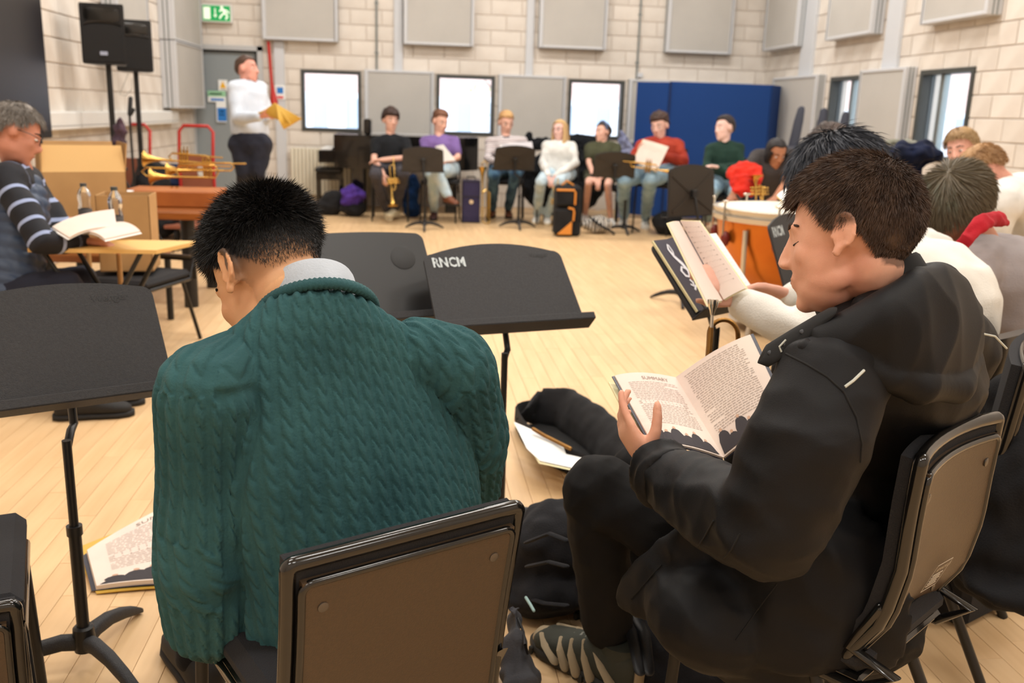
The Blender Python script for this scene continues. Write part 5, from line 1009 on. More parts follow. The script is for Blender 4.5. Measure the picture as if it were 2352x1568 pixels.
def printed(S,par,rr,lines,title=None,off=.0012,music=None,fig_=True,flip=False,v0=.14,v1=.74,ink=None):
    b=B(); sg=1
    for k in range(lines):
        v=v0+(v1-v0)*k/lines
        if music and music[0]<v<music[1]:
            for q in range(5): b.add([S(.12,v+q*.003,off),S(.88,v+q*.003,off),S(.88,v+q*.003+.0011,off),S(.12,v+q*.003+.0011,off)],[(0,1,2,3)])
            for q in range(12): u=.15+q*.06; vv=v+rr.uniform(-.004,.012); b.add([S(u,vv,off),S(u+.012,vv,off),S(u+.012,vv+.006,off),S(u,vv+.006,off)],[(0,1,2,3)])
            continue
        u=.12 if rr.random()<.8 else .16; end=.88 if rr.random()<.75 else rr.uniform(.5,.85)
        while u<end:
            w=rr.uniform(.02,.075); b.add([S(u,v,off),S(min(u+w,.9),v,off),S(min(u+w,.9),v+.0048,off),S(u,v+.0048,off)],[(0,1,2,3)]); u+=w+.012
    b.obj('print_lines',ink or m_pr,par,False,kind='stuff')
    if title:
        g=text(title,(0,0,0),A(1,0,0),A(0,1,0),.052,m_pr,par,'title_lettering',t=0)
        v=getv(g.data)+ORG[par.name]; x0,x1=v[:,0].min(),v[:,0].max(); w=(x1-x0)
        nv=np.array([S(.36+(p[0]-x0)/w*.44 if not flip else .2+(p[0]-x0)/w*.44,.105-p[1]*1.3,off) for p in v]); setv(g.data,nv-ORG[par.name])
    if fig_:
        b=B(); h=B()
        for k in range(6):
            u=.12+k*.145+rr.uniform(-.02,.02); y=.82+rr.uniform(-.05,.05); pts=[(u-.012,y),(u+.024,y),(u+.060,y+.014),(u+.082,y+.05),(u+.075+rr.uniform(0,.04),y+.08),(u+.10+rr.uniform(0,.03),.985),(u-.10-rr.uniform(0,.02),.985),(u-.06-rr.uniform(0,.04),y+.08),(u-.072,y+.045),(u-.046,y+.014)]
            b.add([S(min(max(a,.02),.98),min(c,.995),off) for a,c in pts],[tuple(range(10))]); 
            h.add([S(min(max(u+.006+.022*math.cos(t),.02),.98),y-.012+.017*math.sin(t),off*1.3) for t in np.linspace(0,6.28,11)[:-1]],[tuple(range(10))])
        b.obj('printed_figures',m_pr2,par,False,kind='stuff'); h.obj('printed_heads',m_pf2,par,False,kind='stuff')
def booklet(label,L,R_,th,cover,par_loc=None,name='booklet',bul=.012,side=1,page=None,lp=None,rp=None,cat='booklet',seed=3,cover_off=.012):
    c=L[3] if L else R_[3]; t=thing(name,label,cat,par_loc if par_loc is not None else tuple(c)); rr=random.Random(seed)
    for nm,C_,pp in (('left_pages',L,lp),('right_pages',R_,rp)):
        if C_ is None: continue
        S=bil(C_,bul,side if nm=='left_pages' else -side); b=B(); sheetmesh(b,S,-th,0); o=b.obj(nm,page or m_pg,t,True,30)
        def S2(u,v,off=0,S=S): return S(u*1.03-.03,-.01+v*1.02,off)
        b=B(); sheetmesh(b,S2,-th-.0022,-th-.0002,10,6); b.obj('cover',cover,t,True,30)
        if pp: printed(S,o,rr,**pp)
    return t
# booklet in the lap of the man in black
TL,ST,SB,BL_=P(1412,862,1.99),P(1552,866,2.05),P(1662,1050,1.80),P(1500,1020,1.80)
TR,BR=P(1722,768,1.93),P(1812,958,1.72)
bk1=booklet('large open booklet headed SUMMARY in the hands of the man in black',(TL,ST,SB,BL_),(TR,ST,SB,BR),.004,m_cov,bul=.010,side=1,lp=dict(lines=24,title='SUMMARY',music=(.40,.46)),rp=dict(lines=30,fig_=True,flip=True,v0=.06,v1=.80))
b=B(); S=bil((P(1398,876,2.0),P(1500,900,2.03),P(1560,1040,1.83),P(1478,1030,1.81)),.0,1); sheetmesh(b,S,-.004,-.001,6,6); b.obj('loose_pages',m_cream,bk1,True,30)
# booklet lying on the floor under the nearest stand
q=lambda x,y,z=.0:PZ(x,y,z)
bk2=booklet('booklet lying folded open on the floor under the nearest music stand',(q(200,1262,.045),q(470,1120,.02),q(560,1330,.012),q(222,1345,.022)),None,.014,m_cov,bul=.012,side=1,cat='booklet',name='booklet',lp=dict(lines=22,title='SUMMARY',music=(.42,.50)))
b=B(); S=bil((q(166,1262,.02),q(440,1160,.008),q(520,1340,.006),q(222,1362,.006)),.004,1); sheetmesh(b,S,-.003,0,8,6); b.obj('yellow_cover',m_yel,bk2,True,30)
bk2['category']='booklet'
# booklets on the tilted stand
tcS=sk_((1.045,3.466,.907),.86); yS,tS=.65,.774; lS=A(math.cos(yS),math.sin(yS),0); bS=A(-lS[1],lS[0],0); uS=A(0,0,math.cos(tS))+bS*math.sin(tS); nS=np.cross(lS,uS); oS=tcS-uS*.30
T_=lambda x,y,o=.008:oS+lS*x+uS*y+nS*o
m_nav=mat('navy christmas cover',(48,46,62),.3); m_wp=mat('cover white print',(215,215,222),.4); m_dots=[mat('cover dot %d'%i,c,.4) for i,c in enumerate(((190,40,36),(60,120,50),(190,170,50),(205,110,40)))]
t=thing('booklet','dark song booklet with white clef signs and coloured tree design on the tilted stand','booklet',tuple(T_(-.10,.02)))
b=B(); b.slab([(-.175,.012),(.02,.012),(.02,.285),(-.175,.285)],oS+nS*.018,lS,uS,.008); b.obj('cover',m_nav,t,False); b=B(); b.slab([(-.180,.012),(-.176,.012),(-.176,.285),(-.180,.285)],oS+nS*.017,lS,uS,.008); b.obj('page_edges',m_cream,t,False)
def flat(pts,w,m,nm,off=.0195):
    b=B(); b.tube([T_(x,y,off) for x,y in pts],w if hasattr(w,'__len__') else w,6,True,flat=.12,up=nS) if 0 else None
    vs=[];n=len(pts)
    for i,(x,y) in enumerate(pts):
        a=pts[max(i-1,0)];c=pts[min(i+1,n-1)];d=nrm(A(c[0]-a[0],c[1]-a[1])); ww=w[i] if hasattr(w,'__len__') else w; vs+=[T_(x-d[1]*ww,y+d[0]*ww,off),T_(x+d[1]*ww,y-d[0]*ww,off)]
    b.add(vs,[(2*i,2*i+1,2*i+3,2*i+2) for i in range(n-1)]); return b.obj(nm,m,t,False)
flat([(-.125,.265),(-.135,.245),(-.128,.215),(-.112,.185),(-.105,.155),(-.115,.135),(-.132,.14),(-.138,.16),(-.125,.175),(-.112,.165)],[.002,.004,.006,.007,.006,.005,.005,.005,.004,.002],m_wp,'treble_clef'); flat([(-.128,.215),(-.120,.235),(-.122,.262)],.0025,m_wp,'treble_clef')
flat([(-.13,.085),(-.115,.10),(-.098,.088),(-.095,.06),(-.115,.03)],[.004,.005,.006,.005,.002],m_wp,'bass_clef'); flat([(-.125,.125),(-.118,.112),(-.125,.10),(-.135,.108)],.004,m_wp,'treble_clef')
rr=random.Random(5)
for k in range(46):
    y=.26-k*.0052; x=-.075+rr.uniform(-.5,.5)*(.004+k*.0011); b=B(); c=T_(x,y,.0195); r=.0035+rr.random()*.003; b.add([c+lS*r*math.cos(a)+uS*r*math.sin(a) for a in np.linspace(0,6.28,9)[:-1]],[tuple(range(8))]); b.obj('cover_dot',m_dots[rr.randrange(4)] if k>10 else m_wp,t,False)
for k in range(22): y=.255-k*.007; b=B(); c=T_(-.048+rr.uniform(-.01,.01),y,.0195); r=.0045; b.add([c+lS*r*math.cos(a)+uS*r*math.sin(a) for a in np.linspace(0,6.28,9)[:-1]]+[c+lS*r*.5*math.cos(a)+uS*r*.5*math.sin(a) for a in np.linspace(0,6.28,9)[:-1]],[(i,(i+1)%8,8+(i+1)%8,8+i) for i in range(8)]); b.obj('cover_swirl',m_wp,t,False)
t3=booklet('booklet held upright by the white-sleeved person on the tilted stand',(P(1536,512,2.62),P(1560,508,2.78),P(1660,690,2.62),P(1628,700,2.50)),(P(1605,508,2.72),P(1562,507,2.78),P(1662,688,2.62),P(1712,662,2.60)),.004,m_cream,bul=.006,side=1,rp=dict(lines=12,fig_=False,v0=.08,v1=.9,music=(.0,1.)))
t4=booklet('white score page lying open on the tilted stand beyond the hands',None,(T_(.165,.285,.02),T_(.03,.285,.02),T_(.03,.015,.02),T_(.165,.015,.02)),.006,m_pw,bul=.0,page=m_pw,rp=dict(lines=16,fig_=False,v0=.08,v1=.92,ink=mat('pale print',(190,192,196),.8)))
# conductor's score, other booklets
booklet('open yellow score in the hands of the standing man',(P(583,262,8.22),P(632,238,8.12),P(668,285,8.12),P(618,262,8.24)),(P(692,272,8.2),P(634,238,8.12),P(640,275,8.1),P(652,297,8.2)),.008,m_yel,bul=.02,side=1,page=m_yel)
booklet('pale booklet opened by the man in the rust sweater',(P(1478,320,10.5),P(1536,337,10.4),P(1508,395,10.35),P(1455,370,10.5)),None,.008,m_cream,bul=.01,page=m_pg,lp=dict(lines=3,fig_=False,v0=.2,v1=.4,ink=m_pr2))
booklet('white sheet held by the man in the purple tee',(P(1000,336,11.05),P(1018,332,11.0),P(1046,368,11.0),P(1010,372,11.05)),None,.003,m_pw,bul=.01,page=m_pw)
booklet('pale booklet held above the stand by the fair-haired man',(P(1150,332,11.2),P(1222,325,11.2),P(1226,352,11.1),P(1160,352,11.1)),None,.004,m_pw,bul=.008,page=mat('grey page',(190,186,190),.7))
booklet('open booklet on the lap board of the grey-haired man',(P(120,520,4.05),P(262,480,4.3),P(268,520,4.2),P(160,545,4.02)),(P(322,530,4.1),P(262,510,4.35),P(180,535,4.2),P(240,548,3.98)),.010,m_pw,bul=.02,side=1,page=m_pg,lp=dict(lines=8,fig_=False,v0=.2,v1=.9,ink=mat('pale print',(190,192,196),.8)))
# ---------------------------------------------------------------- brass
m_br=mat('lacquered brass',(205,165,90),.25,metal=1); m_br2=mat('aged brass',(150,112,62),.38,metal=1,c2=(128,92,52),ns=25); m_sv=mat('silver plate',(215,210,200),.18,metal=1)
t=thing('trumpet','aged brass trumpet held upright behind the booklet, silver mouthpiece on top','trumpet',tuple(P(1625,850,2.25)))
b=B(); b.lathe(P(1636,724,2.25),[(.0035,-.005),(.0045,.0),(.007,.012),(.0115,.022),(.0135,.034),(.0135,.038),(.011,.039),(.004,.028),(.001,.026)],nrm(P(1636,690,2.25)-P(1634,724,2.25)),20); b.cyl(P(1634,755,2.25),P(1636,722,2.25),.0045,n=12); b.obj('mouthpiece',m_sv,t)
b=B(); b.tube([P(1633,752,2.25),P(1630,800,2.25),P(1624,852,2.25),P(1620,900,2.25)],.0068,12); b.obj('leadpipe',m_br2,t)
arc=[P(1662-33*math.cos(a),768-34*math.sin(a),2.27) for a in np.linspace(0,math.pi,14)]
b=B(); b.tube([P(1622,870,2.25),P(1628,790,2.26)]+arc+[P(1696,800,2.28),P(1694,850,2.28)],.0062,12); b.obj('tuning_slide',m_br2,t)
b=B(); b.cyl(P(1694,782,2.28),P(1695,797,2.28),.0072,n=12); b.obj('ferrule',mat('verdigris',(110,160,130),.6),t)
def trumpet(o,d,up,L,label,m=m_br,slide=False,group='brass instruments'):
    d=nrm(d);s_,u_,_=frame(d,up); o=A(*o); t=thing('trombone' if slide else 'trumpet',label,'trombone' if slide else 'trumpet',tuple(o),group)
    prof=[(.0075,0),(.0075,L*.45),(.010,L*.65),(.017,L*.8),(.028,L*.9),(.043,L*.965),(.062,L)]
    b=B(); b.lathe(o,prof+[(.060,L-.002),(.040,L*.96),(.02,L*.86)],d,24,cap=False); b.obj('bell',m,t)
    b=B(); k=.055 if not slide else .09; b.tube([o-d*.0,o-d*.05+u_*.0,o-d*.075+u_*k*.5,o-d*.05+u_*k,o+u_*k,o+d*L*.5+u_*k,o+d*(L*.56)+u_*k*.5,o+d*L*.5],.0065,8); b.tube([o+d*L*.5+s_*.03+u_*k*.9,o-d*.16+s_*.02+u_*k*.9],.0055,8); b.obj('tubing',m,t)
    if slide:
        b=B(); 
        for q in(0,.06): b.tube([o+s_*.04+u_*q,o+d*L*1.1+s_*.04+u_*q],.006,8)
        b.tube([o+d*L*1.1+s_*.04,o+d*(L*1.1+.03)+s_*.04+u_*.03,o+d*L*1.1+s_*.04+u_*.06],.006,8); b.obj('slide',m,t)
    else:
        for q in(-1,0,1): b=B(); b.cyl(o+d*(L*.30+q*.024)-u_*.04+s_*.012,o+d*(L*.30+q*.024)+u_*.085+s_*.012,.0095); b.cyl(o+d*(L*.30+q*.024)+u_*.085+s_*.012,o+d*(L*.30+q*.024)+u_*.11+s_*.012,.004); b.obj('valve',m,t)
    return t
trumpet(P(896,392,11.05),cdir(.08,-1,.0),(1,0,0),.42,'trumpet held bell down between the knees of the man in the black tee')
trumpet(P(1108,500,11.4),cdir(.0,1,.0),(1,0,0),.0+.62,'trombone standing upright between the violet case and the dark jeans',slide=True)
trumpet(P(1462,384,10.35),cdir(1,-.14,.05),(0,0,1),.42,'brass instrument lying across the lap of the man in the rust sweater')
trumpet(P(1272,440,11.05),cdir(.02,-1,.0),(1,0,0),.40,'trumpet hanging bell down from the hands of the blonde woman')
trumpet(P(1736,452,7.2),cdir(-.02,1,.0),(1,0,0),.16,'two slim brass tubes standing up behind the kettledrum rim')
# table with instruments
m_tw=mat('varnished table wood',(150,88,38),.35,c2=(128,70,28),ns=3,stretch=(1,12,12),coat=.2); m_cb=mat('corrugated cardboard',(188,148,98),.85,c2=(180,140,92),ns=6); m_cbi=mat('cardboard inside',(214,174,116),.85)
tl=PZ(425,480,.70)
t=thing('table','varnished wooden table with thick round black legs holding brass instruments','table',(-1.6,6.9,0))
X0,X1,Y0,Y1=-2.55,-1.30,6.25,7.2; zt=float(P(440,487,depth((-1.45,6.3,.7)))[2])
b=B(); b.box(((X0+X1)/2,(Y0+Y1)/2,zt-.025),(X1-X0,Y1-Y0,.05),b=.006); b.obj('table_top',m_tw,t,False)
for x,y in ((X1-.17,Y0+.12),(X0+.15,Y0+.12),(X1-.17,Y1-.12),(X0+.15,Y1-.12)): b=B(); b.cyl((x,y,0),(x,y,zt-.05),.046,n=20); b.obj('leg',m_pole,t)
ztt=zt
b=B(); b.box((-1.62,6.75,ztt+.055),(.62,.4,.11),b=.008); solo(b,'instrument_box',mat('orange brown case wood',(178,104,48),.5,c2=(160,90,40),ns=6),'shallow orange-brown box on the wooden table under the trumpets','box',smooth=False)
b=B(); b.box((-2.02,6.50,ztt+.03),(.36,.26,.06),b=.004); solo(b,'tray',mat('dark brown lid',(70,46,34),.6),'dark brown shallow lid under the white papers on the table','box',smooth=False)
b=B(); b.box((-2.02,6.46,ztt+.085),(.34,.24,.05),Rz(.05),.002); solo(b,'paper_stack',m_pw,'white paper stack on the left of the wooden table','paper',smooth=False)
b=B(); b.box((-1.98,6.44,ztt+.0605),(.30,.22,.001),Rz(-.05)); 
for i,(px_,py_,dx,dz,lab) in enumerate(((392,418,1,-.06,'brass trumpet lying on top of the pile, bell pointing left'),(445,404,1,.02,'brass trumpet with silver bell on the pile near the bowed head'),(410,440,1,.0,'brass trumpet in the middle of the pile on the table'))):
    o_=P(px_+70,py_+6,6.9-i*.1); o_[2]=ztt+.11+.066+.045*(2-i); trumpet(o_,cdir(-1,-dz,.12),(0,0,1),.40,lab,slide=(i==2))
for i,x in enumerate((397,409)): 
    b=B(); p=P(x,480,6.55); b.cyl(A(p[0],p[1],ztt),A(p[0],p[1],ztt+.12),.010); b.lathe((p[0],p[1],ztt),[(.02,0),(.02,.01),(.012,.02)],(0,0,1)); solo(b,'valve_cap',m_br,'brass tube end standing on the table edge, '+('left one' if i==0 else 'right one'),'brass part')
b=B(); 
for k in range(6): b.cap(P(345+k*4,478-k,6.5),P(352+k*4,474-(k%2)*3,6.5),.008)
solo(b,'keys',m_sv,'small bunch of keys lying on the wooden table edge','keys',kind=None)
# cardboard boxes
def carton(x,y,z,w,d,h,rz,label,flaps=True):
    R=Rz(rz); t=thing('cardboard_box',label,'box',(x,y,z)); c=A(x,y,z); th=.006
    for nx,ny,sx,sy in ((0,-1,w,th),(0,1,w,th),(-1,0,th,d),(1,0,th,d)): b=B(); b.box(c+R@A(nx*(w-th)/2,ny*(d-th)/2,h/2),(sx,sy,h),R); b.obj('side_wall',m_cb,t,False)
    b=B(); b.box(c+A(0,0,th/2),(w,d,th),R); b.obj('bottom',m_cb,t,False)
    if flaps:
        for nx,ny,a in ((0,-1,.5),(1,0,1.1),(0,1,1.3),(-1,0,.9)):
            dd=R@A(nx,ny,0); al=R@A(-ny,nx,0); o=c+dd*((w if nx else d)/2)+A(0,0,h); u=A(0,0,1)*math.sin(a+.6)-dd*math.cos(a+.6)*.9; L_=w if ny else d; b=B(); b.slab([(-L_/2,0),(L_/2,0),(L_/2*.97,.16),(-L_/2*.97,.16)],o,al,nrm(u),.005); b.obj('flap',m_cbi if ny==-1 else m_cb,t,False)
    return t
pc=P(155,470,5.2); 
b=B(); 
t=thing('side_table','low table under the big cardboard box','table',(pc[0],pc[1]+.25,0)); zb=pc[2]-.28
b.box((pc[0],pc[1]+.25,zb-.02),(.9,.6,.04)); b.obj('table_top',m_tw,t,False)
for q in(-1,1):
    for r in(-1,1): b=B(); b.cyl((pc[0]+q*.4,pc[1]+.25+r*.25,0),(pc[0]+q*.4,pc[1]+.25+r*.25,zb-.04),.02); b.obj('leg',m_pole,t)
carton(pc[0],pc[1]+.25,zb,.44,.40,.46,.42,'large cardboard box with raised flaps beside the grey-haired man')
p2=P(272,500,4.95); chx,chy=p2[0]+.02,p2[1]+.1
chair_at(chx,chy,math.pi*.9,'black padded chair carrying the smaller cardboard box and bottles',None,sh=.42,w=.46,back=.46)
carton(chx-.0,chy,.452,.27,.25,p2[2]-.452+.12,.1,'smaller cardboard box on the black chair',flaps=False)
b=B(); b.slab([(-.13,0),(.13,0),(.13,.16),(-.13,.16)],A(chx,chy,p2[2]+.12+.002),A(1,0,0),A(0,.3,.95),.005)
# folding trestle / lap board
tb=P(225,545,4.25)
t=thing('folding_table','small folding table with crossed black legs and pale yellow top','table',(tb[0],tb[1],0))
b=B(); b.slab([(-.25,-.15),(.30,-.18),(.42,.13),(-.15,.16)],A(tb[0],tb[1],tb[2]-.03),A(1,.05,0),A(0,1,0),.018); b.obj('table_top',mat('pale yellow wood',(222,180,110),.5),t,False)
for a,c in (((-.2,-.12),(.22,-.12)),((-.15,.12),(.25,.12))):
    z=tb[2]-.05; b=B(); b.cyl((tb[0]+a[0],tb[1]+a[1],z),(tb[0]+c[0]*.8,tb[1]+c[1],0),.011); b.obj('leg',m_pole,t); b=B(); b.cyl((tb[0]+c[0],tb[1]+c[1],z),(tb[0]+a[0]*.8,tb[1]+a[1],0),.011); b.obj('leg',m_pole,t)
m_pet=mat('clear bottle plastic',(245,248,250),.05,trans=.95,ior=1.3,alpha=1); m_lab=mat('bottle label grey',(84,86,92),.6)
for i,(x,y0,y1,D_) in enumerate(((197,420,500,4.75),(268,428,520,4.45))):
    tp,bt=P(x,y0,D_),P(x,y1,D_); h=tp[2]-bt[2]; t=thing('water_bottle','clear plastic water bottle '+('in front of the big cardboard box' if i==0 else 'in front of the smaller cardboard box'),'bottle',(bt[0],bt[1],bt[2]))
    b=B(); b.lathe(bt,[(.002,0),(.030,0),(.033,.01),(.033,h*.3),(.029,h*.42),(.033,h*.55),(.033,h*.68),(.026,h*.8),(.014,h*.9),(.013,h*.93)],(0,0,1),20); b.obj('bottle_body',m_pet,t)
    b=B(); b.lathe(bt+A(0,0,h*.92),[(.002,0),(.016,0),(.016,h*.09),(.002,h*.09)],(0,0,1),16); b.obj('cap',mat('dark grey cap',(70,74,74),.5),t)
    b=B(); b.lathe(bt+A(0,0,h*.06),[(.0337,0),(.0337,h*.22)],(0,0,1),20,cap=False); b.obj('bottle_label',m_lab,t)
b=B(); zz=.0; bb=P(197,502,4.75); b.box((bb[0],bb[1],bb[2]-.012),(.16,.14,.022),b=.002); b.cyl((bb[0],bb[1],0),(bb[0],bb[1],bb[2]-.02),.012); solo(b,'bottle_shelf',m_cb,'small ledge holding the left water bottle','shelf',smooth=False)
bb=P(268,522,4.45); b=B(); b.box((bb[0],bb[1],bb[2]-.012),(.14,.14,.022),b=.002); b.cyl((bb[0],bb[1],0),(bb[0],bb[1],bb[2]-.02),.012); solo(b,'bottle_shelf',m_cb,'small ledge holding the right water bottle','shelf',smooth=False)
# loudspeakers on tripods
m_gr=mat('speaker grille',(18,18,20),.7,bump=.6,bs=900)
def speaker(x0,y0,x1,y1,D_,yaw,label,lab2,base=None,logo=True):
    a,c=P(x0,y0,D_),P(x1,y1,D_); w=np.linalg.norm((P(x1,(y0+y1)/2,D_)-P(x0,(y0+y1)/2,D_))[:2])*.98; h=a[2]-c[2]; cx,cy=(a[0]+c[0])/2,(a[1]+c[1])/2; z0=c[2]; R=Rz(yaw); lat=R@A(1,0,0); fr=R@A(0,-1,0)
    t=thing('loudspeaker',label,'loudspeaker',(cx,cy,z0)); o=A(cx,cy,z0)
    b=B(); tz=lambda z,wf,wb: [o+lat*(-wf/2)+fr*.15+A(0,0,z),o+lat*(wf/2)+fr*.15+A(0,0,z),o+lat*(wb/2)-fr*.15+A(0,0,z),o-lat*(wb/2)-fr*.15+A(0,0,z)]
    v=[]; 
    for z,k in((0,.96),(.015,1),(h-.015,1),(h,.96)): v+=tz(z,w*k,w*.72*k)
    f=[(0,3,2,1)]+[(4*i+j,4*i+(j+1)%4,4*i+4+(j+1)%4,4*i+4+j) for i in range(3) for j in range(4)]+[(12,13,14,15)]; b.add(v,f); b.obj('cabinet',m_blk,t,False)
    b=B(); b.slab([(-w*.44,h*.05)]+[(w*.44,h*.05)]+[(w*.44*math.cos(q),h*.60+h*.06*math.sin(q)) for q in np.linspace(0,math.pi,9)],o+fr*.162,lat,A(0,0,1),.012); b.obj('grille',m_gr,t,False)
    b=B(); b.slab([(-w*.42,h*.69),(w*.42,h*.69),(w*.42,h*.96),(-w*.42,h*.96)],o+fr*.153,lat,A(0,0,1),.004); b.obj('horn_mouth',mat('horn black',(16,16,18),.3),t,False)
    b=B(); b.loft([(o+fr*.155+A(0,0,h*.82),lat*w*.40,A(0,0,h*.12)),(o+fr*.158+A(0,0,h*.82),lat*w*.30,A(0,0,h*.07))],20,power=4); b.tube([o+fr*.158+lat*w*.42*math.cos(q)+A(0,0,h*.64+h*.06*math.sin(q)) for q in np.linspace(.1,math.pi-.1,9)],.008,8); b.obj('horn_rim',m_rim,t)
    if logo: b=B(); b.box(o+fr*.166+A(0,0,h*.18),(.06,.004,.03),R,.001); b.obj('maker_badge',mat('badge silver blue',(180,190,215),.3,metal=.4),t)
    # tripod
    t2=thing('speaker_stand',lab2,'speaker stand',(cx,cy,0)); b=B(); b.cyl((cx,cy,.25),(cx,cy,z0),.024); b.obj('pole',m_pole,t2); b=B(); b.cyl((cx,cy,.72),(cx,cy,.80),.042); b.cyl((cx,cy,.40),(cx,cy,.46),.04); b.obj('collar',m_blk,t2)
    b=B(); b.cap((cx+.04,cy,.76),(cx+.09,cy,.76),.014); b.obj('knob',m_blk,t2)
    for k in range(3): a_=.0+k*2.094; lr=(.42 if k==0 else min(.42,(cx-XL-.06)*1.6)); d=A(math.cos(a_),math.sin(a_),0); b=B(); b.bar(A(cx,cy,.74)+d*.03,A(cx,cy,.015)+d*lr,.028,.014); b.obj('leg',m_blk,t2); b=B(); b.bar(A(cx,cy,.42)+d*.03,A(cx,cy,.33)+d*lr*.58,.022,.01); b.obj('brace',m_blk,t2)
speaker(196,12,292,150,7.9,.12,'nearer black loudspeaker with round grille and small badge on a tripod','nearer black tripod speaker stand by the left wall')
speaker(268,48,348,166,8.9,.25,'farther black loudspeaker partly behind the nearer one','farther black tripod speaker stand by the left wall',logo=False)
b=B(); b.tube([P(296,165,8.8),P(282,200,8.8),P(275,216,8.8),P(288,220,8.8),P(303,205,8.8),P(303,180,8.8)],.004,6); solo(b,'cable',mat('pale cable',(170,168,162),.6),'thin grey cable looping below the farther loudspeaker','cable')
# mic stand, trolleys, bags
mx=P(300,300,8.4); t=thing('microphone_stand','thin black microphone stand between the loudspeaker poles','stand',(mx[0],mx[1],0))
b=B(); b.cyl((mx[0],mx[1],.02),(mx[0],mx[1],P(298,265,8.4)[2]),.011); b.obj('pole',m_pole,t); b=B(); b.lathe((mx[0],mx[1],0),[(.14,0),(.14,.015),(.02,.03)],(0,0,1),24); b.obj('round_base',m_pole,t); b=B(); b.cap(P(298,262,8.4),P(300,226,8.4),.02); b.cap(P(300,262,8.4),P(306,252,8.4),.018); b.obj('clip',m_blk,t)
b=B(); b.ell(P(276,310,7.8),(.07,.07,.16)); b.ell(P(270,340,7.8),(.06,.06,.14)); me=remesh(b,.015,2); wrinkle(me,.04,14); t=thing('cloth_bag','dull purple bag hanging on the nearer speaker stand','bag',tuple(P(275,360,7.8))); finish(me,'bag_body',cm('dull purple cloth',(88,68,80),(60,50,60)),t)
m_hb=mat('reddish brown hardboard',(160,96,72),.6,c2=(150,88,64),ns=4)
def trolley(x0,x1,ytop,ybot,D_,label,oval=False,rz=0):
    a,c,e,g=P(x0,ytop,D_),P(x1,ytop,D_),P(x1+4,ybot,D_-.05),P(x0+4,ybot,D_-.05); t=thing('platform_trolley',label,'trolley',((a[0]+c[0])/2,(a[1]+c[1])/2,0)); ex=nrm(A(c[0]-a[0],c[1]-a[1],0)); w=np.linalg.norm((c-a)[:2]); o=A(a[0],a[1],0); zt_=a[2]; fw=A(0,-1,0)
    b=B(); b.tube([o+A(0,0,.14),o+A(0,0,zt_*.75),o+A(0,0,zt_-.06)-fw*.05,o+ex*.05+A(0,0,zt_)-fw*.05,o+ex*(w-.05)+A(0,0,zt_)-fw*.05,o+ex*w+A(0,0,zt_-.06)-fw*.05,o+ex*w+A(0,0,zt_*.75),o+ex*w+A(0,0,.14)],.017,12); b.obj('handle_frame',m_red,t)
    b=B(); zb_=P(x0,ybot,D_)[2]; b.box(o+ex*w/2+A(0,0,(.15+zb_)/2),(w-.04,.02,zb_-.15),np.array([ex,A(0,1,0),A(0,0,1)]).T); b.obj('back_board',m_hb,t,False)
    b=B(); b.box(o+ex*w/2+fw*.32+A(0,0,.14),(w+.06,.7,.03),np.array([ex,A(0,1,0),A(0,0,1)]).T); b.obj('platform',m_hb,t,False)
    for q in(.08,w-.08):
        for r in(.05,.6): b=B(); c_=o+ex*q+fw*r+A(0,0,.062); b.cyl(c_-ex*.015,c_+ex*.015,.06,n=16); b.obj('wheel',blk_s,t)
    if oval: b=B(); b.ell(o+ex*w*.62+fw*.012+A(0,0,zb_-.16),(.035,.006,.08)); b.obj('oval_hole',m_white,t)
trolley(244,340,284,362,9.5,'red-framed platform trolley behind the loudspeaker stands')
trolley(408,486,288,356,9.6,'red-framed platform trolley in front of the grey door',oval=True)
def lump(parts,name,m,label,cat,vox=.015,wr=.03,fr=9,extra=None):
    b=B(); 
    for c,r in parts: b.ell(c,r)
    me=remesh(b,vox,3); wrinkle(me,wr,fr); v=getv(me); v[:,2]=np.maximum(v[:,2],.003); c=(v.min(0)+v.max(0))/2; c[2]=v[:,2].min(); t=thing(name,label,cat,tuple(c)); setv(me,v); finish(me,'body',m,t); return t
m_bag=cm('black bag nylon',(30,30,32),(38,38,40)); m_navy=cm('navy bag cloth',(36,50,82),(26,36,62))
g=PZ(365,455,0); lump([(P(356,400,9.4),(.16,.16,.16)),(P(348,425,9.3),(.2,.2,.16)),(A(P(352,430,9.3)[0],P(350,430,9.3)[1],.16),(.26,.22,.18))],'rucksack',m_bag,'black bag heaped beside the speaker stands','bag')
lump([(P(390,396,10.0),(.18,.16,.10)),(P(400,415,9.9),(.18,.16,.12)),(A(P(394,430,10.)[0],P(392,430,10.)[1],.2),(.24,.18,.22))],'holdall',m_navy,'navy holdall behind the red trolley','bag')
lump([(A(P(765,470,11.9)[0],P(765,470,11.9)[1],.16),(.17,.14,.17)),(A(P(752,470,11.9)[0],P(765,470,11.9)[1],.10),(.17,.15,.12))],'rucksack',m_bag,'squat black bag under the piano bench','bag',wr=.015)
tb_=lump([(A(P(812,455,11.75)[0],P(812,455,11.75)[1],.27),(.17,.15,.14)),(A(P(805,455,11.75)[0],P(812,455,11.75)[1],.20),(.15,.14,.10))],'jacket',cm('purple cloth',(84,58,150),(66,44,124)),'purple jacket bundled on top of a black bag','jacket',wr=.05)
lump([(A(P(812,470,11.8)[0],P(812,470,11.8)[1],.10),(.19,.14,.11))],'rucksack',m_bag,'black bag below the purple jacket','bag',wr=.015)
lump([(P(950,425,11.9),(.10,.10,.16)),(P(942,450,11.9),(.12,.10,.14)),(A(P(946,450,11.9)[0],P(946,450,11.9)[1],.12),(.14,.12,.14))],'rucksack',cm('royal blue cloth',(30,62,110),(22,48,90)),'blue bag under the music stand between two players','bag')
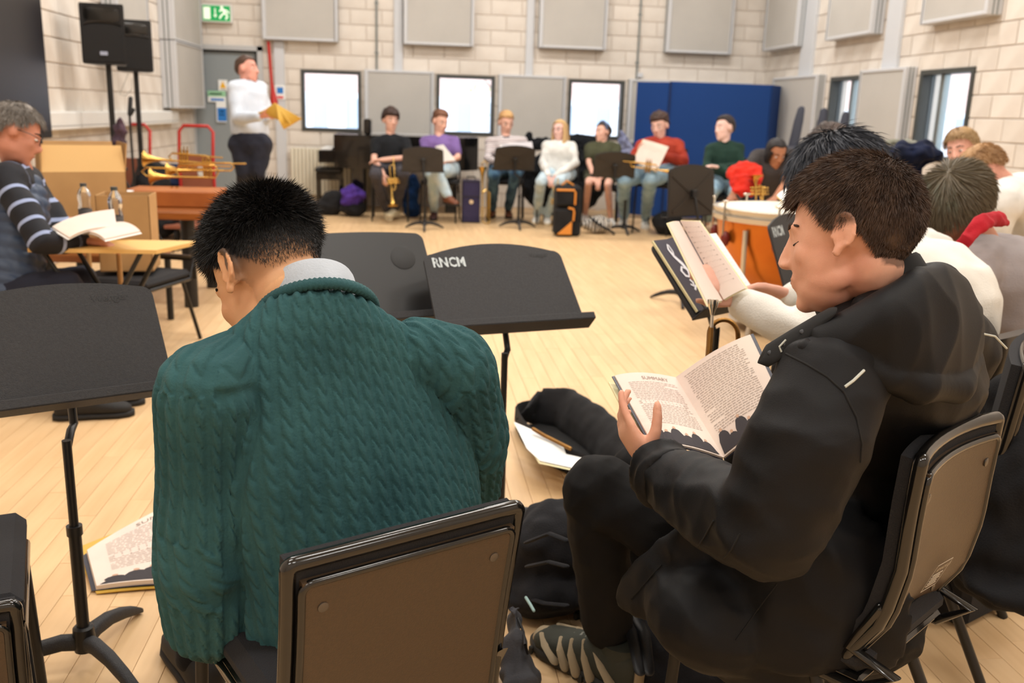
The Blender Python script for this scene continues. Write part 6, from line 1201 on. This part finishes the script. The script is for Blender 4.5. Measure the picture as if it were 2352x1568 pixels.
lump([(A(P(1535,480,10.9)[0],P(1535,480,10.9)[1],.14),(.20,.16,.16))],'rucksack',m_bag,'black bag under the chair of the rust sweater','bag')
# piano, bench
m_pi=mat('black piano lacquer',(12,12,13),.15,coat=.5)
t=thing('grand_piano','black grand piano behind the seated players','piano',(.1,12.6,0))
px0,px1=P(776,308,12.6)[0],P(1092,308,12.9)[0]; z1=P(776,308,12.6)[2]; z0=P(776,370,12.6)[2]
out=[(px0,12.35),(px1-.2,12.35),(px1,12.6),(px1,13.1),(px0+.3,13.35),(px0,13.3)]
b=B(); b.slab(out,(0,0,z1),(1,0,0),(0,1,0),z1-z0*.92); b.obj('case',m_pi,t,False)
b=B(); b.box((px0-.09,12.8,z0+.09),(.22,.9,.16),b=.01); b.obj('key_bed',m_pi,t,False); b=B(); b.box((px0-.10,12.8,z0+.185),(.14,.8,.02)); b.obj('keys',m_pw,t,False)
b=B(); b.slab([(x*1.0,y) for x,y in out],(0,0,z1+.018),(1,0,0),(0,1,0),.016); b.obj('lid',m_pi,t,False)
for x,y in ((px0+.3,12.5),(px0+.3,13.2),(px1-.35,12.75)): b=B(); b.box((x,y,z0*.5),(.16,.16,z0+.05),b=.01); b.lathe((x,y,.0),[(.03,0),(.05,.03),(.03,.06)],(0,0,1)); b.obj('leg',m_pi,t,False)
b=B(); b.box((px0+.42,12.85,z1+.12),(.1,.5,.2),b=.02); b.obj('music_desk',m_pi,t,False)
bt=P(757,384,12.3); t=thing('piano_bench','black piano bench with padded top in front of the radiator','bench',(bt[0],bt[1],0))
b=B(); b.box((bt[0],bt[1],bt[2]-.03),(.36,.34,.07),b=.02); b.obj('cushion',mat('black leather',(32,34,38),.3),t,True); b=B(); b.box((bt[0],bt[1],bt[2]-.11),(.34,.32,.09),b=.005); b.obj('frame',m_pi,t,False)
for q in(-1,1):
    for r in(-1,1): b=B(); b.box((bt[0]+q*.15,bt[1]+r*.14,(bt[2]-.1)/2),(.035,.035,bt[2]-.1)); b.obj('leg',m_pi,t,False)
# upright dark equipment on the right of piano
lump([(P(1215,318,12.6),(.06,.06,.10)),(P(1245,330,12.6),(.16,.1,.10)),(P(1330,330,12.7),(.5,.12,.14)),(A(P(1290,340,12.7)[0],12.6,.45),(.6,.16,.5))],'covered_equipment',cm('black cover',(22,24,28)),'dark covered equipment along the wall behind the blonde woman','cover')
lump([(P(1432,325,12.4),(.10,.08,.14)),(P(1425,350,12.4),(.12,.08,.12)),(P(1445,345,12.4),(.10,.08,.12)),(A(P(1435,350,12.4)[0],P(1435,350,12.4)[1],.35),(.12,.1,.4))],'coat_heap',cm('lilac grey cloth',(140,144,170),(110,116,150)),'lilac grey coats heaped beside the blue screen','coat',wr=.06)
# cases
def case(x0,x1,ytop,ybot,D_,m,label,trim=None):
    a,c=P(x0,ytop,D_),P(x1,ybot,D_); g=PZ((x0+x1)/2,ybot,0); w=np.linalg.norm((P(x1,ytop,D_)-P(x0,ytop,D_))[:2]); h=P(x0,ytop,depth(g))[2]
    t=thing('instrument_case',label,'case',(g[0],g[1]+.09,0)); o=A(g[0],g[1]+.09,0); b=B(); b.box(o+A(0,0,h/2),(w,.18,h),b=.012); b.obj('case_body',m,t,False)
    b=B(); b.tube([o+A(-.05,0,h),o+A(-.05,0,h+.04),o+A(.05,0,h+.04),o+A(.05,0,h)],.008,8); b.obj('handle',m_blk,t)
    b=B(); b.lathe(o+A(0,-.092,h*.5),[(.018,0),(.026,0),(.026,.004),(.018,.004)],(0,-1,0),20); b.obj('emblem',m_sv,t)
    for z in (.01,h-.01,h*.62): b=B(); b.box(o+A(0,0,z),(w+.006,.186,.012)); b.obj('edge_binding',m_blk,t,False)
    return t
case(1061,1102,412,512,11.35,cm('violet case cloth',(62,58,88),(56,52,80)),'tall violet instrument case beside the upright trombone')
g=PZ(1300,543,0); o=A(g[0],g[1]+.12,0); w=.30; h=P(1300,425,depth(g))[2]; m_or=mat('orange piping',(214,138,56),.6); t=thing('case_rucksack','black instrument bag with orange piping and orange triangle before the blonde woman','bag',tuple(o))
b=B(); b.box(o+A(.02,0,h/2),(w,.24,h),b=.03); b.obj('body',m_bag,t,True,60); b=B(); b.box(o+A(-.04,-.14,h*.30),(w*.72,.08,h*.52),b=.025); b.box(o+A(-.03,-.14,h*.78),(w*.68,.08,h*.34),b=.025)
b.obj('pocket',m_bag,t,True,60)
b=B(); b.tube([o+A(-.13,-.185,h*.93),o+A(.06,-.185,h*.93),o+A(.075,-.185,h*.88),o+A(.075,-.185,h*.66)],.012,8,True); b.obj('orange_piping',m_or,t); b=B(); b.tube([o+A(.01,-.185,h*.58),o+A(.06,-.185,h*.56),o+A(.07,-.185,h*.5),o+A(.065,-.185,h*.34)],.012,8,True); b.obj('orange_piping',m_or,t)
b=B(); b.slab([(-.12,.03),(.05,.03),(.05,h*.32)],o+A(0,-.187,0),A(1,0,0),A(0,0,1),.004); b.obj('orange_triangle',m_or,t,False); b=B(); b.tube([o+A(-.05,0,h),o+A(0,0,h+.05),o+A(.08,0,h)],.012,8,True); b.obj('handle',m_or,t)
# zebra bag
zb=bpy.data.materials.new('zebra striped cloth'); zb.use_nodes=True; N=zb.node_tree.nodes; L=zb.node_tree.links; tc=N.new('ShaderNodeTexCoord'); wv=N.new('ShaderNodeTexWave'); wv.inputs['Scale'].default_value=9; wv.inputs['Distortion'].default_value=5; wv.inputs['Detail Scale'].default_value=1.5; L.new(tc.outputs['Object'],wv.inputs['Vector']); r=N.new('ShaderNodeValToRGB'); r.color_ramp.interpolation='CONSTANT'; r.color_ramp.elements[1].position=.5; r.color_ramp.elements[0].color=lin((26,26,30))+(1,); r.color_ramp.elements[1].color=lin((214,206,196))+(1,); L.new(wv.outputs['Fac'],r.inputs[0]); L.new(r.outputs[0],N['Principled BSDF'].inputs['Base Color']); N['Principled BSDF'].inputs['Roughness'].default_value=.85
g=PZ(1372,538,0); tz=lump([(A(g[0],g[1]+.1,.10),(.20,.13,.11)),(A(g[0]+.08,g[1]+.1,.12),(.12,.12,.10))],'shoulder_bag',zb,'zebra-striped cloth bag on the floor under the olive shorts','bag',wr=.03)
b=B(); b.tube([A(g[0]-.1,g[1],.2),A(g[0],g[1]-.06,.12),A(g[0]+.16,g[1]-.06,.04),A(g[0]+.2,g[1],.01)],.014,8,True); b.obj('strap',m_bag,tz)
# blue screen
m_blue=mat('royal blue display cloth',(14,58,122),.9,bump=.3,bs=400); m_alu=mat('aluminium edge',(190,196,200),.3,metal=.8)
t=thing('folding_screen','tall royal blue folding screen behind the rust and green sweaters','screen',tuple(PY(1640,480,12.2)*A(1,1,0)))
def panel3(a,c,zt_,zb_,nm='blue_panel'):
    a,c=A(a[0],a[1],0),A(c[0],c[1],0); ex=nrm(c-a); b=B(); b.box((a+c)/2+A(0,0,(zt_+zb_)/2),(np.linalg.norm(c-a)-.01,.03,zt_-zb_),np.array([ex,A(-ex[1],ex[0],0),A(0,0,1)]).T,.004); b.obj(nm,m_blue,t,False)
pa,pb,pc_,pd=P(1464,190,12.3),P(1540,187,12.0),P(1772,195,12.15),P(1794,190,12.5)
zt_=(pa[2]+pb[2])/2; panel3(pa,pb,zt_,.05); panel3(pb,pc_,pb[2],.05); panel3(pc_,pd,pc_[2],.05)
b=B(); b.cyl((pd[0]+.012,pd[1],.03),(pd[0]+.012,pd[1],pc_[2]),.014); b.obj('metal_edge',m_alu,t); b=B(); b.cyl((pb[0],pb[1]-.02,.03),(pb[0],pb[1]-.02,pb[2]),.012); b.obj('hinge_post',mat('navy hinge strip',(8,34,80),.6),t)
# stack of folding chairs on the right, coats
m_nb=mat('navy black folding chair',(26,30,48),.5)
for i,(x0,y0,x1,y1,D_) in enumerate(((1840,252,1822,335,8.6),(1892,256,1878,340,8.8),(1942,264,1928,345,9.0))):
    a,c=P(x0,y0,D_),P(x1,y1,D_); t=thing('stacked_chair','navy chair turned upside down, leg post rising, '+['left one','middle one','right one'][i]+' of three','chair',(c[0],c[1],0),'upturned chairs by the right wall')
    b=B(); b.tube([c,c+(a-c)*.7,a],[.05,.045,.035],8,True,flat=.4); b.obj('backrest_post',m_nb,t); b=B(); b.box(c+A(.12,0,-.04),(.40,.36,.08),b=.03); b.obj('seat',m_nb,t,True)
    for q in(-1,1):
        for r in(-1,1): b=B(); b.cyl(c+A(.12+q*.17,r*.15,-.06),A(c[0]+.12+q*.2,c[1]+r*.18,0),.011); b.obj('leg',m_pole,t)
lump([(P(2100,345,6.2),(.20,.14,.10)),(P(2060,350,6.3),(.14,.12,.08)),(P(2130,360,6.2),(.14,.13,.09)),(A(P(2100,345,6.2)[0],P(2100,345,6.2)[1],.55),(.22,.16,.58))],'coat',cm('navy quilted coat',(24,32,58),(14,20,38)),'navy coats piled on a chair below the large window','coat',wr=.06,fr=7)
lump([(P(2085,330,6.35),(.18,.12,.035)),(P(2120,332,6.3),(.10,.10,.03))],'coat',cm('olive coat',(112,112,98),(140,142,136)),'olive grey jacket draped over the navy coats','coat',wr=.04)
# tangled cables on the floor by the table
t=thing('cable_heap','tangle of dark cables on the floor behind the table leg','cable',tuple(PZ(365,572,0))); rr=random.Random(3); b=B()
for k in range(9):
    c=PZ(345+rr.uniform(0,45),575+rr.uniform(-14,12),0); pts=[c+A(rr.uniform(-.3,.3),rr.uniform(-.2,.2),.008+.05*rr.random()*(q%2)) for q in range(6)]; b.tube(pts,.007,6)
b.obj('cables',m_blk,t,kind='stuff')
# kettledrum
m_cu=mat('orange copper kettle',(206,122,44),.25,metal=.65,c2=(190,104,34),ns=3); m_hoop=mat('pale metal hoop',(205,198,186),.3,metal=.6); m_head=mat('calf skin drumhead',(222,214,198),.6); m_mar=mat('dark red bracket',(110,34,28),.4)
kc=P(1818,478,6.0); kr=.50; kx,ky,kz=kc[0],kc[1],kc[2]; t=thing('kettledrum','large orange copper kettledrum with pale rim and tuning screws','drum',(kx,ky,0))
b=B(); b.lathe((kx,ky,kz-.62),[(.02,0),(.16,.03),(.30,.12),(.40,.26),(.455,.42),(.475,.58)],(0,0,1),48); b.obj('copper_bowl',m_cu,t)
b=B(); b.lathe((kx,ky,kz-.075),[(.47,0),(.495,.0),(.50,.03),(.48,.035),(.49,.05),(.50,.075),(.47,.08)],(0,0,1),48,cap=False); b.obj('counterhoop',m_hoop,t)
b=B(); b.lathe((kx,ky,kz-.002),[(.001,0.0),(.47,0),(.47,.004),(.001,.004)],(0,0,1),48); b.obj('drumhead',m_head,t)
for k in range(8):
    a_=k*math.pi/4+.25; d=A(math.cos(a_),math.sin(a_),0); o=A(kx,ky,kz)+d*.505; b=B(); b.cyl(o-A(0,0,.18),o+A(0,0,.045),.007); b.cap(o+A(0,0,.045)-np.cross(d,A(0,0,1))*.02,o+A(0,0,.045)+np.cross(d,A(0,0,1))*.02,.008); b.obj('tuning_screw',m_sv,t); b=B(); b.ell(o-A(0,0,.19)-d*.02,(.03,.03,.05)); b.obj('lug_bracket',m_mar,t)
for k in range(4): a_=k*math.pi/2+.6; d=A(math.cos(a_),math.sin(a_),0); b=B(); b.tube([A(kx,ky,kz-.12)+d*.48,A(kx,ky,kz-.4)+d*.47,A(kx,ky,.12)+d*.33,A(kx,ky,.0)+d*.36],.016,10); b.obj('strut',m_hoop,t)
b=B(); b.lathe((kx,ky,.05),[(.30,0),(.34,.02),(.30,.04)],(0,0,1),32); b.cyl((kx,ky,.06),(kx,ky,kz-.6),.03); b.obj('base_ring',m_hoop,t)
b=B(); b.tube([P(1712,398,7.4),P(1712,425,7.3)],[.16,.14],12,True,flat=.5); me=remesh(b,.012,2); wrinkle(me,.03,12); t=thing('jacket','bright red jacket on a chair between the green sweater and the kettledrum','jacket',(float(P(1712,410,7.4)[0]),float(P(1712,410,7.4)[1]),0)); finish(me,'cloth',cm('scarlet cloth',(208,48,30),(180,34,24)),t)
b=B(); p=P(1712,410,7.4); b.cyl((p[0],p[1],0),(p[0],p[1],p[2]),.015); b.obj('hanger_post',m_pole,t)
booklet('open booklet resting on the far rim of the kettledrum',(P(1785,448,6.1),P(1822,425,6.25),P(1830,445,6.15),P(1800,462,6.0)),None,.008,m_yel,bul=.01,page=m_pw)
# ---------------------------------------------------------------- floor items near the front
m_gig=cm('black gig bag nylon',(34,34,36),(42,42,44))
t=thing('trumpet_gig_bag','open black gig bag with white sheet music lying on the floor','case',tuple(PZ(1300,1000,0)))
G=lambda x,y,z=0:PZ(x,y,z)
# tray: boat shaped shell
ax0,ax1=G(1226,988,.0),G(1470,1165,.0); dx=nrm(ax1-ax0); sx=A(-dx[1],dx[0],0); Lg=np.linalg.norm(ax1-ax0)
def boat(b,off,w,hh,z0,inner):
    sec=[]
    for k in range(13):
        u=k/12; ww=w*(.45+.55*math.sin(math.pi*min(1,u*1.15+.12)))*(1 if u<.9 else .8); sec.append((ax0+dx*Lg*u+off+A(0,0,z0),ww*1.25))
    return sec
outer=boat(B(),sx*.02,.20,.1,0,0); b=B(); n=24; V=[];
for c,w in outer:
    for r,z in ((1.0,.005),(1.06,.05),(1.04,.105),(1.0,.11),(.96,.10),(.95,.05),(.88,.02)):
        V.append((c,w,r,z))
rows=7
for side in (-1,1):
    v=[];f=[]
    for c,w,r,z in V: v.append(c+sx*side*w*.62*r+A(0,0,z))
    for i in range(12):
        for j in range(rows-1): a=i*rows+j; f.append((a,a+rows,a+rows+1,a+1))
    b.add(v,f)
for end in (0,12):
    c,w=outer[end]; v=[];f=[]; sg=-1 if end==0 else 1
    for j in range(9):
        a=-math.pi/2+math.pi*j/8
        for r,z in ((1.0,.005),(1.06,.05),(1.04,.105),(1.0,.11),(.96,.10),(.95,.05),(.88,.02)): v.append(c+sx*math.sin(a)*w*.62*r+dx*sg*math.cos(a)*w*.55*r+A(0,0,z))
    for i in range(8):
        for j in range(rows-1): q=i*rows+j; f.append((q,q+rows,q+rows+1,q+1))
    b.add(v,f)
b.obj('lower_shell',m_gig,t,True,50)
b=B(); sec=[(c+A(0,0,.018),sx*w*.58,A(0,0,.012)) for c,w in outer]; b.loft(sec,16); b.obj('padded_lining',mat('black plush',(16,16,17),.95,bump=.6,bs=200),t)
b=B(); pts=[(1215,905),(1290,905),(1400,960),(1440,1010),(1450,1060)]
pts=[(1200,925),(1230,905),(1300,915),(1375,965),(1430,1020),(1452,1075)]; lid=[(G(x,y,.15),sx*w_,A(0,0,1)*h_+sx*.03) for k,((x,y),w_,h_) in enumerate(zip(pts,(.02,.04,.045,.045,.04,.02),(.03,.085,.095,.095,.085,.04)))]
b.loft([(c-A(0,0,.05),a_,e_) for c,a_,e_ in lid],20); me=remesh(b,.009,3); wrinkle(me,.006,11); v=getv(me); v[:,2]=np.maximum(v[:,2],.004); setv(me,v); finish(me,'lid',m_gig,t)

ts=thing('sheet_music','white sheet music sticking out of the open gig bag','paper',tuple(G(1260,1000,.12))); b=B(); b.add([G(1180,968,.125),G(1290,1016,.115),G(1300,1042,.10),G(1375,1060,.10),G(1330,1078,.10),G(1240,1058,.105),G(1210,1030,.11)],[(0,6,5,4,3,2,1)]); me=b.mesh('sheet',m_pw,ORG[ts.name],False); o=link('sheet',me,ts); b=B(); b.add([G(1182,970,.123),G(1240,1060,.103),G(1330,1080,.098),G(1330,1084,.098),G(1238,1064,.100),G(1180,974,.12)],[(0,1,2,3,4,5)]); b.obj('sheet_edge',m_cream,ts,False)
b=B(); b.tube([G(1225,985,.14),G(1250,1000,.13),G(1310,1030,.12)],.008,8,True); b.obj('brass_tube',m_br2,t)
# rucksack by the knee, second bag behind the chair leg
m_ruck=cm('black rucksack cloth',(28,28,31),(36,36,39))
t=lump([(G(1268,1255,.17),(.15,.12,.14)),(G(1262,1300,.10),(.17,.14,.11)),(G(1262,1350,.07),(.15,.12,.07)),(G(1300,1210,.22),(.08,.07,.09)),(G(1330,1330,.08),(.16,.12,.09))],'rucksack',m_ruck,'black rucksack on the floor beyond the front chair','bag',vox=.009,wr=.022,fr=10)
for pts in ([(1210,1245,.30),(1262,1225,.36),(1300,1240,.36)],[(1212,1300,.20),(1260,1290,.26),(1300,1300,.27)],[(1205,1370,.08),(1250,1385,.10),(1300,1390,.12)]): b=B(); b.tube([G(*p) for p in pts],.009,8,True,flat=.5); b.obj('strap',m_ruck,t)
b=B(); b.tube([G(1208,1372,.165),G(1218,1388,.165),G(1226,1402,.16)],.004,8,True); b.obj('reflective_tab',mat('pale teal tab',(150,180,178),.5),t)
t=lump([(G(1185,1510,.07),(.045,.08,.07)),(G(1190,1570,.05),(.06,.08,.06)),(G(1180,1450,.09),(.025,.05,.09))],'bag',cm('grey bag cloth',(62,62,66),(74,74,78)),'grey drawstring bag half hidden by the front chair','bag',vox=.008,wr=.02,fr=14)
b=B(); b.tube([G(1190,1420,.14),G(1202,1450,.12),G(1206,1480,.14),G(1212,1500,.10)],.0035,8,True); b.obj('drawstring',m_blk,t)
t=lump([(G(1480,1470,.07),(.10,.14,.07)),(G(1560,1520,.05),(.16,.12,.06)),(G(1440,1420,.09),(.06,.08,.08))],'rucksack',m_ruck,'black bag with ribbed straps under the seat of the man in black','bag',vox=.009,wr=.02,fr=12)
for k in range(2): b=B(); b.tube([G(1425+k*30,1400,.14),G(1450+k*30,1450,.16),G(1470+k*20,1540,.12)],.014,8,True,flat=.4); b.obj('strap',m_blk,t)
# case and coat behind the right chairs
c_=G(2235,1440,0); t=thing('instrument_case','small black case with pale stitched label under the right chairs','case',tuple(c_)); o=c_+A(.05,.12,0)
b=B(); b.box(o+A(0,0,.16),(.30,.16,.32),Rz(.5),.02); b.obj('case_body',m_gig,t,True,60); b=B(); b.box(o+Rz(.5)@A(.02,-.082,.10),(.09,.003,.06),Rz(.5)); b.obj('stitched_label',mat('label outline',(90,84,78),.7),t,False); b=B(); b.box(o+Rz(.5)@A(.02,-.0835,.10),(.084,.003,.054),Rz(.5)); b.obj('label_face',m_gig,t,False)
lump([(P(2300,1120,2.25),(.14,.16,.20)),(P(2310,1240,2.25),(.15,.17,.18)),(P(2340,1010,2.3),(.13,.14,.2)),(P(2300,1330,2.2),(.12,.14,.06))],'coat',cm('black coat wool',(22,22,24),(28,28,30)),'black coat hanging down over the chair at the right edge','coat',vox=.012,wr=.03,fr=8)
